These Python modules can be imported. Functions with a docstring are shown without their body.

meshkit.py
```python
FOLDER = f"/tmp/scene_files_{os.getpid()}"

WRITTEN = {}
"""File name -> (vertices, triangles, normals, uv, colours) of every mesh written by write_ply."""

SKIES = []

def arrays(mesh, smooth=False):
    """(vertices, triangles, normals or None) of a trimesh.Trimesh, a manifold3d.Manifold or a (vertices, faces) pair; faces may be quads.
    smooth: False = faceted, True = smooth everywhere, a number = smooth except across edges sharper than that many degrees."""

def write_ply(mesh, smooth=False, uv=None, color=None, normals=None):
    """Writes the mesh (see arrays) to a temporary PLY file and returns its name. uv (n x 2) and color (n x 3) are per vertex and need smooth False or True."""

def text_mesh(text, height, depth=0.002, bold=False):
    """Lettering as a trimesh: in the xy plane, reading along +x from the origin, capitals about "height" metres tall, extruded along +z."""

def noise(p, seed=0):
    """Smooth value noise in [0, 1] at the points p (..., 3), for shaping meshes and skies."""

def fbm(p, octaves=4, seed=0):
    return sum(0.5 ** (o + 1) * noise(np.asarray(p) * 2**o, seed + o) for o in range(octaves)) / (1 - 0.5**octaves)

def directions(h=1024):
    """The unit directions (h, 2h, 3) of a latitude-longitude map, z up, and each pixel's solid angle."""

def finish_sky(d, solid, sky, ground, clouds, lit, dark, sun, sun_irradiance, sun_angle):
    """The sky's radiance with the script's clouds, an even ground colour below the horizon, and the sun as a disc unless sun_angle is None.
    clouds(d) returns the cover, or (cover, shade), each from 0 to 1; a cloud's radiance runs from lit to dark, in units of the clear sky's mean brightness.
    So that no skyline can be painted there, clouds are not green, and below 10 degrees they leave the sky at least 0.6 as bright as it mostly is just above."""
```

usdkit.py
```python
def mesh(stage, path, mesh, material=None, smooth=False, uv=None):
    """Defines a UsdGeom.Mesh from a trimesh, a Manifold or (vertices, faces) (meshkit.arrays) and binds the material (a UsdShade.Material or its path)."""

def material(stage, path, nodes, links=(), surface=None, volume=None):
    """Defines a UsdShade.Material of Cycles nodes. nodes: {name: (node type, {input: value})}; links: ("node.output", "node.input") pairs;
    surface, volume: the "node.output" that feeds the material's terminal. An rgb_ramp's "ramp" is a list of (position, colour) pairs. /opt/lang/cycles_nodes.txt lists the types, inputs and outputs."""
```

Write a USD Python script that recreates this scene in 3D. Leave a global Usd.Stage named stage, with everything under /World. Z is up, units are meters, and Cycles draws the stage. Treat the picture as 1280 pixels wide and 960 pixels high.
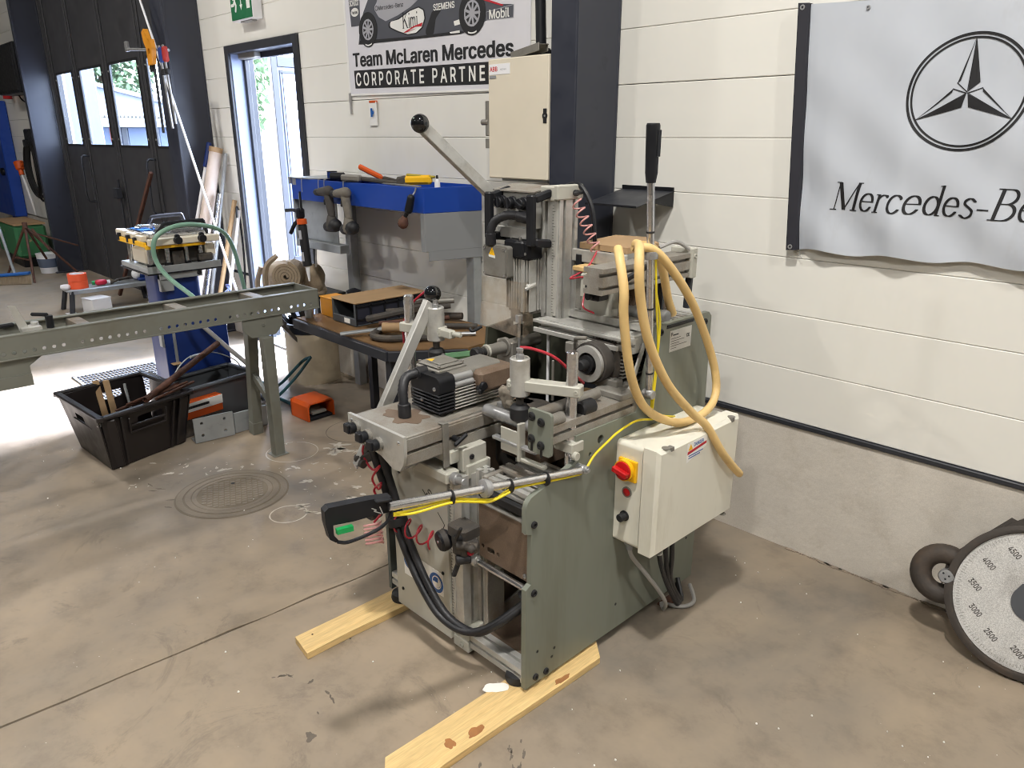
import math, random
import numpy as np, trimesh, manifold3d as m3
from shapely.geometry import Polygon, Point, box as sbox, LineString, MultiPoint
from shapely import affinity
from shapely.ops import unary_union
from pxr import Usd, UsdGeom, UsdLux, UsdShade, Sdf, Gf
import usdkit, meshkit

stage = Usd.Stage.CreateInMemory()
UsdGeom.SetStageUpAxis(stage, 'Z'); UsdGeom.SetStageMetersPerUnit(stage, 1.0)
UsdGeom.Xform.Define(stage, '/World'); UsdGeom.Scope.Define(stage, '/World/Looks')
random.seed(7); RNG = np.random.default_rng(7)

# ------------------------------------------------------------ camera, sky, sun, lamps, exposure
PITCH, HEAD = math.atan(310/935), math.radians(44.3)
fw = np.array([-math.cos(HEAD), math.sin(HEAD), 0]); rt = np.array([math.sin(HEAD), math.cos(HEAD), 0]); zz = np.array([0, 0, 1.0])
cf = fw*math.cos(PITCH)-zz*math.sin(PITCH); cu = fw*math.sin(PITCH)+zz*math.cos(PITCH)
cam = UsdGeom.Camera.Define(stage, '/World/camera')
cam.CreateHorizontalApertureAttr(36.0); cam.CreateVerticalApertureAttr(27.0); cam.CreateFocalLengthAttr(36*935/1280)
cam.CreateClippingRangeAttr(Gf.Vec2f(0.05, 500))
M4 = Gf.Matrix4d(*rt, 0, *cu, 0, *(-cf), 0, 0, 0, 1.5, 1)
UsdGeom.Xformable(cam).AddTransformOp().Set(M4)
cam.GetPrim().CreateAttribute('exposure', Sdf.ValueTypeNames.Float).Set(0.0)

SKY, SUN, LAMP = 6.0, 170.0, 465.0
def srgb(c):
    c = np.asarray(c, float)/255
    return tuple(np.where(c <= .04045, c/12.92, ((c+.055)/1.055)**2.4))
dome = UsdLux.DomeLight.Define(stage, '/World/sky'); dome.CreateIntensityAttr(SKY); dome.CreateColorAttr(Gf.Vec3f(.76, .89, 1.14))
sun = UsdLux.DistantLight.Define(stage, '/World/sun'); sun.CreateIntensityAttr(SUN); sun.CreateAngleAttr(25.0); sun.CreateColorAttr(Gf.Vec3f(.80, .88, 1.12))
sd = np.array([.0, -1.0, -.58]); sd /= np.linalg.norm(sd)                # sunlight comes in through the open side door
sa = np.cross(sd, zz); sa /= np.linalg.norm(sa); sb = np.cross(sa, sd)
UsdGeom.Xformable(sun).AddTransformOp().Set(Gf.Matrix4d(*sa, 0, *sb, 0, *(-sd), 0, 0, 0, 0, 1))
CEIL = 4.3
LAMPS = [(-.55, .5, 1.75, 'over the copy router'), (.4, -2.4, 1.3, 'in the second row, right'), (2.5, .6, 1.3, 'right of the silver flag'), (-5.4, .2, .9, 'before the side door'), (-8.8, -.4, .9, 'before the folding gate'), (-3.6, -2.8, 1.1, 'in the second row, left')]

# ------------------------------------------------------------ helpers: scene tree
base_of, used = {}, {}
def uniq(parent, name):
    k = parent+'/'+name; n = used.get(k, 0); used[k] = n+1
    return k if n == 0 else '%s_%03d' % (k, n)
def keys(p, label=None, cat=None, group=None, kind=None):
    for k, v in (('label', label), ('category', cat), ('group', group), ('kind', kind)):
        if v: p.SetCustomDataByKey(k, v)
def thing(name, label, cat, base, group=None, kind=None):
    path = uniq('/World', name); x = UsdGeom.Xform.Define(stage, path); x.AddTranslateOp().Set(Gf.Vec3d(*map(float, base)))
    keys(x.GetPrim(), label, cat, group, kind); base_of[path] = np.array(base, float); return path
def flat(*ms):
    out = []
    for m in ms: out += flat(*m) if isinstance(m, (list, tuple)) else [m]
    return out
def cat(*ms):
    ms = flat(*ms); return trimesh.util.concatenate(ms) if len(ms) > 1 else ms[0]
SPLIT = set('''shelf_bracket cream_cover knot motor_fin end_board side_sheet left_sheet pull_handle cabinet_body_ support_block slide_column warning_strip jaw_ roof_ dust guide_post post_foot corner_rib glazing_clip bolt screw plate_screw box_screw cap_screw plate_bolt clamp_knob leaf_stile cabinet_leg yoke_bolt lid_screw motor_ribs inner_block foot_plate stool_leg tripod_leg
 rail_flange support_block pan_screw black_cable sack guide_shaft flange bin_front banner_hem hose_band small_print door_stop rear_strut cable_tie grommet arm_bolt bin_rib grip_frame tape_band white_band frame_rail'''.split())
def part(parent, name, mesh, mat, label=None, smooth=35, kind=None):
    if name in SPLIT and isinstance(mesh, (list, tuple)) and len(mesh) > 1:
        return [part(parent, name, m, mat, label, smooth, kind) for m in mesh][0]
    path = uniq(parent, name); mesh = cat(mesh); b = base_of[parent]
    v = np.array(mesh.vertices)-b
    usdkit.mesh(stage, path, trimesh.Trimesh(v, mesh.faces, process=False), mat, smooth=smooth)
    base_of[path] = b; keys(stage.GetPrimAtPath(path), label, None, None, kind); return path
def single(name, label, cat_, mesh, mat, group=None, kind=None, smooth=35):
    path = uniq('/World', name); mesh = cat(mesh); b = np.array([*mesh.bounds.mean(0)[:2], mesh.bounds[0][2]])
    m = usdkit.mesh(stage, path, trimesh.Trimesh(np.array(mesh.vertices)-b, mesh.faces, process=False), mat, smooth=smooth)
    m.AddTranslateOp().Set(Gf.Vec3d(*b)); base_of[path] = b; keys(m.GetPrim(), label, cat_, group, kind); return path
def copy_of(src, base, label, rotz=0, group=None):
    d = stage.GetPrimAtPath(src).GetCustomData(); path = uniq('/World', src.split('/')[-1].rstrip('0123456789').rstrip('_'))
    x = UsdGeom.Xform.Define(stage, path); p = x.GetPrim()
    p.GetReferences().AddInternalReference(src); x.ClearXformOpOrder()
    x.AddTranslateOp(opSuffix='at').Set(Gf.Vec3d(*map(float, base))); x.AddRotateZOp(opSuffix='turn').Set(float(rotz)); p.SetInstanceable(True)
    keys(p, label, d['category'], group or d.get('group')); return path

# ------------------------------------------------------------ helpers: shapes
def hull(pts):
    m = m3.Manifold.hull_points(np.asarray(pts, float)).to_mesh(); return trimesh.Trimesh(m.vert_properties[:, :3], m.tri_verts, process=False)
def B(x0, x1, y0, y1, z0, z1, c=.002):
    x0, x1 = sorted((x0, x1)); y0, y1 = sorted((y0, y1)); z0, z1 = sorted((z0, z1)); c = min(c, (x1-x0)*.4, (y1-y0)*.4, (z1-z0)*.4)
    p = []
    for sx in (0, 1):
        for sy in (0, 1):
            for sz in (0, 1):
                X, Y, Z = (x0, x1)[sx], (y0, y1)[sy], (z0, z1)[sz]; dx, dy, dz = c*(1-2*sx), c*(1-2*sy), c*(1-2*sz)
                p += [(X, Y+dy, Z+dz), (X+dx, Y, Z+dz), (X+dx, Y+dy, Z)]
    return hull(p)
def frame(d, up=(0, 0, 1)):
    d = np.asarray(d, float); d = d/np.linalg.norm(d); u = np.asarray(up, float)
    if abs(d@u) > .98: u = np.array([1.0, 0, 0]) if abs(d[0]) < .9 else np.array([0, 1.0, 0])
    a = np.cross(u, d); a /= np.linalg.norm(a); return d, a, np.cross(d, a)
def put(m, o, u, v, w):
    m = m.copy(); m.vertices = np.asarray(o, float)+np.array(m.vertices)@np.array([u, v, w], float); return m
def bar(p0, p1, w, h, c=.002, up=(0, 0, 1)):
    "a rectangular bar from p0 to p1, w across, h along up"
    p0, p1 = np.asarray(p0, float), np.asarray(p1, float); d, a, b = frame(p1-p0, up); L_ = np.linalg.norm(p1-p0)
    return put(B(-w/2, w/2, -h/2, h/2, 0, L_, c), p0, a, b, d)
def yaw(m, deg, at=(0, 0)):
    m = m.copy(); m.apply_transform(trimesh.transformations.rotation_matrix(math.radians(deg), [0, 0, 1], [at[0], at[1], 0])); return m
def rot(m, deg, axis, at):
    m = m.copy(); m.apply_transform(trimesh.transformations.rotation_matrix(math.radians(deg), axis, at)); return m
def shift(m, d):
    m = m.copy(); m.apply_translation(d); return m
def lathe(prof, p0, d=(0, 0, 1), n=20):
    "prof: (radius, distance along d)"
    d, a, b = frame(d); p0 = np.asarray(p0, float); prof = [(max(r, 0.0), t) for r, t in prof]
    if prof[0][0] > 1e-6: prof = [(0, prof[0][1])]+prof
    if prof[-1][0] > 1e-6: prof = prof+[(0, prof[-1][1])]
    V, F, ring = [], [], []
    for r, t in prof:
        if r < 1e-6: ring.append([len(V)]); V.append(p0+d*t)
        else:
            ring.append(list(range(len(V), len(V)+n)))
            V += [p0+d*t+r*(math.cos(2*math.pi*k/n)*a+math.sin(2*math.pi*k/n)*b) for k in range(n)]
    for A, C_ in zip(ring, ring[1:]):
        for k in range(n):
            j = (k+1) % n
            if len(A) == 1 and len(C_) == 1: continue
            if len(A) == 1: F.append((A[0], C_[j], C_[k]))
            elif len(C_) == 1: F.append((A[k], A[j], C_[0]))
            else: F += [(A[k], A[j], C_[j]), (A[k], C_[j], C_[k])]
    return trimesh.Trimesh(V, F, process=False)
def C(p0, p1, r, r2=None, n=18, c=.0015):
    p0, p1 = np.asarray(p0, float), np.asarray(p1, float); L_ = np.linalg.norm(p1-p0); r2 = r if r2 is None else r2; c = min(c, L_*.3, r*.5, r2*.5)
    return lathe([(r-c, 0), (r, c), (r2, L_-c), (r2-c, L_)], p0, p1-p0, n)
def pipe(p0, p1, r, ri, n=24):
    p0, p1 = np.asarray(p0, float), np.asarray(p1, float); L_ = np.linalg.norm(p1-p0); d, a, b = frame(p1-p0)
    return put(trimesh.creation.annulus(ri, r, L_, sections=n), (p0+p1)/2, a, b, d)
def spline(pts, k=6):
    P_ = np.asarray(pts, float); Q = np.vstack([2*P_[0]-P_[1], P_, 2*P_[-1]-P_[-2]]); out = []
    for i in range(1, len(Q)-2):
        for t in np.linspace(0, 1, k, endpoint=False):
            a, b, c, d = Q[i-1], Q[i], Q[i+1], Q[i+2]
            out.append(.5*(2*b+(c-a)*t+(2*a-5*b+4*c-d)*t*t+(3*b-a-3*c+d)*t**3))
    return np.array(out+[P_[-1]])
def T(pts, r, n=8, k=6):
    "a hose, cable or bent rod along a curve through pts"
    p = spline(pts, k) if k else np.asarray(pts, float)
    t = np.gradient(p, axis=0); t /= np.linalg.norm(t, axis=1, keepdims=True)+1e-12
    _, a, _ = frame(t[0]); A = []
    for q in t: a = a-q*(a@q); a /= np.linalg.norm(a)+1e-12; A.append(a)
    A = np.array(A); Bn = np.cross(t, A); g = np.arange(n)*2*np.pi/n; R = np.broadcast_to(r, (len(p),))
    V = (p[:, None]+R[:, None, None]*(np.cos(g)[None, :, None]*A[:, None]+np.sin(g)[None, :, None]*Bn[:, None])).reshape(-1, 3)
    F = []
    for i in range(len(p)-1):
        for j in range(n):
            q = (j+1) % n; F += [(i*n+j, i*n+q, (i+1)*n+q), (i*n+j, (i+1)*n+q, (i+1)*n+j)]
    V = np.vstack([V, p[0], p[-1]]); e = len(V)
    for j in range(n): F += [(e-2, (j+1) % n, j), (e-1, (len(p)-1)*n+j, (len(p)-1)*n+(j+1) % n)]
    return trimesh.Trimesh(V, F, process=False)
def coil(p0, p1, R, r, turns, per=14, n=6, sag=0):
    p0, p1 = np.asarray(p0, float), np.asarray(p1, float); d, a, b = frame(p1-p0); s = np.linspace(0, 1, int(turns*per))
    w = 2*np.pi*turns*s; ctr = p0+(p1-p0)*s[:, None]; ctr[:, 2] -= sag*4*s*(1-s)
    return T(ctr+R*(np.cos(w)[:, None]*a+np.sin(w)[:, None]*b), r, n, 0)
def ball(c, r, n=2, s=(1, 1, 1)):
    m = trimesh.creation.icosphere(n, r); m.vertices = np.array(m.vertices)*s+np.asarray(c); return m
def extr(poly, o, u, v, t, w=None):
    "a flat shape (shapely polygon or points in u, v) raised by t along u x v from the point o"
    if not hasattr(poly, 'geom_type'): poly = Polygon(poly)
    gs = [g for g in getattr(poly, 'geoms', [poly]) if g.area > 1e-9]; u, v = np.asarray(u, float), np.asarray(v, float)
    w = np.cross(u, v); return cat([put(trimesh.creation.extrude_polygon(g, t, engine='earcut'), o, u, v, w) for g in gs])
def rrect(x0, x1, y0, y1, r): return sbox(x0+r, y0+r, x1-r, y1-r).buffer(r, 4)
def slot_profile(w, h, s=.009, d=.011, edges='lrtb', k=1):
    "section of an aluminium slot extrusion, w by h, centred"
    p = sbox(-w/2, -h/2, w/2, h/2).buffer(-.002).buffer(.002, 2)
    for j in range(k):
        q = (j-(k-1)/2)*(h/k); g = (j-(k-1)/2)*(w/k)
        if 'l' in edges: p = p.difference(sbox(-w/2-.01, q-s/2, -w/2+d, q+s/2))
        if 'r' in edges: p = p.difference(sbox(w/2-d, q-s/2, w/2+.01, q+s/2))
        if 't' in edges: p = p.difference(sbox(g-s/2, h/2-d, g+s/2, h/2+.01))
        if 'b' in edges: p = p.difference(sbox(g-s/2, -h/2-.01, g+s/2, -h/2+d))
    return p
X_, Y_, Z_ = (1, 0, 0), (0, 1, 0), (0, 0, 1)
def wallx(poly, y, t): return extr(poly, (0, y, 0), X_, Z_, t)         # points are (x, z), front towards -y
def sidex(poly, x, t): return extr(poly, (x, 0, 0), Y_, Z_, t)         # points are (y, z), raised towards +x
def txt(s, h, o, u, v, t=.0006, bold=False, width=None, mid=False):
    m = meshkit.text_mesh(s, h, t, bold); b = m.bounds; u, v = np.asarray(u, float), np.asarray(v, float)
    q = np.array(m.vertices); q[:, 0] -= b[0][0]
    if width: q[:, 0] *= width/(b[1][0]-b[0][0])
    if mid: q[:, 0] -= (q[:, 0].max())/2
    return put(trimesh.Trimesh(q, m.faces, process=False), o, u, v, np.cross(u, v))
def hexbolt(p, d, r=.006, h=.004): return cat(lathe([(r*1.5, 0), (r*1.5, .001)], p, d, 14), lathe([(r, .001), (r, h), (r*.8, h+.001)], p, d, 6))
def capbolt(p, d, r=.007, h=.005):
    return lathe([(r, 0), (r, h*.8), (r*.85, h), (r*.5, h), (r*.45, h*.4)], p, d, 14)

# ------------------------------------------------------------ materials
def mat(name, col, rough=.5, metal=0., var=.12, scale=9., bump=0., bscale=80., col2=None, thr=(.45, .75), stretch=None, spec=.5, coat=0., grain=0.):
    """principled with mottled colour; col2 = a second colour (dirt, rust, wear) that noise brings in; stretch = scaling of the pattern (grain)"""
    c = np.array(srgb(col)); N = {'tc': ('texture_coordinate', {}), 'mp': ('mapping', {'scale': stretch or (1, 1, 1)}),
        'n': ('noise_texture', {'scale': scale, 'detail': 6.0, 'roughness': .62}),
        'r': ('rgb_ramp', {'ramp': [(.25, tuple(c*(1-var))), (.75, tuple(np.minimum(c*(1+var), 1)))]}),
        'p': ('principled_bsdf', {'metallic': metal, 'specular_ior_level': spec, 'coat_weight': coat}),
        'rr': ('map_range', {'from_min': .3, 'from_max': .7, 'to_min': max(rough-.09, .03), 'to_max': min(rough+.09, 1)})}
    Lk = [('tc.object', 'mp.vector'), ('mp.vector', 'n.vector'), ('n.fac', 'r.fac'), ('n.fac', 'rr.value'), ('rr.result', 'p.roughness')]
    out = 'r.color'
    if col2 is not None:
        N['n2'] = ('noise_texture', {'scale': scale*.6, 'detail': 8.0, 'roughness': .7, 'w': 3.0, 'dimensions': '4D'})
        N['r2'] = ('rgb_ramp', {'ramp': [(thr[0], (0, 0, 0)), (thr[1], (1, 1, 1))]}); N['m'] = ('mix', {'color2': srgb(col2)})
        Lk += [('mp.vector', 'n2.vector'), ('n2.fac', 'r2.fac'), ('r2.color', 'm.fac'), (out, 'm.color1')]; out = 'm.color'
    if grain:
        N['w'] = ('noise_texture', {'scale': 350.0, 'detail': 2.0}); N['wr'] = ('rgb_ramp', {'ramp': [(.3, (1-grain,)*3), (.7, (1+grain*.5,)*3)]}); N['wm'] = ('mix', {'mix_type': 'multiply', 'fac': 1.0})
        Lk += [('mp.vector', 'w.vector'), ('w.fac', 'wr.fac'), (out, 'wm.color1'), ('wr.color', 'wm.color2')]; out = 'wm.color'
    Lk.append((out, 'p.base_color'))
    if bump:
        N['bn'] = ('noise_texture', {'scale': bscale, 'detail': 5.0}); N['b'] = ('bump', {'strength': 1.0, 'distance': bump})
        Lk += [('mp.vector', 'bn.vector'), ('bn.fac', 'b.height'), ('b.normal', 'p.normal')]
    return usdkit.material(stage, '/World/Looks/'+name, N, Lk, surface='p.BSDF')
def glow(name, col, s): return usdkit.material(stage, '/World/Looks/'+name, {'e': ('emission', {'color': srgb(col), 'strength': s})}, [], surface='e.emission')

WALL = mat('wall_panel', (231, 229, 221), .42, var=.02, scale=1.6, col2=(216, 211, 198), thr=(.55, .95), stretch=(1, 1, .35))
PLINTH = mat('plinth_concrete', (204, 197, 186), .9, var=.05, scale=10, bump=.0012, bscale=45, col2=(178, 168, 153), thr=(.52, .85), grain=.10)
CEILM = mat('ceiling_sheet', (92, 92, 90), .8, var=.03)
COLUMN = mat('column_paint', (47, 50, 61), .42, var=.06)
GARAGE = mat('garage_door_paint', (60, 60, 63), .5, var=.08, scale=3, col2=(80, 82, 86), thr=(.6, .9))
DARK = mat('dark_frame', (44, 46, 52), .45, var=.08)
RUBBER = mat('black_rubber', (27, 27, 29), .6, var=.15, scale=30, bump=.0006)
BLACK = mat('black_plastic', (24, 25, 29), .45, var=.12, scale=18, spec=.35)
GLOSS = usdkit.material(stage, '/World/Looks/black_gloss', {'p': ('principled_bsdf', {'base_color': srgb((14, 14, 17)), 'roughness': .035, 'coat_weight': .5})}, [], surface='p.BSDF')
HOSEB = mat('black_hose', (33, 33, 36), .45, var=.15, scale=25, bump=.0008, bscale=200)
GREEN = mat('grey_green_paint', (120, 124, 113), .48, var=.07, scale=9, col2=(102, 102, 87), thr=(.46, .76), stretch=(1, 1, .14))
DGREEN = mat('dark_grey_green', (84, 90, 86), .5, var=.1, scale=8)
ALU = mat('aluminium', (196, 195, 190), .40, .5, var=.10, scale=14, col2=(150, 142, 126), thr=(.5, .85))
ALUD = mat('dusty_aluminium', (160, 156, 148), .5, .4, var=.12, scale=11, col2=(126, 108, 88), thr=(.45, .75), grain=.12)
CAST = mat('cast_grey', (134, 131, 124), .5, .35, var=.12, scale=16, bump=.0006, bscale=240, col2=(112, 102, 90), thr=(.5, .8))
BEIGEP = mat('cream_grey_paint', (182, 180, 169), .5, .1, var=.08, scale=10, col2=(152, 142, 122), thr=(.55, .85))
CHROME = mat('chrome', (214, 214, 216), .18, .95, var=.06, scale=24)
STEEL = mat('steel', (168, 168, 168), .36, .55, var=.15, scale=20)
BROWNP = mat('brown_dusty_plate', (118, 100, 84), .65, .15, var=.18, scale=10, col2=(92, 68, 52), thr=(.5, .8), grain=.15)
SOOT = mat('dusty_black', (64, 60, 56), .75, var=.25, scale=22, col2=(104, 92, 78), thr=(.5, .8))
WHITEB = mat('control_box_plastic', (222, 219, 205), .4, var=.04, scale=8, col2=(176, 166, 140), thr=(.52, .85), stretch=(1, 1, .25))
WHITE = mat('white_print', (236, 235, 230), .5, var=.03)
PALEW = mat('bright_white_plastic', (236, 236, 238), .4, var=.02)
YEL = mat('signal_yellow', (240, 184, 20), .45, var=.06); RED = mat('signal_red', (190, 22, 26), .35, var=.08)
INK = mat('black_print', (24, 24, 27), .55, var=.05); BLUEP = mat('sign_blue', (20, 88, 160), .5, var=.05); REDP = mat('red_print', (190, 28, 44), .5, var=.05)
GRNP = mat('sign_green', (10, 104, 62), .5, var=.05); GRNT = mat('trigger_green', (22, 150, 78), .4, var=.06)
HOSE = mat('beige_air_hose', (223, 190, 128), .5, var=.07, scale=14, col2=(178, 140, 84), thr=(.55, .85))
YCAB = mat('yellow_cable', (228, 206, 40), .45, var=.08); REDH = mat('red_air_line', (168, 38, 52), .35, var=.1); PINKH = mat('pale_coil_line', (206, 150, 146), .35, var=.1)
GCAB = mat('grey_cable', (156, 154, 150), .5, var=.08)
WOOD = mat('pine_board', (218, 187, 130), .65, var=.22, scale=26, stretch=(1, .06, 1), col2=(184, 142, 84), thr=(.46, .8), grain=.15, bump=.0015, bscale=30)
WOODEND = mat('dark_knot', (156, 106, 62), .7, var=.2, scale=40); PAINTW = mat('white_paint_blob', (232, 230, 224), .5, var=.03)
OLDW = mat('old_plank', (166, 136, 100), .75, var=.15, scale=8, stretch=(1, .15, 1))
BENCHW = mat('bench_top', (122, 92, 58), .6, var=.2, scale=6, stretch=(.2, 1, 1), col2=(78, 60, 44), thr=(.5, .8))
BLUET = mat('blue_sheet', (24, 66, 158), .4, var=.08, scale=5); GREYS = mat('grey_sheet', (136, 138, 140), .5, var=.04, scale=5); BLUEM = mat('dark_blue_machine', (22, 48, 112), .4, var=.1, scale=6)
GALV = mat('galvanised', (164, 168, 170), .42, .5, var=.12, scale=18); OLIVE = mat('olive_grey_beam', (120, 121, 112), .5, .15, var=.08, scale=8, col2=(106, 100, 84), thr=(.52, .85))
CRATE = mat('black_crate', (34, 29, 29), .45, var=.15, scale=12); GCRATE = mat('grey_crate', (74, 78, 82), .45, var=.1)
RUST = mat('rusty_steel', (96, 62, 48), .75, .2, var=.25, scale=25, col2=(60, 44, 38), thr=(.45, .7)); ORANGE = mat('orange_plastic', (206, 84, 22), .45, var=.08)
TAPE = mat('orange_tape', (236, 92, 52), .45, var=.06); PINK = mat('pink_tape', (206, 44, 72), .35, var=.08)
CANVAS = mat('canvas_webbing', (146, 130, 108), .85, var=.18, scale=14, bump=.002, bscale=120); RULER = mat('worn_ruler', (196, 194, 186), .45, .35, var=.08, scale=20)
STRAPG = mat('green_strap', (92, 134, 96), .8, var=.15, scale=20, bump=.001, bscale=200)
BOXC = mat('cardboard', (168, 140, 104), .8, var=.08); DRUM = mat('beige_drum', (168, 154, 130), .7, var=.1, scale=5, col2=(118, 104, 84), thr=(.5, .85)); YBOX = mat('ochre_box', (214, 146, 40), .6, var=.1, scale=20)
TEALH = mat('teal_hose', (52, 96, 104), .5, var=.12); MINTH = mat('mint_hose', (122, 160, 140), .4, var=.1); JACKG = mat('green_cloth', (52, 112, 72), .8, var=.2, scale=16, col2=(180, 150, 110), thr=(.62, .68))
FLAG = mat('silver_flag_cloth', (190, 195, 203), .42, var=.05, scale=3, spec=.5, col2=(160, 159, 158), thr=(.58, .85), stretch=(1, 1, .5)); BANN = mat('banner_vinyl', (220, 219, 224), .45, var=.02)
CABW = mat('cabinet_cream', (220, 211, 192), .42, var=.03, scale=6); CARG = mat('print_car_grey', (78, 80, 88), .5, var=.05); CARL = mat('print_pale_grey', (168, 168, 174), .5, var=.04)
IRON = mat('dark_iron', (66, 60, 55), .7, .3, var=.2, scale=18, bump=.001, bscale=120, col2=(92, 76, 62), thr=(.5, .8))
DIALW = mat('weathered_dial', (196, 194, 190), .5, var=.10, scale=9, col2=(136, 130, 124), thr=(.52, .78), grain=.35)
MANH = mat('manhole_iron', (126, 116, 103), .75, .1, var=.14, scale=22, bump=.002, bscale=120); STAIN = mat('lime_stain', (188, 180, 168), .9, var=.1, scale=30); SMUT = mat('dark_floor_mark', (104, 95, 85), .9, var=.2, scale=30)
CRACK = mat('joint_dark', (62, 56, 50), .95, var=.2, scale=30)
ASPH = mat('yard_asphalt', (104, 106, 110), .9, var=.08, scale=2); FACADE = mat('white_render', (124, 128, 134), .8, var=.04, scale=2); FACB = mat('blue_grey_cladding', (92, 102, 122), .7, var=.04, scale=2); BARK = mat('bark', (90, 74, 60), .9, var=.2, scale=12)
DOORP = mat('pale_door_sheet', (118, 130, 156), .4, var=.03, scale=3); STAR = mat('yellow_star', (238, 214, 92), .5, var=.03)
WOODF = mat('leaf_green', (92, 112, 80), .6, var=.35, scale=1.2)

def glass(name, tint=(1, 1, 1), rough=.02):
    return usdkit.material(stage, '/World/Looks/'+name, {'t': ('transparent_bsdf', {'color': tint}), 'g': ('glossy_bsdf', {'roughness': rough}), 'lw': ('layer_weight', {'blend': .5}), 'pw': ('math', {'math_type': 'power', 'value2': 5.0}), 'ma': ('math', {'math_type': 'multiply_add', 'value2': .8, 'value3': .03}), 'm': ('mix_closure', {})},
        [('lw.facing', 'pw.value1'), ('pw.value', 'ma.value1'), ('ma.value', 'm.fac'), ('t.BSDF', 'm.closure1'), ('g.BSDF', 'm.closure2')], surface='m.closure')
PANE = glass('window_glass', (.95, .97, .98))
# the guard: clear plastic, scuffed and dusty towards the bottom
GUARD = usdkit.material(stage, '/World/Looks/guard_plastic', {'tc': ('texture_coordinate', {}), 'mp': ('mapping', {'location': (0, 0, 0), 'scale': (1, 1, 1)}), 'n': ('noise_texture', {'scale': 26.0, 'detail': 6.0}),
    'r': ('rgb_ramp', {'ramp': [(.42, (.05,)*3), (.75, (.34,)*3)]}), 't': ('transparent_bsdf', {'color': (.95, .94, .92)}), 'p': ('principled_bsdf', {'base_color': srgb((196, 176, 150)), 'roughness': .3}), 'm': ('mix_closure', {}),
    'g': ('glossy_bsdf', {'roughness': .12}), 'f': ('layer_weight', {'blend': .3}), 'm2': ('mix_closure', {}), 'pw': ('math', {'math_type': 'power', 'value2': 3.0}), 'ma': ('math', {'math_type': 'multiply_add', 'value2': .6, 'value3': .06})},
    [('tc.object', 'mp.vector'), ('mp.vector', 'n.vector'), ('n.fac', 'r.fac'), ('r.color', 'm.fac'), ('t.BSDF', 'm.closure1'), ('p.BSDF', 'm.closure2'), ('pw.value', 'ma.value1'), ('f.facing', 'pw.value1'), ('ma.value', 'm2.fac'), ('m.closure', 'm2.closure1'), ('g.BSDF', 'm2.closure2')], surface='m2.closure')
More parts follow.
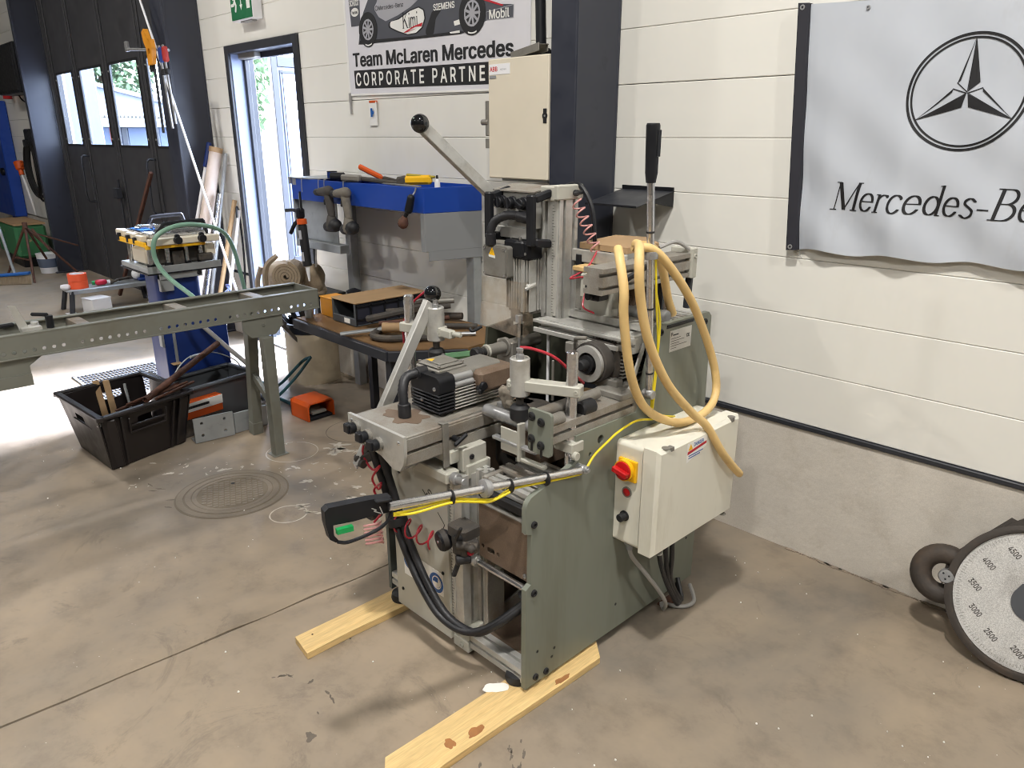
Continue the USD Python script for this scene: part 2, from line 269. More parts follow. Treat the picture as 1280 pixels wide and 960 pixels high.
# the floor: worn concrete, brown-grey clouds, fine specks, scuffs
FLOOR = usdkit.material(stage, '/World/Looks/floor_concrete', {'g': ('texture_coordinate', {}),
    'n1': ('noise_texture', {'scale': .9, 'detail': 8.0, 'roughness': .6, 'distortion': .6}), 'r1': ('rgb_ramp', {'ramp': [(.3, srgb((112, 106, 98))), (.5, srgb((140, 127, 111))), (.72, srgb((160, 143, 121)))]}),
    'n2': ('noise_texture', {'scale': 7.0, 'detail': 9.0, 'roughness': .7}), 'r2': ('rgb_ramp', {'ramp': [(.25, (.66,)*3), (.5, (1, 1, 1)), (.8, (1.16, 1.15, 1.13))]}), 'm1': ('mix', {'mix_type': 'multiply', 'fac': 1.0}),
    'v': ('voronoi_texture', {'scale': 38.0, 'randomness': 1.0}), 'rv': ('rgb_ramp', {'ramp': [(.0, (1, 1, 1)), (.05, (1, 1, 1)), (.07, (0, 0, 0))]}), 'nv': ('noise_texture', {'scale': 3.1, 'detail': 3.0}), 'rn': ('rgb_ramp', {'ramp': [(.56, (0, 0, 0)), (.64, (1, 1, 1))]}), 'mv': ('mix', {'mix_type': 'multiply', 'fac': 1.0}),
    'm2': ('mix', {'color2': srgb((212, 204, 192))}),
    'n3': ('noise_texture', {'scale': 2.3, 'detail': 10.0, 'roughness': .75, 'distortion': 2.0}), 'r3': ('rgb_ramp', {'ramp': [(.57, (0, 0, 0)), (.66, (.55,)*3)]}), 'm3': ('mix', {'color2': srgb((110, 100, 88))}),
    'ro': ('map_range', {'from_min': .3, 'from_max': .7, 'to_min': .42, 'to_max': .72}), 'b': ('bump', {'strength': .5, 'distance': .002}), 'p': ('principled_bsdf', {})},
    [('g.object', 'n1.vector'), ('g.object', 'n2.vector'), ('g.object', 'v.vector'), ('g.object', 'nv.vector'), ('g.object', 'n3.vector'), ('n1.fac', 'r1.fac'), ('n2.fac', 'r2.fac'), ('r1.color', 'm1.color1'), ('r2.color', 'm1.color2'),
     ('v.distance', 'rv.fac'), ('nv.fac', 'rn.fac'), ('rv.color', 'mv.color1'), ('rn.color', 'mv.color2'), ('mv.color', 'm2.fac'), ('m1.color', 'm2.color1'), ('n3.fac', 'r3.fac'), ('r3.color', 'm3.fac'), ('m2.color', 'm3.color1'),
     ('m3.color', 'p.base_color'), ('n2.fac', 'ro.value'), ('ro.result', 'p.roughness'), ('n2.fac', 'b.height'), ('b.normal', 'p.normal')], surface='p.BSDF')

# ------------------------------------------------------------ the setting
YW = 2.525                                                           # face of the long wall
S = dict(kind='structure')
fl = thing('floor', 'worn brown-grey concrete workshop floor with stains and a joint', 'floor', (0, 0, 0), **S)
jx = lambda y: -2.104+.061*(y-.144)/1.193                            # the saw cut runs from the machine's foot to the left
g = np.linspace(-6.2, YW+.2, 60); wob = .004*np.sin(g*23)+.003*np.sin(g*57+1)
lft = [(jx(y)-.004+w, y) for y, w in zip(g, wob)]; rgt = [(jx(y)+.004+.7*w, y) for y, w in zip(g, np.roll(wob, 2))]
part(fl, 'slab', extr(Polygon([(-14.2, -6.2)]+lft+[(-14.2, YW+.2)]), (0, 0, -.12), X_, Y_, .12), FLOOR, smooth=False)
part(fl, 'slab', extr(Polygon([(4.2, -6.2), (4.2, YW+.2)]+rgt[::-1]), (0, 0, -.12), X_, Y_, .12), FLOOR, smooth=False)
part(fl, 'joint_filler', B(-2.5, -1.6, -6.2, YW+.1, -.05, -.006), CRACK, 'dark open joint between two floor slabs')
def ring(x, y, r, w, a0, a1, seed, mtl, z=.0006):
    R2 = np.random.default_rng(seed); a = np.radians(np.linspace(a0, a1, 40)); ww = w*(.6+.9*meshkit.noise(np.c_[a*3, a*0, a*0+seed])); 
    pts = [(x+(r-q)*math.cos(t), y+(r-q)*math.sin(t)) for t, q in zip(a, ww)]+[(x+(r+q)*math.cos(t), y+(r+q)*math.sin(t)) for t, q in zip(a[::-1], ww[::-1])]
    return extr(Polygon(pts).buffer(0), (0, 0, 0), X_, Y_, z)
def blob(x, y, r, seed, sx=1, sy=1, rot_=0, z=.0006, rag=.5):
    a = np.linspace(0, 2*np.pi, 26, endpoint=False); q = r*(1-rag+2*rag*meshkit.noise(np.c_[np.cos(a)*2, np.sin(a)*2, a*0+seed*7.3]))
    p = affinity.rotate(affinity.scale(Polygon(np.c_[q*np.cos(a), q*np.sin(a)]).buffer(0), sx, sy), rot_, origin=(0, 0)); return extr(affinity.translate(p, x, y), (0, 0, 0), X_, Y_, z)
part(fl, 'lime_ring', ring(-3.235, 1.62, .125, .0022, 150, 500, 3, STAIN), STAIN, 'thin pale ring stained on the concrete by a leg of the steel rack')
part(fl, 'lime_ring', ring(-2.655, 1.285, .075, .0024, 0, 360, 5, STAIN), STAIN, 'small pale ring stained on the concrete below the manhole cover')
part(fl, 'lime_ring', ring(-3.25, 2.02, .17, .0015, 180, 330, 9, SMUT), SMUT, 'faint dark ring on the concrete beside the orange pedal')
R1 = np.random.default_rng(4); bl = []
for k in range(70):
    t = R1.random(); x, y = -3.42+.55*t+.10*R1.normal(), 1.05+.55*t+.11*R1.normal(); bl.append(blob(x, y, .003+.012*R1.random()**3, k, 1.6, .7, R1.random()*180, rag=.95))
for k in range(30): bl.append(blob(-2.52+.10*R1.normal(), 1.58+.05*R1.normal(), .003+.012*R1.random()**2, 160+k, 1.7, .7, 20, rag=.95))
for k in range(14): bl.append(blob(-3.08+.05*R1.normal(), 1.80+.035*R1.normal(), .006+.022*R1.random()**2, 260+k, 1.5, .8, 40, rag=.95))
for k in range(8): bl.append(blob(-3.03+.03*R1.normal(), 1.31+.02*R1.normal(), .004+.014*R1.random(), 290+k, 2, .6, 35, rag=.95))
for k in range(10): bl.append(blob(-2.66+.05*R1.normal(), 1.355+.012*R1.normal(), .004+.008*R1.random(), 310+k, 1.8, .6, 60, rag=.95))
part(fl, 'lime_splash', bl, STAIN, 'white lime splashes round the manhole cover', kind='stuff')
dk = [blob(-1.50, .72, .014, 1, 1.2, .9, rag=.8), blob(-1.78, 1.02, .005, 5, 2, .6, rag=.9), blob(-1.56, .78, .003, 6, 1.5, .8)]+[blob(-1.06+.05*R1.normal(), 1.02+.05*R1.normal(), .002+.005*R1.random(), 90+k, 2.0, .6, 130, rag=.95) for k in range(16)]
dk += [blob(-3.35+.06*k+.02*R1.normal(), .97+.02*R1.normal(), .007, 120+k, 2.4, .5, 40+20*R1.normal(), rag=.95) for k in range(6)]+[blob(-1.62+.16*math.cos(q), .74+.10*math.sin(q), .002+.006*R1.random()**2, 140+k, 1.6+1.5*R1.random(), .6, math.degrees(q)+90+30*R1.normal(), rag=.95) for k, q in enumerate(np.sort(1.2+2.2*R1.random(12)))]
part(fl, 'dark_mark', dk, SMUT, 'scattered dark smudges on the concrete', kind='stuff')
R1 = np.random.default_rng(12); gr = [ball((-1.2+1.1*R1.random(), .9+1.5*R1.random(), .001), .0012+.0022*R1.random(), 0) for k in range(45)]+[ball((-4.2+2.9*R1.random(), .6+1.3*R1.random(), .001), .0015+.0025*R1.random(), 0) for k in range(50)]
part(fl, 'grit', gr, PAINTW, 'loose white grit on the concrete', kind='stuff', smooth=False)

# long wall: sandwich panels in 20 cm courses over a concrete plinth, with an opening for the side door and one for the folding gate
w = thing('wall_back', 'cream sandwich-panel wall with horizontal seams', 'wall', (0, YW, 0), **S)
zs = [.508]+[round(.70+.1985*k, 4) for k in range(18)]
for z0, z1 in zip(zs, zs[1:]):
    spans = [(-14.0, -9.85)] if z1 < 3.3 else []
    if z1 < 2.06: spans += [(-5.93, -5.42), (-4.43, -2.046), (-2.0445, 4.0)]
    elif z0 < 2.06: spans += [(-5.93, -5.42), (-4.43, -2.046), (-2.0445, 4.0)]
    elif z1 < 3.3: spans += [(-5.93, -2.046), (-2.0445, 4.0)]
    else: spans = [(-14, -7.5), (-7.498, -2.046), (-2.0445, 4)]
    for a, b in spans:
        zt = z1-(.0026 if abs(z1-1.6925) < .02 else .0013)
        part(w, 'panel', B(a, b, YW, YW+.16, z0, zt, .0022), WALL, smooth=False)
part(w, 'wall_core', [B(-14, -9.85, YW+.05, YW+.14, 0, 4.3), B(-9.85, -5.93, YW+.05, YW+.14, 3.3, 4.3), B(-5.93, -5.42, YW+.05, YW+.14, 0, 4.3), B(-5.42, -4.43, YW+.05, YW+.14, 2.12, 4.3), B(-4.43, 4, YW+.05, YW+.14, 0, 4.3)], CRACK, smooth=False)
part(w, 'plinth', [B(-4.43, 4.0, YW-.004, YW+.15, -.02, .492, .006), B(-5.93, -5.42, YW-.004, YW+.15, -.02, .492, .006), B(-14, -9.85, YW-.004, YW+.15, -.02, .492)], PLINTH, 'rough pale concrete plinth under the panels', smooth=False)
part(w, 'sill_strip', [B(-4.43, 4.0, YW-.012, YW+.02, .490, .507), B(-5.93, -5.42, YW-.008, YW+.02, .490, .505)], DARK, 'black sill strip between plinth and panels')
part(w, 'loose_joint', [blob(x, YW-.012, .012+.006*math.sin(k*5), 200+k, 2, .5, z=.004) for k, x in enumerate(np.linspace(-1.05, -.45, 16))], mat('joint_crumbs', (140, 127, 112), .95, var=.25, scale=40), 'crumbly joint at the foot of the plinth', kind='stuff')
single('ceiling', 'plain pale sheet ceiling of the hall', 'ceiling', B(-14.2, 4.2, -6.2, YW+.2, 4.3, 4.4), CEILM, smooth=False, **S)
for nm, a in (('wall_left', (-14.3, -14.0, -6.2, YW+.2)), ('wall_right', (4.0, 4.3, -6.2, YW+.2)), ('wall_front', (-14.2, 4.2, -6.4, -6.0))):
    single(nm, 'plain pale hall wall, %s side' % nm[5:], 'wall', B(*a, 0, 4.35), CEILM, smooth=False, **S)

# side door, standing open to the yard, leaf hinged on the left jamb
d1 = thing('door_1', 'dark framed open side door letting in daylight', 'door', (-4.92, YW, 0), **S)
part(d1, 'door_frame', [B(-5.42, -5.37, YW-.02, YW+.17, 0, 2.087, .004), B(-4.48, -4.43, YW-.02, YW+.17, 0, 2.087, .004), B(-5.37, -4.48, YW-.02, YW+.17, 2.035, 2.087, .004)], DARK)
part(d1, 'jamb_lining', B(-5.372, -5.362, YW+.0, YW+.09, 0, 2.06), DOORP, 'pale inner lining of the left jamb')
part(d1, 'stop', [B(-5.37, -5.335, YW+.085, YW+.115, 0, 2.06), B(-5.33, -4.48, YW+.085, YW+.115, 2.0, 2.06)], DARK)
part(d1, 'threshold', B(-5.37, -4.48, YW, YW+.17, -.01, .012), GALV)
lx = -5.30
lf = part(d1, 'door_leaf', [B(lx-.045, lx, YW+.262, YW+.31, .02, 2.04, .003), B(lx-.045, lx, YW+.98, YW+1.04, .02, 2.04, .003), B(lx-.045, lx, YW+.31, YW+.98, 1.97, 2.04, .003), B(lx-.045, lx, YW+.31, YW+.98, .02, .12, .003)], DARK, 'dark frame of the open leaf')
part(lf, 'leaf_panel', B(lx-.03, lx-.016, YW+.31, YW+.98, .12, 1.97), DOORP, 'pale sheet of the leaf'); part(lf, 'mottled_film', sidex(unary_union([affinity.translate(Point(0, 0).buffer(.010+.012*R1.random(), 3), YW+.37+.5*R1.random(), 1.62+.25*R1.random()) for k in range(90)]), lx-.016, .0008), WHITE, 'mottled white film on the upper leaf'); part(lf, 'leaf_rail', B(lx-.045, lx, YW+.31, YW+.98, .55, .62, .003), DARK)
part(lf, 'leaf_bead', [B(lx-.012, lx-.004, YW+.325, YW+.333, .12, 1.95), B(lx-.012, lx-.004, YW+.345, YW+.350, .12, 1.95), B(lx-.012, lx-.004, YW+.33, YW+.95, 1.93, 1.945)], DARK)
part(lf, 'star_sticker', sidex(affinity.translate(Polygon([((.036 if k % 2 == 0 else .015)*math.sin(k*math.pi/5), (.036 if k % 2 == 0 else .015)*math.cos(k*math.pi/5)) for k in range(10)]), YW+.375, 1.43), lx-.0152, .0012), STAR, 'yellow star sticker on the open leaf')
part(lf, 'door_handle', [C((lx, YW+.92, 1.05), (lx+.05, YW+.92, 1.05), .009), C((lx+.05, YW+.925, 1.05), (lx+.05, YW+.80, 1.05), .009)], STEEL)
part(d1, 'door_closer', B(-5.32, -5.08, YW+.03, YW+.08, 2.0, 2.055, .006), CAST, 'grey door closer under the lintel')

# folding gate of four dark leaves, each with a tall pane
d2 = thing('door_2', 'dark folding workshop gate of four leaves with tall panes', 'gate', (-8.0, YW, 0), **S)
lb = [-9.80, -9.0, -8.07, -7.14, -6.21]; wn = [(-9.67, -9.13), (-8.87, -8.20), (-7.97, -7.25), (-7.03, -6.42)]
for k in range(4):
    a, b = lb[k]+.012, lb[k+1]-.012
    p = sbox(a, .003, b, 3.28).difference(rrect(wn[k][0], wn[k][1], 1.41, 2.13, .015))
    q = part(d2, 'gate_leaf', wallx(p, YW+.055, .014), GARAGE)
    part(q, 'pane', B(wn[k][0], wn[k][1], YW+.048, YW+.053, 1.405, 2.135, 0.0005), PANE, smooth=False)
    part(q, 'pane_gasket', wallx(rrect(wn[k][0]-.015, wn[k][1]+.015, 1.395, 2.145, .02).difference(rrect(wn[k][0]+.008, wn[k][1]-.008, 1.418, 2.122, .015)), YW+.041, .005), RUBBER)
    part(q, 'leaf_stile', [B(a, a+.05, YW+.028, YW+.041, .02, 3.28, .004), B(b-.05, b, YW+.028, YW+.041, .02, 3.28, .004)], GARAGE)
    part(q, 'glazing_clip', [ball((x, YW+.038, z), .010, 1) for x in (wn[k][0]-.02, wn[k][1]+.02) for z in (1.47, 2.07)], STEEL)
for x in lb[1:4]: part(d2, 'seam_gasket', B(x-.03, x+.03, YW+.056, YW+.070, 0, 3.28), RUBBER)
for x in (-9.0, -7.14):
    part(d2, 'pull_handle', T([(x+.04, YW+.03, 1.30), (x+.04, YW-.05, 1.29), (x+.04, YW-.055, 1.1), (x+.04, YW-.055, .86), (x+.04, YW+.03, .84)], .011, 8, 3), DARK)
part(d2, 'bolt_rod', [C((-8.07, YW-.01, .05), (-8.07, YW-.01, 1.1), .012), B(-8.12, -8.02, YW-.06, YW, .92, 1.02, .006)], DARK, 'black lock rod with its box on the middle seam')
part(d2, 'gate_track', B(-9.85, -5.95, YW-.02, YW+.15, 3.28, 3.36), DARK)
part(d2, 'gate_filler', B(-6.21, -5.93, YW+.02, YW+.12, 0, 3.3), GARAGE); part(d2, 'gate_filler', B(-9.86, -9.785, YW+.0, YW+.12, 0, 3.3), GARAGE)
def column(x0, x1, label, y0=2.262):
    t = thing('steel_column', label, 'column', ((x0+x1)/2, 2.4, 0), **S)
    part(t, 'flange', [B(x0, x1, y0, y0+.016, 0, 4.3, .003), B(x0, x1, YW-.018, YW-.002, 0, 4.3, .003)], COLUMN); part(t, 'side_cover', B(x1-.006, x1-.001, y0+.016, YW-.018, 0, 4.3, .001), COLUMN)
    part(t, 'edge_bead', B(x1-.001, x1+.004, y0+.004, y0+.022, 0, 4.3, .001), COLUMN)
    part(t, 'web', B((x0+x1)/2-.005, (x0+x1)/2+.005, y0+.016, YW-.018, 0, 4.3, .001), COLUMN); part(t, 'base_plate', B(x0-.02, x1+.02, y0-.03, YW-.01, 0, .014), COLUMN); return t
column(-2.108, -1.98, 'dark blue-grey steel column behind the tall router head')
column(-6.0, -5.80, 'dark steel column at the right side of the folding gate')
column(-9.85, -9.79, 'dark steel column at the left side of the folding gate')

# lamps under the ceiling
def lamp(x, y, pw_, where):
    t = thing('ceiling_lamp', 'round grey ceiling lamp '+where, 'lamp', (x, y, CEIL)); part(t, 'lamp_housing', lathe([(.2, -.10), (.26, -.10), (.26, -.085), (.20, -.04), (.07, -.015), (.07, 0)], (x, y, CEIL), n=28), GALV)
    L = UsdLux.DiskLight.Define(stage, t+'/lamp_light'); L.CreateRadiusAttr(.13); L.CreateIntensityAttr(LAMP*pw_); L.CreateColorAttr(Gf.Vec3f(1.0, .972, .925)); L.CreateNormalizeAttr(False)
    L.AddTranslateOp().Set(Gf.Vec3d(0, 0, -.105))
    return t
for a in LAMPS: lamp(*a)

# the yard outside
single('yard_ground', 'pale asphalt yard outside the gate', 'ground', B(-80, 20, YW+.17, 70, -.3, -.03), ASPH, smooth=False, **S)
t = thing('storage_building', 'low white shed with a sloping roof edge across the yard', 'building', (-31, 11, 0))
part(t, 'wall', extr(Polygon([(8.5, -.1), (14.5, -.1), (14.5, 1.9), (11.6, 2.57), (8.5, 3.27)]), (-34, 0, 0), Y_, Z_, 4), FACADE)
part(t, 'roof', bar((-32, 8.35, 3.36), (-32, 14.6, 1.97), 4.3, .14, .01), FACADE, 'white sloping roof edge')
part(t, 'ripple_roof', [B(-30.0, -29.4, 8.7+.13*k, 8.78+.13*k, 2.10, 2.2, .02) for k in range(44)], CAST, 'edge of a corrugated canopy', kind='stuff')
part(t, 'canopy_fascia', B(-30.0, -29.3, 8.65, 14.5, 1.80, 2.1), FACADE)
for k in range(5): part(t, 'gate', B(-30.0, -29.95, 8.85+1.1*k, 9.85+1.1*k, 0, 1.78), FACB)
part(t, 'door_post', B(-30.0, -29.85, 9.70, 9.86, 0, 1.95), DARK); part(t, 'warning_board', B(-29.98, -29.9, 9.33, 9.43, 1.3, 1.85), ORANGE)
single('side_building', 'plain blue-grey clad building at the left edge of the yard', 'building', [B(-29, -25, 3.0, 7.62, -.1, 4.6, .02), B(-29.1, -24.9, 2.9, 7.67, 4.6, 4.75, .02)], FACB)
def tree(x, y, h, r, seed, label):
    t = thing('yard_tree', label, 'tree', (x, y, 0), 'trees beyond the yard'); R = np.random.default_rng(seed)
    part(t, 'trunk', C((x, y, -.1), (x, y, h*.6), .22, .1, 10), BARK)
    n = 2600; d = R.normal(size=(n, 3)); d /= np.linalg.norm(d, axis=1, keepdims=True); c = np.array([x, y, h*.58])+d*np.array([r, r, h*.42])*(R.random((n, 1))**.4)*(.75+.5*meshkit.noise(d*2.5, seed))[:, None]
    a = R.normal(size=(n, 3)); a /= np.linalg.norm(a, axis=1, keepdims=True); b = np.cross(a, R.normal(size=(n, 3))); b /= np.linalg.norm(b, axis=1, keepdims=True); s = .16+.16*R.random((n, 1))
    V = np.stack([c-a*s, c+b*s*.6, c+a*s, c-b*s*.6], 1).reshape(-1, 3); i = np.arange(n)*4
    part(t, 'foliage', trimesh.Trimesh(V, np.vstack([np.c_[i, i+1, i+2], np.c_[i, i+2, i+3]]), process=False), WOODF, smooth=False)
for k, (x, y, h, r) in enumerate([(-40, 9.2, 9, 2.2), (-45, 14.0, 10, 2.3), (-40, 18.6, 9.5, 2.2), (-46, 21.5, 10.5, 2.2)]): tree(x, y, h, r, k+1, 'leafy green tree showing above the white shed roof')

# ------------------------------------------------------------ the copy router in the middle of the floor
M = thing('copy_router', 'large grey-green industrial copy router with motors, clamps and control levers', 'machine', (-1.53, 1.62, 0))
def mp(name, mesh, mtl, label=None, parent=None, **k): return part(parent or M, name, mesh, mtl, label, **k)
# frame
prof = Polygon([(1.222, .032), (1.222, .352), (1.242, .362), (1.242, .512), (1.222, .522), (1.222, .592), (1.228, .608), (1.240, .620), (1.395, .662), (1.41, .675), (1.41, .742), (1.675, .742), (1.695, .79), (1.748, .965), (1.765, .983), (2.025, .983), (2.042, .968), (2.052, .40), (2.052, .032)])
sp = mp('side_plate', sidex(prof.difference(Point(1.514, .704).buffer(.013)).difference(Point(1.47, .672).buffer(.006)), -1.216, .016), GREEN, 'grey-green side plate facing the wall and the control box')
for y, z in ((1.25, .54), (1.252, .333), (1.262, .055), (1.305, .050), (1.77, .962), (2.005, .955)): mp('bolt', capbolt((-1.2, y, z), X_, .010, .006), RUBBER, parent=sp)
for y, z in ((1.27, .135), (1.33, .085), (1.34, .11), (1.62, .12), (1.9, .25), (2.0, .2)): mp('screw_hole', lathe([(.0045, 0), (.0045, .0006)], (-1.2, y, z), X_, 10), INK, parent=sp)
mp('side_rail_slot', [B(-1.2, -1.1985, 1.80, 1.94, .9665, .9715, .0004), B(-1.2, -1.196, 1.80, 1.94, .972, .978, .001)], INK, parent=sp)
rl = mp('rating_plate', B(-1.2, -1.1988, 1.818, 1.932, .892, .957, .0005), ALU, 'small metal rating plate', parent=M)
mp('plate_text', [txt('P', .011, (-1.1987, 1.824, .940), Y_, Z_, .0004, True)]+[B(-1.1987, -1.1983, 1.833, 1.862, .9405, .944, .0001)]+[B(-1.1987, -1.1984, 1.824, 1.824+l, .931-.0075*k, .9325-.0075*k, .0001) for k, l in enumerate((.05, .07, .045, .085, .03))]+[txt('CE', .010, (-1.1987, 1.905, .925), Y_, Z_, .0004, True)], INK, parent=rl)
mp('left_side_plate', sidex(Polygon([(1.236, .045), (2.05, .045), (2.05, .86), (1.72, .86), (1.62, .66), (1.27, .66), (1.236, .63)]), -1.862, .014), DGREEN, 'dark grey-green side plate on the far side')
fp = mp('front_panel', wallx(Polygon([(-1.785, .035), (-1.515, .035), (-1.515, .585), (-1.765, .60), (-1.785, .57)]), 1.232, .014), BEIGEP, 'cream-grey front panel')
for x, z in ((-1.755, .262), (-1.545, .252), (-1.755, .10), (-1.69, .58), (-1.54, .40), (-1.745, .52)): mp('screw', capbolt((x, 1.218, z), (0, -1, 0), .0055, .003), INK, parent=fp)
mp('pen_number', [rot(txt('50', .022, (-1.575, 1.2175, .556), X_, Z_, .0005), 62, (0, -1, 0), (-1.575, 1.2175, .556)), rot(txt('130', .020, (-1.605, 1.2175, .462), X_, Z_, .0005), 62, (0, -1, 0), (-1.605, 1.2175, .462)), wallx(LineString([(-1.63, .50), (-1.60, .475), (-1.58, .48)]).buffer(.0012), 1.218, .0005), wallx(LineString([(-1.56, .45), (-1.53, .42), (-1.55, .38)]).buffer(.0012), 1.218, .0005)], INK, 'numbers 50 and 130 pencilled on the panel', parent=fp)
tb_ = mp('top_bar', B(-1.775, -1.475, 1.185, 1.235, .578, .612, .004), BEIGEP)
mp('bar_bush', [C((-1.476, 1.21, .594), (-1.455, 1.21, .594), .017), C((-1.456, 1.21, .594), (-1.42, 1.205, .600), .010)], STEEL, parent=tb_); mp('bar_hole', lathe([(.007, 0), (.007, .001)], (-1.70, 1.185, .60), (0, -1, 0), 12), INK, parent=tb_)
st = mp('safety_sticker', wallx([(-1.741, .253), (-1.545, .247), (-1.545, .168), (-1.741, .164)], 1.2178, .0008), WHITE, 'white sticker with two blue round signs')
for x, z in ((-1.709, .222), (-1.578, .204)): mp('blue_disc', lathe([(.033, 0), (.033, .0006)], (x, 1.217, z), (0, -1, 0), 28), BLUEP, parent=st)
mp('glove_sign', wallx(unary_union([rrect(-1.722, -1.700, .205, .238, .004), rrect(-1.702, -1.690, .207, .219, .003), rrect(-1.722, -1.704, .197, .203, .001)]), 1.2164, .0005), WHITE, parent=st)
mp('head_sign', wallx(unary_union([Point(-1.576, .206).buffer(.017).difference(sbox(-1.6, .206, -1.569, .23)), Point(-1.576, .206).buffer(.022).difference(Point(-1.576, .206).buffer(.0185))]), 1.2164, .0005), WHITE, parent=st)
pr = slot_profile(.046, .062, .010, .012, 'rb', 1)
def zext(poly, x, y, z0, z1): return extr(poly, (x, y, z0), X_, Y_, z1-z0)
cp = mp('column_profile', [zext(slot_profile(.05, .07, .010, .013, 'rt', 1), -1.488, 1.262, .05, .59), zext(slot_profile(.04, .04, .009, .011, 'lrtb'), -1.445, 1.305, .06, .60)], ALU, 'upright slotted profile with a ruler strip')
mp('ruler_strip', B(-1.512, -1.496, 1.2245, 1.2272, .06, .585, .0005), RULER, parent=cp)
mp('ruler_tick', [B(-1.512, -1.512+(.011 if k % 5 == 0 else .006), 1.2238, 1.2246, .065+.01*k, .0662+.01*k, .0001) for k in range(52)], INK, parent=cp, kind='stuff')
mp('cover_strip', B(-1.42, -1.405, 1.27, 1.34, .10, .60), ALUD)
for z in (.078, .036): mp('foot_block', [B(-1.51, -1.44, 1.222, 1.29, z-.018, z+.02, .003), capbolt((-1.47, 1.222, z), (0, -1, 0), .009, .005)], BEIGEP)
mp('base_bar', extr(slot_profile(.05, .045, .009, .012, 'lrtb'), (-1.512, 1.255, .058), (0, 1, 0), Z_, .296), ALU, 'slotted aluminium bar across the front at floor level')
mp('base_bar', extr(slot_profile(.05, .045, .009, .012, 'lrtb'), (-1.845, 1.262, .090), (0, 1, 0), Z_, .065), ALU)
mp('base_bar', extr(slot_profile(.05, .045, .009, .012, 'lrtb'), (-1.845, 2.02, .058), (0, 1, 0), Z_, .628), ALU)
mp('bottom_pan', [B(-1.845, -1.217, 1.275, 2.04, .072, .078), B(-1.845, -1.217, 2.035, 2.045, .05, .5)], BROWNP, 'brown dusty pan inside the base')
mp('inner_gusset', sidex([(1.28, .08), (1.62, .08), (1.62, .16), (1.58, .185), (1.30, .12)], -1.435, .008), ALUD)
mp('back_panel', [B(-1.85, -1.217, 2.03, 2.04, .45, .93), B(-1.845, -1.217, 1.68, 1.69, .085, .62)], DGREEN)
for i, (x, y) in enumerate(((-1.256, 1.248), (-1.806, 1.246), (-1.25, 1.97), (-1.80, 1.99))):
    z0 = (.0225, .0245, .001, .001)[i]
    mp('foot', lathe([(.034, z0), (.036, z0+.008), (.033, z0+.024), (.012, z0+.03), (.012, .056)], (x, y, 0), n=24), RUBBER, 'black rubber foot')
mp('drawer_plate', wallx(sbox(-1.425, .350, -1.222, .520).difference(unary_union([Point(-1.408, .388).buffer(.006), rrect(-1.39, -1.36, .375, .392, .006), Point(-1.345, .385).buffer(.006)])), 1.268, .010), BROWNP, 'brown dusty plate inside the right front')
mp('plate_edge', [B(-1.43, -1.222, 1.255, 1.29, .520, .527), B(-1.43, -1.423, 1.255, 1.30, .34, .527)], CAST)
for x, z in ((-1.238, .50), (-1.238, .365)): mp('pan_screw', capbolt((x, 1.258, z), (0, -1, 0), .007, .004), STEEL)
sh = mp('guide_shaft', C((-1.43, 1.25, .333), (-1.217, 1.25, .333), .0095), CHROME); mp('shaft_bush', C((-1.44, 1.25, .333), (-1.42, 1.25, .333), .018), ALU, parent=sh)
mp('lower_slide', [B(-1.50, -1.40, 1.30, 1.34, .285, .305), B(-1.46, -1.43, 1.32, 1.42, .28, .36)], ALU)
for k, (y, z, mt) in enumerate(((1.30, .578, ALU), (1.355, .590, ALUD), (1.42, .598, ALU))):
    mp('cross_rail', extr(slot_profile(.042, .034, .009, .010, 'lrtb'), (-1.42, y, z), (0, 1, 0), Z_, .203), mt)
mp('rail_scale', [B(-1.35, -1.222, 1.328, 1.341, .5955, .5965, .0003), B(-1.245, -1.222, 1.290, 1.312, .5955, .597, .0004)], PALEW, 'pale scale on the inner rail')
mp('rail_ledge', B(-1.43, -1.222, 1.262, 1.28, .535, .560), RUBBER)
mp('inner_tank', lathe([(.085, 0), (.10, .03), (.10, .17), (.085, .2)], (-1.53, 1.56, .50), n=28), SOOT, 'dusty rounded housing under the table')
mp('inner_block', [B(-1.50, -1.34, 1.42, 1.60, .60, .69), B(-1.72, -1.55, 1.50, 1.62, .42, .70), B(-1.42, -1.22, 1.60, 1.665, .45, .74)], BROWNP)
mp('mid_plate', wallx(rrect(-1.82, -1.23, .2, .66, .01), 1.66, .008), BROWNP, 'dusty inner wall of the base')

# front table with the first motor
ft = mp('front_table', [B(-1.75, -1.505, 1.07, 1.475, .728, .745, .003), extr(slot_profile(.05, .075, .010, .014, 'lr', 1), (-1.526, 1.07, .700), (-1, 0, 0), Z_, .405), extr(slot_profile(.05, .06, .010, .014, 'lr', 1), (-1.722, 1.07, .695), (-1, 0, 0), Z_, .405)], ALUD, 'dusty slotted aluminium front table')
mp('table_ruler', [B(-1.520, -1.510, 1.20, 1.47, .7452, .7456, .0001)]+[B(-1.521, -1.521+(.011 if k % 5 == 0 else .006), 1.21+.0065*k, 1.211+.0065*k, .7456, .7462, .0001) for k in range(40)], CAST, parent=ft, kind='stuff')
mp('dust_patch', [shift(blob(-1.63, 1.17, .06, 33, 1.2, .8, 20, z=.0005, rag=.5), (0, 0, .7452))], BROWNP, 'brown dust patch on the table', parent=ft)
cpn = mp('knob_plate', wallx(Polygon([(-1.757, .752), (-1.757, .722), (-1.742, .690), (-1.60, .668), (-1.545, .645), (-1.515, .648), (-1.498, .672), (-1.492, .70), (-1.492, .752)]), 1.070, .010), ALU, 'front plate with three black knobs')
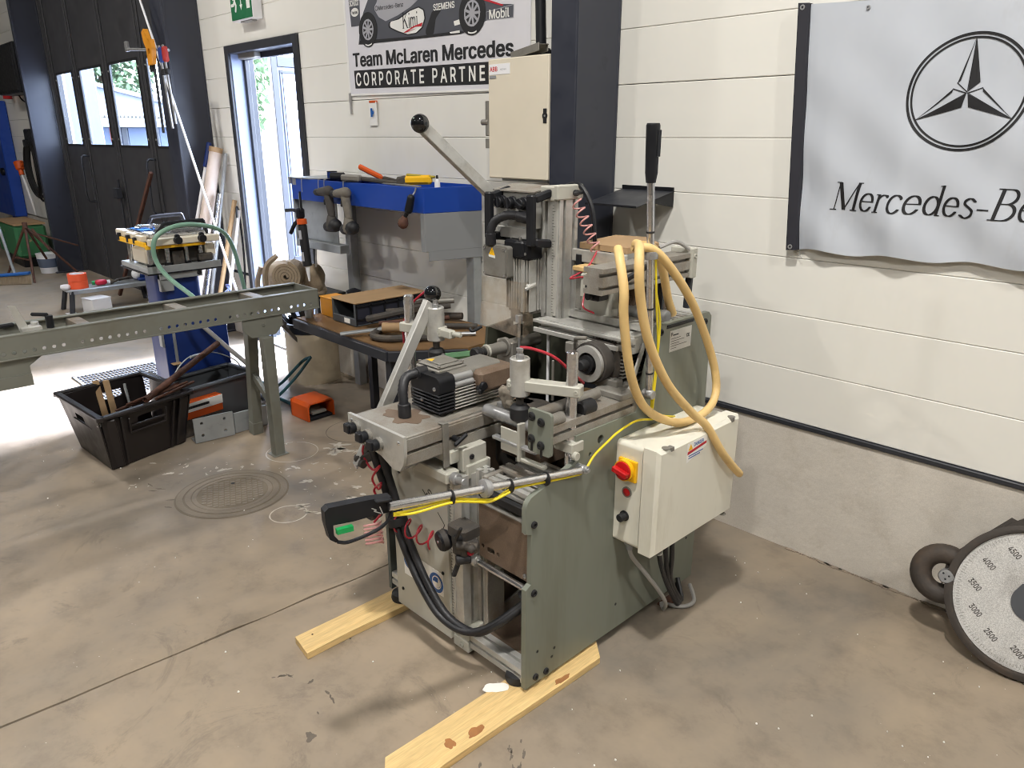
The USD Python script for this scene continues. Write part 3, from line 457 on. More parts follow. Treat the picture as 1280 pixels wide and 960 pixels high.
for x, z in ((-1.712, .722), (-1.655, .712), (-1.603, .703)):
    k = mp('knob', lathe([(.019, 0), (.019, .008), (.017, .010)], (x, 1.06, z), (0, -1, 0), 22), CAST, parent=M, label='knob on its round grey base'); mp('knob_grip', [lathe([(.013, .008), (.016, .014), (.016, .026), (.014, .028)], (x, 1.06, z), (0, -1, 0), 18), B(x-.020, x+.006, 1.026, 1.046, z-.014, z+.014, .003)], BLACK, parent=k)
for x, z in ((-1.738, .735), (-1.515, .730)): mp('plate_screw', lathe([(.006, 0), (.006, .002), (.004, .004)], (x, 1.06, z), (0, -1, 0), 12), CHROME, parent=cpn)
mp('table_shaft', [C((-1.54, 1.10, .655), (-1.54, 1.47, .655), .014), C((-1.545, 1.085, .655), (-1.545, 1.13, .655), .020)], STEEL)
mp('clamp_strap', [B(-1.501, -1.494, 1.195, 1.215, .62, .752, .001), B(-1.52, -1.494, 1.195, 1.215, .748, .753)], CAST)
wl = mp('wing_lever', [C((-1.50, 1.235, .700), (-1.475, 1.235, .700), .009), bar((-1.472, 1.215, .690), (-1.472, 1.262, .712), .010, .014, .004)], BLACK)
mp('support_block', [B(-1.56, -1.49, 1.215, 1.335, .625, .665, .003), B(-1.50, -1.472, 1.245, 1.335, .60, .668, .003), B(-1.50, -1.465, 1.255, 1.345, .575, .618, .003)], BEIGEP, 'machined blocks carrying the table')
for y, z in ((1.275, .64), (1.315, .597)): mp('block_screw', capbolt((-1.470, y, z), X_, .008, .004), INK)
# motor one, axis away from the camera
mx, mz = -1.612, .812
def squarebody(x, y0, y1, z, w, h, r=.014): return extr(affinity.translate(rrect(-w/2, w/2, -h/2, h/2, r), x, z), (0, y1, 0), X_, Z_, y1-y0)
mo = mp('front_motor', [squarebody(mx, 1.285, 1.475, mz-.004, .104, .112)], CAST, 'finned grey motor lying on the table')
mp('motor_fin', [B(mx+.048, mx+.062, 1.287, 1.47, .757+.0095*k, .7605+.0095*k, .001) for k in range(8)]+[B(mx-.062, mx-.048, 1.287, 1.47, .757+.0095*k, .7605+.0095*k, .001) for k in range(10)], ALU, parent=mo)
ec = mp('motor_cap', [squarebody(mx, 1.228, 1.286, mz+.022, .128, .058, .018), squarebody(mx, 1.24, 1.286, mz-.03, .116, .07, .01)]+[B(mx-.064, mx+.064, 1.226, 1.287, .756+.0098*k, .7622+.0098*k, .002) for k in range(6)], BLACK, 'black finned end cap')
mp('cap_screw', [lathe([(.006, 0), (.006, .003), (.003, .005)], (mx+q, 1.227, z), (0, -1, 0), 12) for q, z in ((.045, .828), (-.012, .785), (-.055, .842))], CHROME, parent=ec)
mp('motor_ribs', [C((mx+.045, 1.29, .846), (mx+.045, 1.36, .846), .013), C((mx+.055, 1.29, .828), (mx+.055, 1.36, .828), .009), C((mx-.02, 1.29, .862), (mx-.02, 1.36, .862), .010)], STEEL, parent=mo)
tbx = mp('terminal_box', [B(-1.690, -1.583, 1.255, 1.362, .835, .872, .004), B(-1.685, -1.588, 1.26, 1.357, .872, .880, .003), B(-1.66, -1.60, 1.275, 1.345, .880, .884, .002)], CAST, 'grey terminal box of the front motor')
mp('box_screw', [lathe([(.005, 0), (.005, .003)], (x, y, .880), Z_, 10) for x in (-1.68, -1.592) for y in (1.265, 1.352)], CHROME, parent=tbx)
mp('blank_gland', lathe([(.014, 0), (.014, .004), (.009, .005)], (-1.605, 1.255, .853), (0, -1, 0), 18), BLACK, parent=tbx)
mp('warning_triangle', extr([(-1.668, 1.278), (-1.640, 1.278), (-1.654, 1.300)], (0, 0, .8842), X_, Y_, .0004), YEL, parent=tbx)
mp('conduit', [T([(-1.645, 1.256, .858), (-1.648, 1.228, .858), (-1.655, 1.196, .850), (-1.645, 1.175, .825), (-1.635, 1.168, .79), (-1.630, 1.166, .762)], [.0135+.0012*(k % 2) for k in range(31)], 12, 6), C((-1.645, 1.258, .858), (-1.646, 1.225, .858), .0175), C((-1.628, 1.166, .745), (-1.630, 1.166, .785), .0185)], HOSEB, 'black ribbed conduit from the box into the table')
mp('slide_cover', B(-1.665, -1.528, 1.365, 1.505, .790, .856, .010), BROWNP, 'flat dusty cover behind the motor')
mp('side_knob', [C((-1.545, 1.372, .805), (-1.530, 1.372, .805), .012), bar((-1.528, 1.358, .795), (-1.528, 1.390, .815), .010, .018, .004), C((-1.53, 1.372, .815), (-1.518, 1.372, .815), .012)], BLACK)
# lever one with ball
l1 = mp('feed_lever', bar((-1.79, 1.104, .56), (-1.79, 1.393, 1.018), .022, .036, .002, up=(0, -.85, .5)), ALU, 'long flat hand lever at the front left')
mp('ball_knob', [ball((-1.79, 1.407, 1.041), .0265, 3), C((-1.79, 1.393, 1.018), (-1.79, 1.40, 1.03), .009)], GLOSS, 'glossy black ball', parent=l1)
mp('clevis', [bar((-1.80, 1.10, .575), (-1.76, 1.16, .60), .03, .03, .004), C((-1.80, 1.108, .572), (-1.765, 1.108, .572), .013)], SOOT, parent=l1)
mp('pivot_screw', lathe([(.009, 0), (.009, .003), (.005, .005)], (-1.785, 1.095, .565), (0, -1, .3), 14), CHROME, parent=l1); mp('table_arm', B(-1.80, -1.74, 1.20, 1.26, .655, .69), CAST, parent=l1)
# clamp two (near right) and clamp one (far left): post, arm, cylinder, rubber foot
def clamp(rod, cyl, z0, z1, za, label):
    rx, ry = rod; cx, cy = cyl; ax = np.array([rx-cx, ry-cy, 0]); ax /= np.linalg.norm(ax)
    q = mp('clamp_post', C((rx, ry, z0), (rx, ry, z1), .0155, n=24, c=.003), CHROME, label)
    a0 = np.array([cx, cy, za])-ax*.032; a1 = np.array([rx, ry, za])+ax*.028
    mp('clamp_arm', [bar(a0, a1, .038, .030, .003), capbolt(a0+np.array([.006, -.020, 0])+ax*.012, (ax[1], -ax[0], 0), .006, .002), capbolt(a1+np.array([ax[1], -ax[0], 0])*.019-ax*.012, (ax[1], -ax[0], 0), .006, .002)], BEIGEP, parent=q)
    mp('cylinder', lathe([(.026, za-.03), (.0275, za-.028), (.0275, za+.072), (.025, za+.075), (.021, za+.075), (.020, za+.071)], (cx, cy, 0), n=28), ALU, 'aluminium air cylinder', parent=q)
    mp('air_fitting', lathe([(.011, za+.071), (.011, za+.084), (.008, za+.085), (.008, za+.093), (.010, za+.094), (.010, za+.101), (.006, za+.103)], (cx, cy, 0), n=14), STEEL, parent=q)
    mp('clamp_foot', lathe([(.010, za-.055), (.012, za-.02)], (cx, cy, 0), n=16), SOOT, parent=q); mp('foot_pad', lathe([(.024, za-.100), (.027, za-.096), (.027, za-.066), (.020, za-.058), (.008, za-.055)], (cx, cy, 0), n=24), RUBBER, parent=q)
    return q
c2 = clamp((-1.222, 1.412), (-1.353, 1.35), .60, .972, .866, 'polished post with clamp arm and air cylinder, right front')
c1 = clamp((-1.872, 1.375), (-1.778, 1.405), .55, 1.03, .928, 'polished post with clamp arm and air cylinder, far left')
mp('post_block', [B(-1.262, -1.195, 1.388, 1.438, .695, .725, .003), C((-1.20, 1.40, .69), (-1.185, 1.40, .69), .012)], BEIGEP, parent=c2); mp('post_base', C((-1.222, 1.412, .58), (-1.222, 1.412, .625), .018), RUBBER, parent=c2)
mp('post_block', [B(-1.90, -1.845, 1.35, 1.40, .62, .66, .003), B(-1.75, -1.70, 1.395, 1.42, .915, .94, .003), C((-1.70, 1.41, .93), (-1.67, 1.415, .93), .008)], BEIGEP, parent=c1)
mp('air_line', [T([(-1.353, 1.35, .968), (-1.33, 1.37, .966), (-1.29, 1.41, .945), (-1.275, 1.46, .90), (-1.29, 1.54, .84)], .0042, 8)], REDH, 'red air line to the right clamp')
mp('air_line', [T([(-1.778, 1.405, 1.028), (-1.80, 1.42, 1.045), (-1.84, 1.42, 1.04), (-1.895, 1.40, .99), (-1.91, 1.38, .93), (-1.90, 1.37, .87)], .0036, 8), T([(-1.76, 1.42, .84), (-1.73, 1.42, .80), (-1.71, 1.42, .76)], .0045, 8)], REDH, 'red air line to the far clamp')
# stop plate with four bolts and its rods
ap = mp('stop_plate', wallx(rrect(-1.270, -1.190, .715, .835, .010), 1.308, .010), GREEN, 'upright grey-green stop plate with four bolts')
for x, z in ((-1.256, .814), (-1.222, .806), (-1.256, .752), (-1.222, .742)): mp('plate_bolt', [C((x, 1.298, z), (x, 1.294, z), .0125), capbolt((x, 1.294, z), (0, -1, 0), .0095, .004)], RUBBER, parent=ap)
mp('slot', [B(x-.004, x+.004, 1.2972, 1.2982, z-.034, z, .0003) for x, z in ((-1.256, .752), (-1.222, .742))], INK, parent=ap)
rd = mp('stop_rod', [C((-1.256, 1.308, .814), (-1.256, 1.56, .814), .016), C((-1.222, 1.308, .800), (-1.222, 1.375, .800), .017)], CAST, 'grey stop rods behind the plate')
mp('rod_cap', C((-1.222, 1.445, .803), (-1.222, 1.50, .803), .021, c=.004), RUBBER, parent=rd)
mp('front_rail', [C((-1.50, 1.36, .752), (-1.24, 1.36, .752), .018), B(-1.50, -1.23, 1.40, 1.44, .735, .765), B(-1.44, -1.27, 1.325, 1.345, .69, .70)], STEEL)
mp('rail_frame', [B(-1.335, -1.325, 1.32, 1.345, .655, .765, .002), B(-1.33, -1.24, 1.325, 1.343, .655, .665), B(-1.41, -1.335, 1.33, 1.336, .665, .735)], BEIGEP)
def lump(c, r, seed, s=(1, 1, 1), n=3, k=.5, f=40):
    m = trimesh.creation.icosphere(n, r); v = np.array(m.vertices); v *= (1-k/2+k*meshkit.fbm(v*f+seed*9.1, 3, seed))[:, None]; m.vertices = v*s+np.asarray(c); return m
mp('rag', [lump((-1.44, 1.385, .805), .026, 1, (.9, .8, 1.2), k=1.0), lump((-1.425, 1.385, .782), .020, 2, (1.2, .8, .8), k=1.0)], mat('dirty_rag', (120, 112, 100), .9, var=.3, scale=40), 'crumpled grey rag by the clamp')
bm = mp('stop_beam', put(trimesh.creation.extrude_polygon(slot_profile(.075, .05, .010, .012, 'lr'), .37, engine='earcut'), (-1.243, 1.325, .766), (-1, 0, 0), Z_, Y_), ALUD, 'slotted beam on top of the side plate')
mp('beam_end', [B(-1.30, -1.205, 1.665, 1.70, .735, .80, .003), B(-1.30, -1.20, 1.60, 1.66, .79, .812, .004)], CAST, parent=bm)
mp('gusset', sidex([(1.66, .80), (1.675, .80), (1.735, .93), (1.722, .935)], -1.228, .006), ALU, 'pale flat brace behind the hose')
# stop pins
def pin(x, y, z, label):
    q = mp('stop_pin', [C((x, y+.045, z), (x, y+.13, z), .020), C((x, y+.13, z), (x, y+.145, z), .031), C((x, y+.145, z), (x, y+.29, z), .022)], CAST, label)
    mp('pin_cap', [C((x, y, z), (x, y+.028, z), .022, c=.004), C((x, y+.028, z), (x, y+.05, z), .015)], RUBBER, parent=q); mp('pin_collar', C((x, y+.052, z), (x, y+.060, z), .0225), BEIGEP, parent=q)
    mp('pin_block', B(x-.04, x+.035, y+.135, y+.16, z-.08, z+.02, .004), CAST, parent=q)
pin(-1.300, 1.640, .782, 'stop pin with dark cap on the right'); pin(-1.70, 1.49, .848, 'stop pin with dark cap on the left')
# third motor, lying, flange to the camera
m3_ = mp('rear_motor', [squarebody(-1.335, 1.665, 1.93, .872, .112, .112, .02), lathe([(.06, 1.618), (.062, 1.62), (.062, 1.645), (.056, 1.665)], (-1.335, 0, .872), Y_, 32)], SOOT, 'black finned motor under the rear table')
mp('motor_flange', [pipe((-1.335, 1.606, .872), (-1.335, 1.620, .872), .054, .034, 36)], ALU, 'bright flange ring', parent=m3_)
mp('spindle', [lathe([(.026, 1.60), (.026, 1.62)], (-1.335, 0, .872), Y_, 24), lathe([(.012, 1.575), (.016, 1.578), (.016, 1.602)], (-1.335, 0, .872), Y_, 18)], RUBBER, parent=m3_)
mp('motor_fin', [B(-1.285, -1.268, 1.69, 1.93, .822+.011*k, .826+.011*k, .001) for k in range(9)]+[B(-1.385+.012*k, -1.381+.012*k, 1.69, 1.93, .925, .938, .001) for k in range(9)], CAST, parent=m3_)
mp('fin_cover', [B(-1.395, -1.275, 1.90, 1.96, .815, .935, .01), B(-1.30, -1.24, 1.88, 1.98, .80, .90, .008)], BLACK, parent=m3_)
mp('motor_cradle', [B(-1.33, -1.25, 1.64, 1.67, .80, .83, .002), B(-1.40, -1.25, 1.66, 1.92, .795, .81), bar((-1.325, 1.655, .76), (-1.325, 1.655, .80), .012, .012), bar((-1.265, 1.655, .76), (-1.265, 1.655, .80), .012, .012)], CAST, parent=m3_)
mp('fitting', [C((-1.395, 1.63, .91), (-1.395, 1.66, .91), .010), B(-1.41, -1.385, 1.60, 1.64, .83, .87, .004), T([(-1.40, 1.63, .925), (-1.38, 1.61, .94), (-1.35, 1.62, .945)], .006), B(-1.43, -1.40, 1.615, 1.635, .885, .92, .003)], CAST)
mp('rust_roll', C((-1.40, 1.62, .735), (-1.28, 1.66, .735), .05, n=28), mat('rusty_ochre', (156, 122, 84), .7, .1, var=.2, scale=12, col2=(110, 70, 44), thr=(.5, .75)), 'rusty ochre cylinder under the motor')
# rear table
rt_ = mp('rear_table', [B(-1.60, -1.235, 1.695, 1.78, .925, .945, .003), extr(slot_profile(.04, .045, .009, .011, 'lr'), (-1.60, 1.70, .93), (0, 1, 0), Z_, .37)], ALU, 'front bar of the slotted rear table')
mp('drop_edge', B(-1.615, -1.235, 1.668, 1.70, .940, .949, .001), ALU, parent=rt_); mp('drop_edge', B(-1.605, -1.27, 1.660, 1.668, .912, .926, .001), ALU, parent=rt_)
for k in range(5): mp('table_profile', extr(slot_profile(.044, .05, .010, .012, 'tlr'), (-1.66, 1.80+.052*k, .945), (0, 1, 0), Z_, .44), (ALU, ALUD)[k % 2], 'slotted table profile', parent=rt_)
mp('end_plate', B(-1.235, -1.217, 1.77, 2.03, .90, .968, .002), ALUD, parent=rt_); mp('end_block', B(-1.262, -1.232, 1.69, 1.745, .905, .96, .003), ALU, parent=rt_)
mp('roller', [C((-1.56, 1.86, .985), (-1.24, 1.86, .985), .020), C((-1.565, 1.86, .985), (-1.552, 1.86, .985), .026)], STEEL, parent=rt_)
mp('dark_panel', [B(-1.75, -1.225, 1.955, 1.965, .60, .93), B(-1.46, -1.225, 1.94, 1.955, .80, .93)], mat('slate_panel', (66, 70, 78), .5, var=.06), 'slate grey sheet under the rear table')
mp('thin_rod', C((-1.585, 1.71, .66), (-1.585, 1.71, .92), .005), PALEW, 'thin pale rod under the rear table'); mp('rod_tip', C((-1.48, 1.62, .72), (-1.48, 1.62, .85), .0045), CAST)
# upright column with the upper router
zb, zt = .945, 1.315
uc = mp('upright_column', zext(slot_profile(.075, .085, .012, .016, 'rlb', 2), -1.597, 1.768, zb, zt), ALU, 'upright slotted column of the upper router')
mp('column_ruler', B(-1.588, -1.568, 1.7235, 1.7258, zb+.01, zt, .0004), RULER, parent=uc)
mp('ruler_tick', [B(-1.588, -1.588+(.012 if k % 5 == 0 else .006), 1.7229, 1.7236, zb+.02+.009*k, zb+.0212+.009*k, .0001) for k in range(38)], INK, parent=uc, kind='stuff')
cb = mp('column_head', [B(-1.575, -1.555, 1.71, 1.83, zt, zt+.045, .004), B(-1.64, -1.57, 1.72, 1.82, zt-.005, zt+.04, .004)], BEIGEP)
mp('wing_screw', [C((-1.555, 1.785, zt+.02), (-1.540, 1.785, zt+.02), .009), bar((-1.540, 1.765, zt+.018), (-1.540, 1.812, zt+.022), .008, .012, .004)], RUBBER, parent=cb)
cg = mp('carriage', [B(-1.66, -1.632, 1.735, 1.80, .95, 1.30, .003), B(-1.80, -1.635, 1.775, 1.80, .97, 1.32, .003), B(-1.655, -1.62, 1.728, 1.737, .955, 1.155, .002)], ALU, 'carriage plate sliding on the column')
mp('screw_hole', [lathe([(.005, 0), (.005, .0006)], (-1.642, 1.7278, z), (0, -1, 0), 10) for z in (1.13, .985)], INK, parent=cg)
hb = mp('head_box', [extr(Polygon([(1.70, 1.225), (1.775, 1.225), (1.775, 1.347), (1.70, 1.332)]), (-1.815, 0, 0), Y_, Z_, .175), B(-1.80, -1.66, 1.69, 1.78, 1.19, 1.225)], ALU, 'aluminium head box with three knobs')
mp('head_lid', extr(Polygon([(1.690, 1.334), (1.785, 1.350), (1.785, 1.353), (1.690, 1.338)]), (-1.82, 0, 0), Y_, Z_, .185), ALUD, parent=hb)
for x in (-1.782, -1.737, -1.686): k = mp('head_knob', [lathe([(.020, 0), (.020, .008), (.018, .010)], (x, 1.70, 1.300), (0, -1, 0), 22), lathe([(.014, .01), (.017, .016), (.017, .026), (.015, .028)], (x, 1.70, 1.300), (0, -1, 0), 18), rot(B(x-.017, x+.017, 1.668, 1.690, 1.296, 1.304, .002), 25 if x > -1.7 else 80, (0, 1, 0), (x, 1.68, 1.30))], BLACK, parent=hb, label='black turn knob')
for x, zl, zh in ((-1.806, 1.185, 1.332), (-1.618, 1.178, 1.332)):
    mp('grab_handle', [B(x-.014, x+.014, 1.648, 1.672, zl, zh, .005), bar((x+.006, 1.668, zh-.014), (x+.02, 1.735, zh+.006), .022, .024, .005), bar((x+.006, 1.668, zl+.010), (x+.016, 1.735, zl+.002), .022, .026, .005)], BLACK, 'black plastic grab handle')
mp('head_conduit', [T([(-1.660, 1.690, 1.258), (-1.69, 1.683, 1.262), (-1.735, 1.672, 1.262), (-1.770, 1.655, 1.245), (-1.782, 1.645, 1.215), (-1.782, 1.643, 1.175)], [.0135+.0012*(k % 2) for k in range(31)], 12, 6), C((-1.652, 1.690, 1.256), (-1.695, 1.682, 1.262), .018), C((-1.782, 1.643, 1.168), (-1.782, 1.643, 1.205), .0175)], HOSEB, 'black conduit elbow into the terminal box')
ub = mp('upper_terminal_box', [extr(rrect(-1.818, -1.706, 1.066, 1.168, .010), (0, 1.690, 0), X_, Z_, .045), extr(rrect(-1.813, -1.711, 1.071, 1.163, .014), (0, 1.646, 0), X_, Z_, .007)], CAST, 'grey terminal box with a yellow warning triangle')
mp('box_screw', [lathe([(.005, 0), (.005, .003)], (x, 1.640, z), (0, -1, 0), 10) for x in (-1.808, -1.716) for z in (1.076, 1.158)], CHROME, parent=ub)
mp('warning_sticker', wallx([(-1.787, 1.131), (-1.757, 1.128), (-1.757, 1.137), (-1.787, 1.140)], 1.6390, .0004), WHITE, parent=ub)
tri = mp('warning_triangle', wallx([(-1.786, 1.138), (-1.758, 1.136), (-1.771, 1.163)], 1.6390, .0005), YEL, parent=ub)
mp('flash_mark', wallx([(-1.775, 1.143), (-1.768, 1.150), (-1.771, 1.151), (-1.767, 1.157), (-1.773, 1.150), (-1.770, 1.149)], 1.6385, .0003), INK, parent=ub)
um = mp('upper_motor', [zext(rrect(-.052, .052, -.045, .045, .012), -1.695, 1.728, .955, 1.135), zext(Point(0, 0).buffer(.030), -1.705, 1.70, .925, .96)], CAST, 'finned upright motor')
mp('motor_fin', [B(-1.742+.0115*k, -1.738+.0115*k, 1.672, 1.70, .965, 1.13, .001) for k in range(10)]+[B(-1.652, -1.636, 1.690+.0115*k, 1.694+.0115*k, .965, 1.135, .001) for k in range(4)]+[C((-1.672, 1.684, .96), (-1.672, 1.684, 1.13), .011)], ALU, parent=um)
mp('motor_cap', [B(-1.752, -1.632, 1.668, 1.775, 1.128, 1.188, .008), B(-1.692, -1.655, 1.660, 1.69, 1.135, 1.188, .006)], BLACK, 'black motor cap', parent=um); mp('cap_screw', [lathe([(.005, 0), (.005, .012), (.003, .014)], (-1.672, 1.668, 1.188), Z_, 10), lathe([(.005, 0), (.005, .002)], (-1.648, 1.667, 1.15), (0, -1, 0), 10)], CHROME, parent=um)
gd = mp('chip_guard', [extr(Polygon([(-1.832, 1.062), (-1.648, 1.062), (-1.652, .882), (-1.845, .898)]), (0, 1.652, 0), X_, Z_, .003), extr(Polygon([(1.655, 1.062), (1.70, 1.062), (1.70, .90), (1.655, .882)]), (-1.648, 0, 0), Y_, Z_, .003)], GUARD, 'scuffed clear plastic chip guard')
mp('guard_wing_nut', [C((-1.645, 1.672, 1.048), (-1.632, 1.672, 1.048), .008), bar((-1.632, 1.650, 1.042), (-1.632, 1.700, 1.054), .008, .013, .004)], ALU, parent=gd)
mp('drill_bit', [C((-1.668, 1.66, .835), (-1.668, 1.66, .93), .0045), C((-1.668, 1.66, .93), (-1.668, 1.66, .955), .012)], STEEL, 'slim cutter below the guard')
mp('guard_hook', [T([(-1.845, 1.655, .885), (-1.85, 1.62, .875), (-1.86, 1.615, .885)], .006)], RUBBER)
mp('lower_duct', [sidex([(1.66, .68), (1.80, .68), (1.80, .89), (1.68, .88)], -1.85, .012), B(-1.845, -1.60, 1.86, 1.87, .66, .93)], mat('olive_dark', (76, 78, 66), .6, var=.15, scale=12))
l2 = mp('upper_lever', bar((-1.86, 1.765, 1.282), (-1.86, 1.45, 1.522), .024, .036, .002, up=(0, .6, .8)), ALU, 'long flat hand lever at the top')
mp('ball_knob', [ball((-1.86, 1.436, 1.535), .0275, 3), C((-1.86, 1.455, 1.518), (-1.86, 1.44, 1.53), .009)], GLOSS, 'glossy black ball', parent=l2); mp('lever_pivot', [C((-1.875, 1.755, 1.29), (-1.81, 1.755, 1.29), .014), B(-1.85, -1.80, 1.74, 1.79, 1.26, 1.31)], STEEL, parent=l2)
mp('green_tape', bar((-1.8735, 1.468, 1.504), (-1.8735, 1.448, 1.519), .002, .02, .0005), GRNT, parent=l2)
# upper right: cross bar, second slotted unit, valve, wooden block on it, coil
xb = mp('cross_bar', B(-1.56, -1.352, 1.785, 1.800, 1.127, 1.165, .002), ALU, 'flat aluminium cross bar')
us = mp('rear_slide', [put(trimesh.creation.extrude_polygon(slot_profile(.07, .075, .010, .014, 'lr', 2), .46, engine='earcut'), (-1.335, 1.62, 1.112), (-1, 0, 0), Z_, Y_)], ALUD, 'slotted rear slide unit')
mp('slide_end', [B(-1.375, -1.292, 2.055, 2.085, 1.07, 1.165, .003), capbolt((-1.292, 2.07, 1.14), X_, .008, .004)], BEIGEP, parent=us)
mp('slide_plate', [B(-1.53, -1.40, 1.80, 1.83, .955, 1.13, .003), B(-1.45, -1.41, 1.70, 1.80, 1.04, 1.11, .003), capbolt((-1.41, 1.74, 1.09), X_, .008, .004)], BEIGEP, 'cream blocks carrying the slide', parent=M); mp('slide_column', [B(-1.62, -1.50, 1.81, 1.84, .97, 1.13, .003)], ALUD)
mp('brown_guard', [extr([(-1.56, .95), (-1.37, .95), (-1.37, 1.03), (-1.56, 1.00)], (0, 1.86, 0), X_, Z_, .01), lathe([(.10, -.09), (.10, .09)], (-1.45, 1.95, .99), X_, 28)], BROWNP, 'brown dusty rounded cover')
vv = mp('air_valve', [B(-1.40, -1.345, 1.66, 1.71, 1.045, 1.105, .004), B(-1.395, -1.35, 1.665, 1.705, 1.105, 1.135, .004), C((-1.375, 1.66, 1.06), (-1.375, 1.645, 1.06), .012), C((-1.53, 1.79, 1.105), (-1.53, 1.79, 1.15), .013)], BLACK, 'black pneumatic valve')
mp('slide_lever', [bar((-1.30, 1.70, 1.10), (-1.25, 1.76, 1.15), .012, .016, .004)], RUBBER)
mp('rear_strut', [bar((-1.31, 2.07, .97), (-1.31, 2.075, 1.10), .014, .022), bar((-1.33, 1.95, .96), (-1.33, 1.95, 1.10), .012, .02)], DARK)
mp('spiral_line', coil((-1.545, 1.78, 1.315), (-1.462, 1.79, 1.165), .0165, .0028, 6), PINKH, 'pink spiral air line beside the column'); mp('air_line', [T([(-1.462, 1.79, 1.165), (-1.46, 1.74, 1.12), (-1.49, 1.70, 1.09), (-1.43, 1.70, 1.10), (-1.42, 1.69, 1.06), (-1.41, 1.67, 1.02), (-1.36, 1.66, 1.01)], .003, 6)], REDH)
mp('bowed_cable', T([(-1.62, 1.80, 1.33), (-1.60, 1.81, 1.355), (-1.55, 1.81, 1.352), (-1.505, 1.81, 1.29), (-1.49, 1.81, 1.20), (-1.49, 1.82, 1.14)], .0075, 8), BLACK, 'black cable bowing behind the column')
mp('bowed_cable', T([(-1.36, 1.97, 1.17), (-1.33, 2.02, 1.185), (-1.30, 2.07, 1.15)], .006, 8), GCAB)

# upright control lever and the lowered one, each with grip and yellow cable
def tie(p, d, r, mesh=None): return lathe([(r, -.003), (r+.0015, -.002), (r+.0015, .002), (r, .003)], p, d, 14)
up0, up1 = np.array([-1.18, 1.703, .80]), np.array([-1.18, 1.652, 1.40]); du = (up1-up0)/np.linalg.norm(up1-up0)
cl = mp('upright_lever', C(up0, up1, .0100, n=20), CHROME, 'upright polished control lever')
mp('lever_grip', [hull(np.vstack([np.c_[np.cos(a)*w*.9, np.sin(a)*w, a*0+z]+np.array([-1.18, y, 0]) for a in [np.linspace(0, 6.28, 16, endpoint=False)] for w, z, y in ((.0135, 1.385, 1.653), (.0175, 1.41, 1.653), (.0195, 1.525, 1.650), (.017, 1.531, 1.650))])), B(-1.1635, -1.1615, 1.648, 1.662, 1.45, 1.515, .0008)], BLACK, 'black plastic grip on top', parent=cl)
mp('lever_collar', lathe([(.012, -.012), (.022, -.010), (.024, 0), (.022, .010), (.012, .014)], up0+du*.40, du, 20), STEEL, parent=cl); mp('lever_base', [C((-1.2, 1.703, .795), (-1.165, 1.703, .795), .013), ball((-1.18, 1.703, .80), .014, 2)], STEEL, parent=cl)
mp('cable_tie', [tie(up0+du*t, du, .010) for t in (.06, .25, .46)], INK, parent=cl)
mp('yellow_cable', [T([up0+np.array([.013, .006, 0])+du*.39, up0+np.array([.014, .012, 0])+du*.25, up0+np.array([.012, .022, 0])+du*.16, up0+np.array([.012, .018, 0])+du*.08, up0+np.array([.01, .008, -.03]), (-1.178, 1.725, .735), (-1.19, 1.80, .70), (-1.19, 1.86, .682)], .0032, 7), T([up0+np.array([.013, .010, 0])+du*.30, up0+np.array([.013, .03, 0])+du*.2, up0+np.array([.012, .010, 0])+du*.05, (-1.18, 1.72, .74), (-1.185, 1.79, .69)], .0030, 7)], YCAB, 'yellow cable on the upright lever')
lo0, lo1 = np.array([-1.18, 1.415, .650]), np.array([-1.288, .876, .698]); dl = (lo1-lo0)/np.linalg.norm(lo1-lo0)
ll = mp('lowered_lever', C(lo0, lo1-dl*-.01, .0105, n=20), CHROME, 'lowered polished control lever across the front')
mp('lever_collar', [lathe([(.012, -.014), (.020, -.013), (.020, -.005), (.024, -.004), (.024, .006), (.018, .008)], lo0+dl*.305, dl, 20)], STEEL, parent=ll); mp('lever_base', [C((-1.2, 1.418, .652), (-1.165, 1.418, .652), .011), ball((-1.18, 1.417, .651), .013, 2), lathe([(.006, 0), (.006, .006)], (-1.165, 1.418, .652), X_, 10)], STEEL, parent=ll)
mp('cable_tie', [tie(lo0+dl*t-zz*.006, dl, .017) for t in (.12, .232, .40)], INK, parent=ll)
dn = np.array([0, 0, -1.0])
def off(t, o, s=0): return lo0+dl*t*1.08+dn*o+np.array([.02, -.01, 0])*s
mp('yellow_cable', [T([lo1+dn*.020, off(.47, .020), off(.37, .013), off(.32, .022), off(.26, .034), off(.21, .016), off(.11, .015), off(.03, .013), (-1.183, 1.425, .640), (-1.186, 1.47, .672), (-1.188, 1.53, .695), (-1.188, 1.58, .712), (-1.188, 1.66, .722), (-1.19, 1.74, .705), (-1.19, 1.82, .69)], .0034, 7), T([lo1+dn*.024, off(.46, .025, .3), off(.37, .015, .5), off(.31, .026, .5), off(.27, .034, .4), off(.21, .018, .3)], .0034, 7)], YCAB, 'yellow cable on the lowered lever')
# the grip with guard and green trigger
ga = dl; gs = np.cross(ga, zz); gs /= np.linalg.norm(gs)
def G(a, z, s=0): return lo1+ga*a+zz*z+gs*s
gv = zz
gp = mp('pistol_grip', [extr(Polygon([(-.004, -.020), (-.004, .018), (.05, .020), (.145, .018), (.155, .010), (.155, -.02), (.148, -.060), (.135, -.070), (.128, -.066), (.138, -.052), (.138, -.026), (.09, -.026), (.05, -.022)]).buffer(-.002).buffer(.002, 3), G(0, 0, .012), ga, gv, .024), bar(G(.005, .020), G(.042, .020), .018, .008, .003)], BLACK, 'black pistol grip of the lowered lever', parent=ll)
mp('trigger_guard', T([G(.135, -.062), G(.115, -.068), (G(.08, -.063)), G(.04, -.052), G(.015, -.036), G(.004, -.015)], .0042, 8), BLACK, parent=ll)
mp('trigger', hull(np.vstack([[G(.136, z, s), G(.098, z+.002, s)] for z in (-.030, -.042) for s in (-.006, .006)])), GRNT, 'green trigger', parent=ll)
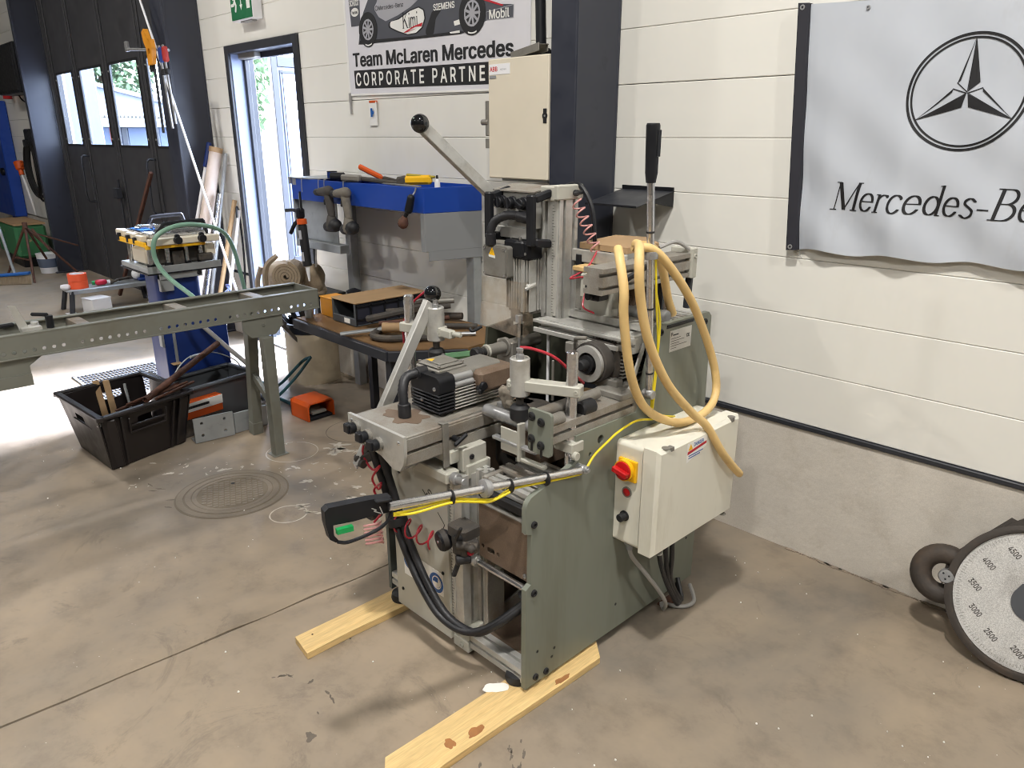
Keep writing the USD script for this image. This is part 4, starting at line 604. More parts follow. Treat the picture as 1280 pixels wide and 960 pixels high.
mp('flash_print', [extr(unary_union([LineString([(.055, .010), (.045, .004), (.050, .002), (.035, -.006)]).buffer(.0012), LineString([(.036, .010), (.030, -.008)]).buffer(.0012)]), G(0, 0, .0122), ga, zz, .0005), extr(unary_union([LineString([(.055, .010), (.045, .004), (.050, .002), (.035, -.006)]).buffer(.0012), LineString([(.036, .010), (.030, -.008)]).buffer(.0012)]), G(0, 0, -.0127), ga, zz, .0005)], GCAB, parent=ll)

# hand wheel with adjusting block, spiral lines, black hose pair
hw = mp('hand_wheel', lathe([(.010, -.010), (.026, -.009), (.030, -.004), (.030, .018), (.026, .024), (.012, .026), (.012, .06)], (-1.494, 1.175, .400), (0.25, .95, .1), 28), BLACK, 'black knurled hand wheel')
mp('wheel_rim', lathe([(.0302, -.002), (.0315, 0), (.0315, .012), (.0302, .014)], (-1.494, 1.175, .400), (.25, .95, .1), 28), SOOT, parent=hw); mp('wheel_screw', lathe([(.004, 0), (.004, .003)], np.array([-1.494, 1.175, .400])-.0085*np.array([.25, .95, .1]), (-.25, -.95, -.1), 10), CHROME, parent=hw)
ab = mp('adjust_block', [B(-1.475, -1.40, 1.18, 1.245, .425, .465, .006), C((-1.475, 1.21, .405), (-1.40, 1.20, .425), .017), B(-1.44, -1.385, 1.165, 1.23, .385, .43, .008), C((-1.405, 1.16, .43), (-1.35, 1.19, .435), .012)], SOOT, 'black adjusting block with clamp levers')
mp('clamp_lever', [bar((-1.415, 1.165, .445), (-1.375, 1.15, .498), .011, .012, .004), C((-1.418, 1.16, .44), (-1.418, 1.19, .44), .013)], RUBBER, parent=ab); mp('clamp_lever', [C((-1.372, 1.17, .435), (-1.345, 1.16, .445), .011), ball((-1.345, 1.16, .445), .012, 2)], SOOT, parent=ab)
mp('clamp_lever', [bar((-1.405, 1.17, .385), (-1.425, 1.16, .322), .013, .014, .005), C((-1.405, 1.155, .385), (-1.385, 1.19, .385), .014)], RUBBER, parent=ab); mp('red_plug', C((-1.385, 1.185, .405), (-1.372, 1.185, .41), .008), REDH, parent=ab)
h1 = [(-1.762, 1.13, .66), (-1.755, 1.14, .585), (-1.730, 1.15, .50), (-1.680, 1.15, .39), (-1.610, 1.15, .28), (-1.540, 1.15, .205), (-1.478, 1.155, .160), (-1.40, 1.17, .148), (-1.335, 1.20, .175), (-1.27, 1.28, .25), (-1.24, 1.40, .33)]
mp('hose_pair', [T(h1, .0112, 12), T([np.array(p)+np.array([.024, .012, .004])*(1 if i < 8 else .4) for i, p in enumerate(h1)], .0112, 12)], HOSEB, 'pair of thick black hoses hanging in a loop')
mp('hose_band', [lathe([(.03, -.012), (.031, -.01), (.031, .01), (.03, .012)], (-1.675, 1.155, .40), (.35, 0, -.9), 18), lathe([(.028, -.02), (.029, -.018), (.029, .018), (.028, .02)], (-1.262, 1.30, .268), (.4, .6, .5), 16)], RUBBER)
mp('spiral_line', coil((-1.745, 1.11, .385), (-1.722, 1.10, .325), .026, .0033, 6), PINKH, 'tight pink spiral air line'); mp('spiral_line', coil((-1.69, 1.15, .400), (-1.545, 1.19, .370), .026, .0028, 3.6), REDH, 'stretched dark red spiral air line')
mp('air_line', [T([(-1.765, 1.12, .66), (-1.78, 1.115, .60), (-1.74, 1.12, .56), (-1.70, 1.12, .585), (-1.745, 1.12, .53), (-1.715, 1.12, .505), (-1.70, 1.12, .53), (-1.74, 1.12, .49), (-1.70, 1.125, .455), (-1.715, 1.12, .42), (-1.735, 1.11, .39)], .0035, 7)], REDH, 'red air line twisted round the hoses')
mp('tail_wheel', [C((-1.80, 1.13, .40), (-1.80, 1.17, .40), .036, n=24, c=.005)], BLACK, 'black wheel behind the grip'); mp('tail_wheel_shaft', [C((-1.80, 1.16, .40), (-1.80, 1.24, .40), .015)], SOOT)

# white control box on the side plate
cbx = mp('control_box', [extr(rrect(1.588, 2.008, .362, .682, .014), (-1.199, 0, 0), Y_, Z_, .090)], WHITEB, 'cream white plastic control box')
mp('box_lid', [hull(np.vstack([np.array([(x, y, z) for y in (1.584+r, 2.012-r) for z in (.358+r, .686-r)]) for x, r in ((-1.106, .004), (-1.104, 0), (-1.062, 0), (-1.052, .010))]))], WHITEB, parent=cbx)
mp('lid_seam', B(-1.109, -1.105, 1.590, 2.006, .364, .680, .001), INK, parent=cbx)
mp('lid_screw', [lathe([(.012, 0), (.012, .002), (.008, .003)], (-1.06, y, z), d, 14) for y, z, d in ((1.625, .686, Z_), (1.97, .686, Z_), (1.625, .358, (0, 0, -1)), (1.97, .358, (0, 0, -1)))]+[B(-1.066, -1.0495, y-.007, y+.007, z-.012, z+.0005, .001) for y, z in ((1.645, .686), (1.965, .686))], CAST, parent=cbx)
sw = mp('main_switch', [B(-1.185, -1.122, 1.578, 1.589, .572, .636, .002)], YEL, 'yellow switch plate with red rotary knob', parent=cbx)
mp('switch_knob', [lathe([(.027, 0), (.029, .004), (.027, .016), (.020, .018)], (-1.158, 1.578, .605), (0, -1, 0), 26), rot(B(-1.184, -1.132, 1.545, 1.562, .596, .614, .003), 12, (0, 1, 0), (-1.158, 1.55, .605))], RED, parent=M, label='red rotary knob of the main switch')
mp('switch_collar', pipe((-1.158, 1.578, .605), (-1.158, 1.566, .605), .031, .027, 28), YEL, parent=cbx)
mp('signal_lamp', [lathe([(.012, 0), (.012, .005), (.009, .007), (.004, .010)], (-1.155, 1.588, .533), (0, -1, 0), 18)], RED, 'small red lamp', parent=cbx); mp('turn_knob', [lathe([(.016, 0), (.016, .003), (.012, .004), (.012, .024), (.010, .026)], (-1.16, 1.588, .455), (0, -1, 0), 18)], RUBBER, 'small black knob', parent=cbx); mp('lamp_ring', pipe((-1.155, 1.588, .533), (-1.155, 1.584, .533), .016, .012), CAST, parent=cbx)
ws = mp('danger_sticker', sidex([(1.722, .612), (1.822, .640), (1.822, .686-.012), (1.722, .672)], -1.0525, .0009), WHITE, 'white and red danger sticker', parent=cbx)
mp('sticker_band', sidex([(1.724, .637), (1.821, .648), (1.821, .656), (1.724, .646)], -1.0517, .0004), REDP, parent=cbx); mp('sticker_triangle', sidex([(1.727, .649), (1.749, .650), (1.738, .668)], -1.0517, .0005), YEL, parent=cbx)
mp('sticker_text', [txt('DANGER', .011, (-1.0517, 1.755, .656), Y_, (0, .02, 1), .0004, True, .05)]+[sidex([(1.73, z), (1.73+l, z+.002), (1.73+l, z+.005), (1.73, z+.003)], -1.0517, .0003) for z, l in ((.630, .075), (.623, .06))], BLUEP, parent=cbx)
cbl = mp('supply_cable', [T([(-1.16, 1.62, .355), (-1.155, 1.625, .31), (-1.13, 1.66, .25), (-1.12, 1.72, .17), (-1.13, 1.79, .08), (-1.16, 1.83, .02), (-1.19, 1.86, .012)], .0068, 9), T([(-1.19, 1.86, .012), (-1.13, 1.90, .010), (-1.12, 1.95, .014), (-1.17, 2.0, .03)], .0068, 9)], GCAB, 'grey supply cable dropping from the box'); mp('cable_gland', lathe([(.016, 0), (.016, .012), (.011, .014), (.010, .03)], (-1.16, 1.62, .362), (0, 0, -1), 14), GREYS, parent=cbl)
mp('black_cable', [T([(-1.115+.012*k, 1.70+.02*k, .36), (-1.115+.008*k, 1.72+.02*k, .27), (-1.125, 1.78+.012*k, .16), (-1.135, 1.85+.012*k, .06), (-1.15, 1.90+.01*k, .012+.006*k), (-1.19, 1.95, .03+.02*k)], .0078, 9) for k in range(3)], HOSEB, 'bundle of black cables below the box')
mp('rusty_bracket', [B(-1.20, -1.165, 1.85, 1.93, .006, .014)], RUST)

# ------------------------------------------------------------ things with the machine
single('air_hose', 'beige air hose hung in loops over the upright lever', 'hose', [T([(-1.205, 1.56, 1.222), (-1.17, 1.525, 1.20), (-1.14, 1.508, 1.13), (-1.14, 1.514, 1.05), (-1.14, 1.557, .891), (-1.14, 1.638, .775), (-1.125, 1.774, .703), (-1.115, 1.894, .702), (-1.12, 1.965, .735), (-1.135, 1.985, .80), (-1.14, 1.934, .908), (-1.14, 1.833, 1.045), (-1.15, 1.736, 1.15), (-1.17, 1.668, 1.212), (-1.205, 1.62, 1.222)], .0125, 12),
    T([(-1.185, 1.61, 1.232), (-1.15, 1.575, 1.235), (-1.12, 1.537, 1.225), (-1.105, 1.520, 1.18), (-1.105, 1.533, 1.105), (-1.10, 1.572, .99), (-1.09, 1.655, .86), (-1.075, 1.76, .755), (-1.055, 1.82, .70), (-1.035, 1.88, .61), (-1.032, 1.94, .55), (-1.030, 1.99, .505), (-1.05, 2.03, .485), (-1.10, 2.06, .49)], .0125, 12),
    T([(-1.20, 1.66, 1.222), (-1.225, 1.75, 1.20), (-1.24, 1.82, 1.13), (-1.25, 1.87, 1.04), (-1.255, 1.91, .985)], .0125, 12)], HOSE)
w1 = thing('wooden_plank', 'bright pine plank under the right front foot, painted white at one spot', 'plank', (-1.22, 1.12, 0))
def plank(t, a0, a1, b0, b1, h, seed):
    a = np.array([a0, a1, b1, b0], float); q = spline(np.vstack([a[0], (a[0]*2+a[1])/3+[.002, .002], (a[0]+2*a[1])/3, a[1]]), 3); q2 = spline(np.vstack([a[2], (a[2]*2+a[3])/3, (a[2]+2*a[3])/3-[.003, 0], a[3]]), 3)
    part(t, 'board', extr(Polygon(np.vstack([q, q2])).buffer(-.002).buffer(.002, 2), (0, 0, .0015), X_, Y_, h), WOOD, smooth=25)
plank(w1, (-1.285, .81), (-1.275, 1.60), (-1.165, .72), (-1.150, 1.49), .020, 1)
part(w1, 'paint_spot', blob(-1.272, 1.178, .032, 21, 1.1, .7, 60, z=.001, rag=.35).apply_translation((0, 0, .0215)), PAINTW, 'white paint spot')
part(w1, 'knot', [shift(blob(-1.205, .955, .014, 8, 1.3, 1, 0, z=.0005), (0, 0, .0215)), shift(blob(-1.19, 1.03, .020, 9, .6, 1.3, 0, z=.0005), (0, 0, .0215)), shift(blob(-1.168, 1.34, .02, 10, .4, 1.4, 0, z=.0005), (0, 0, .0215))], WOODEND, 'dark knots in the pine')
w2 = thing('wooden_plank', 'short pine plank under the far front foot at the left', 'plank', (-1.82, 1.08, 0))
plank(w2, (-1.872, .885), (-1.868, 1.36), (-1.775, .872), (-1.765, 1.34), .022, 2)
part(w2, 'nail_head', lathe([(.003, 0), (.003, .001)], (-1.845, .93, .0235), Z_, 8), RUST)
ob = thing('old_board', 'weathered board with a short block lying on the rear slide of the machine', 'board', (-1.45, 1.92, 1.156))
part(ob, 'board', extr(Polygon([(-1.545, 1.805), (-1.580, 2.03), (-1.48, 2.06), (-1.364, 1.972), (-1.36, 1.805)]), (0, 0, 1.166), X_, Y_, .018), OLDW); part(ob, 'block', B(-1.50, -1.405, 1.72, 1.782, 1.1115, 1.1255, .002), WOOD)

# ------------------------------------------------------------ on the long wall
f = thing('silver_flag', 'silver flag with a three-pointed star in a ring and black lettering', 'flag', (-.55, YW, 1.5))
nx, nz = 90, 50; gx = np.linspace(-1.215, .16, nx); gz = np.linspace(0, 1, nz)
def flagy(x, z):
    k = np.clip((1.90-z)*1.5, .04, 1); f = np.sin(x*15+z*1.6+.4)*.9+np.abs(np.sin(x*13+2.1+z*.8))**6*1.3+np.sin(x*31+1+z*2)*.45+.5*np.sin((x*.8+z)*26)
    return YW-.026-.0105*f*k
GX, GZ = np.meshgrid(gx, gz); top = 1.895-.030*np.sin(np.clip((GX+1.215)/.7, 0, 2)*np.pi/2)*.8; bot = 1.130+.022*(GX+1.2)+.006*np.sin(GX*26)
ZZ = bot+(top-bot)*GZ; XX = GX+.045*(1-GZ)*np.clip((.2-GX)/1.2, 0, 1); YY = flagy(XX, ZZ); i = np.arange((nz-1)*nx).reshape(nz-1, nx)[:, :-1].ravel()
def sheet(dy): return np.c_[XX.ravel(), YY.ravel()+dy, ZZ.ravel()]
V = np.vstack([sheet(0), sheet(.0015)]); n_ = nx*nz; F = np.vstack([np.c_[i, i+1, i+nx+1], np.c_[i, i+nx+1, i+nx], np.c_[i+nx+1, i+1, i][:, ::1]+n_, np.c_[i+nx, i+nx+1, i]+n_])
part(f, 'cloth', trimesh.Trimesh(V, F, process=False), FLAG, smooth=True)
def on_flag(m):
    q = np.array(m.vertices); y0 = q[:, 1]; q[:, 1] = flagy(q[:, 0], q[:, 2])-.0012+y0; return trimesh.Trimesh(q, m.faces, process=False)
def printed(poly):
    if not hasattr(poly, 'geom_type'): poly = Polygon(poly)
    cells = []
    x0, z0, x1, z1 = poly.bounds
    for x in np.arange(x0-.001, x1+.02, .02):                       # cut into strips so that the print follows the folds
        g = poly.intersection(sbox(x, z0-1, x+.02, z1+1))
        for h in getattr(g, 'geoms', [g]):
            if h.geom_type == 'Polygon' and h.area > 1e-9: cells.append(h)
    return on_flag(cat([extr(h.segmentize(.02), (0, 0, 0), X_, Z_, .0004) for h in cells]))
ec_, er = (-.722, 1.616), .158
part(f, 'star_ring', printed(unary_union([Point(ec_).buffer(er, 32).difference(Point(ec_).buffer(er-.007, 32)), Point(ec_).buffer(er-.0115, 32).difference(Point(ec_).buffer(er-.017, 32))])), INK, 'black double ring', smooth=False)
def ray_(a, sg):
    d = np.array([math.cos(a), math.sin(a)]); n2 = sg*np.array([-d[1], d[0]]); R = er-.013; e = np.array(ec_)
    return [Polygon([e+d*R, e+d*.027+n2*.029, e+d*.003+n2*.0015]), Polygon([e+d*R, e+d*.027-n2*.029, e+d*.033-n2*.0215]), LineString([e+d*.027-n2*.029, e+d*.002]).buffer(.0012), LineString([e+d*R, e+d*.003]).buffer(.0009)]
part(f, 'star_mark', printed(unary_union(sum([ray_(math.radians(a), g_) for a, g_ in ((90, -1), (210, 1), (330, -1))], [])).buffer(0)), INK, 'black three-pointed star', smooth=False)
def nib(path, w=.105, h=.032):
    o = []
    for a, b in zip(path, path[1:]): o.append(MultiPoint([(p[0]+q[0], p[1]+q[1]) for q in (a, b) for p in ((-w/2, -h/2), (w/2, -h/2), (w/2, h/2), (-w/2, h/2))]).convex_hull)
    return unary_union(o)
def arc(cx, cy, rx, ry, a0, a1): return [(cx+rx*math.cos(math.radians(a)), cy+ry*math.sin(math.radians(a))) for a in np.linspace(a0, a1, 20)]
def srf(x, y, w=.13): return nib([(x-w/2, y), (x+w/2, y)], .02, .03)
def smooth2(pts): return [tuple(p) for p in spline(np.c_[np.array(pts), np.zeros(len(pts))], 5)[:, :2]]
GL = {'M': (1.0, lambda: [nib([(.13, .02), (.13, .98)], .035), nib([(.15, .97), (.47, .03)], .12), nib([(.47, .03), (.82, .97)], .035), nib([(.84, .98), (.84, .02)], .11), srf(.10, .015, .2), srf(.84, .015, .24), srf(.09, .985, .15), srf(.88, .985, .16)]),
 'e': (.58, lambda: [nib([(.08, .36), (.5, .36)], .03), nib(arc(.28, .33, .22, .31, 5, 330), .085)]), 'c': (.54, lambda: [nib(arc(.28, .33, .22, .31, 45, 325), .085), Point(.44, .53).buffer(.045)]),
 'r': (.46, lambda: [nib([(.12, .02), (.12, .62)], .095), nib(arc(.30, .40, .17, .22, 165, 60), .06), Point(.41, .58).buffer(.05), srf(.12, .015, .2), srf(.07, .62, .1)]),
 'd': (.64, lambda: [nib(arc(.28, .33, .21, .31, 0, 360), .085), nib([(.51, .02), (.51, 1.0)], .095), srf(.46, .99, .1), srf(.56, .015, .12)]),
 's': (.50, lambda: [nib(smooth2([(.42, .55), (.27, .645), (.13, .58), (.12, .46), (.26, .36), (.40, .25), (.40, .09), (.24, .0), (.07, .09)]), .08), srf(.43, .55, .03)]),
 '-': (.46, lambda: [nib([(.06, .3), (.4, .3)], .02, .045)]), 'B': (.78, lambda: [nib([(.17, .02), (.17, .98)], .11), nib([(.17, .98), (.40, .98)]+arc(.40, .75, .22, .23, 90, -90)+[(.17, .52)], .09), nib([(.40, .52)]+arc(.42, .265, .26, .255, 90, -90)+[(.17, .01)], .095), srf(.10, .015, .16), srf(.10, .985, .16)]),
 'n': (.66, lambda: [nib([(.12, .02), (.12, .62)], .095), nib(arc(.33, .40, .19, .22, 165, 0)+[(.52, .02)], .09), srf(.12, .015, .2), srf(.53, .015, .2), srf(.07, .62, .1)]),
 'z': (.52, lambda: [nib([(.08, .62), (.44, .62)], .03), nib([(.43, .60), (.09, .04)], .09), nib([(.08, .02), (.45, .02)], .03)]),
 'K': (1.04, lambda: [nib([(.17, .02), (.17, .98)], .13), nib([(.20, .36), (.80, .97)], .045), nib([(.40, .56), (.86, .03)], .14), srf(.17, .015, .26), srf(.17, .985, .26), srf(.80, .985, .2), srf(.88, .015, .22)]), 
 'i': (.30, lambda: [nib([(.14, .02), (.14, .62)], .11), Point(.15, .86).buffer(.07), srf(.14, .015, .2), srf(.09, .62, .12)]), 'm': (1.0, lambda: [nib([(.12, .02), (.12, .62)], .11), nib(arc(.30, .40, .17, .22, 165, 0)+[(.47, .02)], .10), nib(arc(.66, .40, .17, .22, 165, 0)+[(.83, .02)], .10), srf(.12, .015, .2), srf(.48, .015, .18), srf(.84, .015, .18)])}
def serif(s, h, x, z, slant=.18, squeeze=1.0):
    o, q = [], 0
    for ch in s: wd, fn = GL[ch]; o += [affinity.translate(g, q, 0) for g in fn()]; q += wd
    p = unary_union(o); return affinity.affine_transform(p, [h*squeeze, h*slant, 0, h, x, z])
part(f, 'lettering', printed(serif('Mercedes-Benz', .088, -1.066, 1.272, .17, .97)), INK, 'black serif lettering', smooth=False)
part(f, 'pole_sleeve', [extr(Polygon([(-1.248, 1.900), (-1.212, 1.897), (-1.161, 1.130), (-1.196, 1.127)]), (0, YW-.006, 0), X_, Z_, .034)], mat('black_webbing', (40, 40, 48), .7, var=.1), 'black hem along the left edge')
part(f, 'grommet', [pipe((x, YW-.038, z), (x, YW-.042, z), .008, .004, 16) for x, z in ((-1.232, 1.886), (-1.182, 1.140))]+[pipe((-1.03, YW-.028, 1.866), (-1.03, YW-.031, 1.866), .006, .003, 14)], STEEL)
part(f, 'frayed_thread', [T([(-1.17, YW-.012, 1.128), (-1.16, YW-.014, 1.112), (-1.145, YW-.014, 1.10)], .0008, 5), T([(-1.16, YW-.012, 1.128), (-1.155, YW-.013, 1.11)], .0008, 5)], GCAB)

bn = thing('racing_banner', 'white wall banner with a grey racing car print and bold black lettering', 'banner', (-3.2, YW, 2.1)); by = YW-.010
tilt = lambda p: p
part(bn, 'vinyl_sheet', wallx(Polygon([(-3.90, 1.716), (-3.3, 1.708), (-2.47, 1.694), (-2.46, 2.55), (-3.91, 2.58)]), YW-.003, .005), BANN)
part(bn, 'banner_hem', [wallx(Polygon([(-3.90, 1.716), (-2.47, 1.694), (-2.47, 1.703), (-3.90, 1.725)]), by+.0018, .0008), wallx(Polygon([(-3.90, 1.716), (-3.885, 1.716), (-3.892, 2.58), (-3.91, 2.58)]), by+.0018, .0008)], WHITE)
part(bn, 'banner_tie', [B(-3.902, -3.885, by-.003, by+.004, 1.68, 1.73, .001), B(-3.90, -3.89, by-.002, YW-.0015, 1.62, 1.69, .001)], GCAB, 'cable tie at the lower corner')
Ld = [0]
def prn(name, poly, mtl, lay, label=None):
    if name in ('side_lobe', 'car_nose', 'side_swoosh'): poly = Polygon(poly).buffer(.03).buffer(-.045).buffer(.015)
    return part(bn, name, wallx(poly if hasattr(poly, 'geom_type') else Polygon(poly).buffer(0), by+.0018-.0004*lay, .0006), mtl, label, smooth=False)
body = Polygon([(-3.777, 1.974), (-3.753, 2.063), (-3.715, 2.127), (-3.668, 2.18), (-3.62, 2.27), (-3.3, 2.36), (-2.9, 2.30), (-2.72, 2.074), (-2.668, 2.054), (-2.567, 2.043), (-2.569, 1.99), (-2.741, 1.996), (-2.886, 1.959), (-2.944, 1.955), (-3.251, 1.961), (-3.671, 1.97)]).buffer(0)
prn('car_body', body, CARG, 1, 'dark grey racing car'); prn('front_wing', [(-3.85, 2.2), (-3.746, 2.188), (-3.752, 2.065), (-3.838, 2.067)], CARG, 1)
prn('rear_wing', [(-2.744, 2.03), (-2.567, 2.043), (-2.569, 1.99), (-2.741, 1.996)], CARL, 2); prn('rear_wing', [(-2.742, 2.028), (-2.569, 2.040), (-2.571, 1.992), (-2.739, 1.998)], CARG, 3)
prn('car_nose', [(-3.60, 2.26), (-3.577, 2.17), (-3.617, 2.136), (-3.576, 2.09), (-3.515, 2.065), (-3.409, 2.082), (-3.298, 2.11), (-3.20, 2.15), (-3.22, 2.28)], CARL, 2)
prn('side_swoosh', [(-3.185, 1.994), (-3.134, 2.068), (-3.056, 2.103), (-2.996, 2.105), (-2.85, 2.12), (-2.95, 2.10), (-3.042, 2.084), (-3.104, 2.039), (-3.124, 1.97), (-3.186, 1.969)], INK, 2)
prn('side_lobe', [(-3.62, 2.072), (-3.55, 2.048), (-3.411, 2.067), (-3.307, 2.097), (-3.234, 2.105), (-3.192, 2.087), (-3.182, 2.047), (-3.208, 2.005), (-3.258, 1.984), (-3.332, 1.983), (-3.416, 2.004), (-3.492, 2.032)], INK, 3)
prn('side_lobe', [(-3.60, 2.072), (-3.549, 2.054), (-3.402, 2.062), (-3.305, 2.091), (-3.236, 2.099), (-3.199, 2.084), (-3.191, 2.047), (-3.216, 2.009), (-3.263, 1.989), (-3.332, 1.988), (-3.408, 2.009), (-3.486, 2.036)], WHITE, 4)
prn('under_floor', [(-3.777, 1.974), (-3.76, 1.992), (-3.251, 1.972), (-2.929, 1.969), (-2.886, 1.959), (-2.93, 1.955), (-3.251, 1.961)], INK, 4); prn('white_vent', [(-2.971, 2.013), (-2.927, 2.018), (-2.925, 1.996), (-2.966, 1.993)], WHITE, 3); prn('white_vent', [(-3.002, 1.969), (-2.929, 1.971), (-2.927, 1.960), (-2.995, 1.962)], WHITE, 5)
prn('red_line', [(-2.80, 2.10), (-2.63, 2.047), (-2.64, 2.043), (-2.81, 2.093)], REDP, 4)
for (x, z), R in (((-3.679, 2.039), .085), ((-2.839, 2.034), .092)):
    prn('tyre', Point(x, z).buffer(R, 24), INK, 5); prn('tyre_mark', unary_union([Point(x, z).buffer(R*.93, 24).difference(Point(x, z).buffer(R*.86, 24)).intersection(sbox(x-.03, z-1, x+.03, z))]), WHITE, 6)
    prn('wheel_rim', unary_union([Point(x, z).buffer(R*.60, 20).difference(Point(x, z).buffer(R*.50, 20)), Point(x, z).buffer(R*.16)]+[LineString([(x, z), (x+R*.55*math.cos(a), z+R*.55*math.sin(a))]).buffer(R*.065) for a in np.arange(0, 6.28, 6.2832/9)]), CARL, 6)
def wtxt(s, h, x, z, width, mtl, lay, name='lettering', bold=True, slope=-.021): return part(bn, name, txt(s, h, (x, by+.0018-.0004*lay, z), (1, 0, slope), Z_, .0006, bold, width), mtl, smooth=False)
wtxt('Team McLaren Mercedes', .066, -3.842, 1.866, 1.270, INK, 1); wtxt('Team McLaren Mercedes', .066, -3.838, 1.866, 1.270, INK, 2); prn('black_bar', [(-3.838, 1.845), (-2.50, 1.818), (-2.50, 1.722), (-3.834, 1.752)], INK, 1, 'black bar behind white lettering')
wtxt('C O R P O R A T E   P A R T N E R', .064, -3.822, 1.767, 1.135, WHITE, 2, bold=True)
wtxt('Mobil', .036, -2.724, 1.999, .130, WHITE, 4); wtxt('SIEMENS', .027, -3.120, 2.074, .158, WHITE, 4); wtxt('Mercedes-Benz', .020, -3.575, 2.122, .215, INK, 4, bold=False); prn('round_mark', Point(-3.592, 2.133).buffer(.012).difference(Point(-3.592, 2.133).buffer(.009)), INK, 4)
wtxt('Henkel', .016, -3.823, 2.127, .055, INK, 4); prn('oval_mark', affinity.scale(Point(-3.796, 2.135).buffer(.036), 1, .6), WHITE, 3); wtxt('SCHÜCO', .026, -3.842, 2.168, .085, WHITE, 3)
prn('kimi_lettering', serif('Kimi', .074, -3.372, 2.016, .0, .66), INK, 6, 'black signature lettering'); prn('red_dash', [(-3.364, 1.998), (-3.28, 2.020), (-3.205, 2.030), (-3.215, 2.014), (-3.267, 2.016), (-3.331, 2.002), (-3.256, 2.008), (-3.348, 1.996)], REDP, 7)

cc = thing('electrical_cabinet', 'cream steel electrical cabinet hung beside the dark column', 'cabinet', (-2.29, 2.4, 1.33))
part(cc, 'cabinet_body', B(-2.462, -2.114, 2.285, YW-.002, 1.328, 1.800, .005), CABW); dr = part(cc, 'cabinet_door', B(-2.460, -2.116, 2.262, 2.283, 1.330, 1.798, .004), CABW)
part(dr, 'lock', [lathe([(.013, 0), (.013, .003)], (-2.133, 2.262, 1.575), (0, -1, 0), 18), B(-2.1425, -2.1235, 2.2595, 2.2625, 1.548, 1.602, .0015)], INK, 'black oval lock'); part(dr, 'lock_core', lathe([(.004, 0), (.004, .001)], (-2.133, 2.2595, 1.575), (0, -1, 0), 10), STEEL)
part(cc, 'name_plate', B(-2.452, -2.33, 2.2606, 2.2625, 1.738, 1.778, .0004), PALEW, 'white plate with red letters'); part(cc, 'red_letters', txt('ABB', .017, (-2.447, 2.2606, 1.751), X_, Z_, .0004, True, .045), RED); part(cc, 'small_print', [txt('ACS 401', .006, (-2.385, 2.2606, 1.754), X_, Z_, .0003), B(-2.45, -2.41, 2.260, 2.2608, 1.724, 1.735, .0002)], GREYS)
part(cc, 'side_latch', [B(-2.482, -2.462, 2.262, 2.285, 1.50, 1.64, .003), C((-2.505, 2.268, 1.555), (-2.465, 2.268, 1.555), .012), B(-2.485, -2.462, 2.265, 2.28, 1.45, 1.49)], CAST); part(cc, 'bottom_flange', B(-2.42, -2.15, 2.30, 2.48, 1.318, 1.328), GALV)
single('folded_bracket', 'dull metal channel lying on top of the cream cabinet', 'bracket', [bar((-2.42, 2.38, 1.825), (-2.20, 2.32, 1.842), .05, .004), bar((-2.42, 2.405, 1.815), (-2.20, 2.345, 1.832), .004, .03), bar((-2.42, 2.355, 1.815), (-2.20, 2.295, 1.832), .004, .03)], CAST)
cd = thing('cable_conduit', 'black cables running up the wall from the cream cabinet', 'cable', (-2.3, 2.46, 1.8))
part(cd, 'conduit_tube', C((-2.345, 2.46, 1.80), (-2.395, 2.47, 2.9), .022), BLACK); part(cd, 'gland_body', B(-2.40, -2.30, 2.40, 2.48, 1.80, 1.845, .008), BLACK)
for k in range(3): part(cd, 'cable_strand', T([(-2.235+.012*k, 2.43, 1.80), (-2.245+.012*k, 2.44, 1.95), (-2.275+.014*k, 2.46, 2.3), (-2.27+.014*k, 2.47, 2.9)], .0085, 8), BLACK)
sf = thing('wall_shelf', 'small black metal shelf on the wall right of the column', 'shelf', (-1.81, 2.4, 1.25))
part(sf, 'shelf_sheet', extr(Polygon([(2.523, 1.298), (2.285, 1.252), (2.285, 1.249), (2.523, 1.294)]), (-1.937, 0, 0), Y_, Z_, .247), DARK)
part(sf, 'shelf_flange', [B(-1.937, -1.69, 2.516, 2.523, 1.294, 1.312, .001), bar((-1.937, 2.286, 1.252), (-1.69, 2.286, 1.252), .003, .008)], BLACK); part(sf, 'shelf_bracket', [extr(Polygon([(2.523, 1.296), (2.36, 1.265), (2.523, 1.238)]), (-1.696, 0, 0), Y_, Z_, .006), extr(Polygon([(2.523, 1.296), (2.36, 1.265), (2.523, 1.238)]), (-1.937, 0, 0), Y_, Z_, .006)], BLACK); part(sf, 'bracket_screw', [lathe([(.005, 0), (.005, .002)], (-1.70, 2.515, z), (0, -1, 0), 10) for z in (1.265, 1.252)], STEEL)
ex = thing('exit_sign', 'green emergency exit sign with white pictograms above the side door', 'sign', (-4.98, 2.48, 2.2))
part(ex, 'sign_box', B(-5.135, -4.84, 2.455, YW-.003, 2.205, 2.37, .004), PALEW); part(ex, 'green_face', B(-5.13, -4.845, 2.452, 2.456, 2.212, 2.365, .001), GRNP); part(ex, 'sign_foot', B(-5.05, -4.90, 2.47, 2.51, 2.196, 2.206), GCAB)
part(ex, 'pictogram', [wallx(p, 2.4522, .0006) for p in (sbox(-4.91, 2.265, -4.865, 2.355), unary_union([LineString([(-4.985, 2.35), (-4.985, 2.285)]).buffer(.006), Polygon([(-5.003, 2.295), (-4.967, 2.295), (-4.985, 2.262)])]), unary_union([LineString(q).buffer(.009) for q in ([(-5.06, 2.36), (-5.07, 2.32), (-5.055, 2.295), (-5.065, 2.265)], [(-5.07, 2.32), (-5.09, 2.30), (-5.115, 2.30)], [(-5.06, 2.35), (-5.09, 2.335)], [(-5.055, 2.35), (-5.03, 2.335)])]))], WHITE)
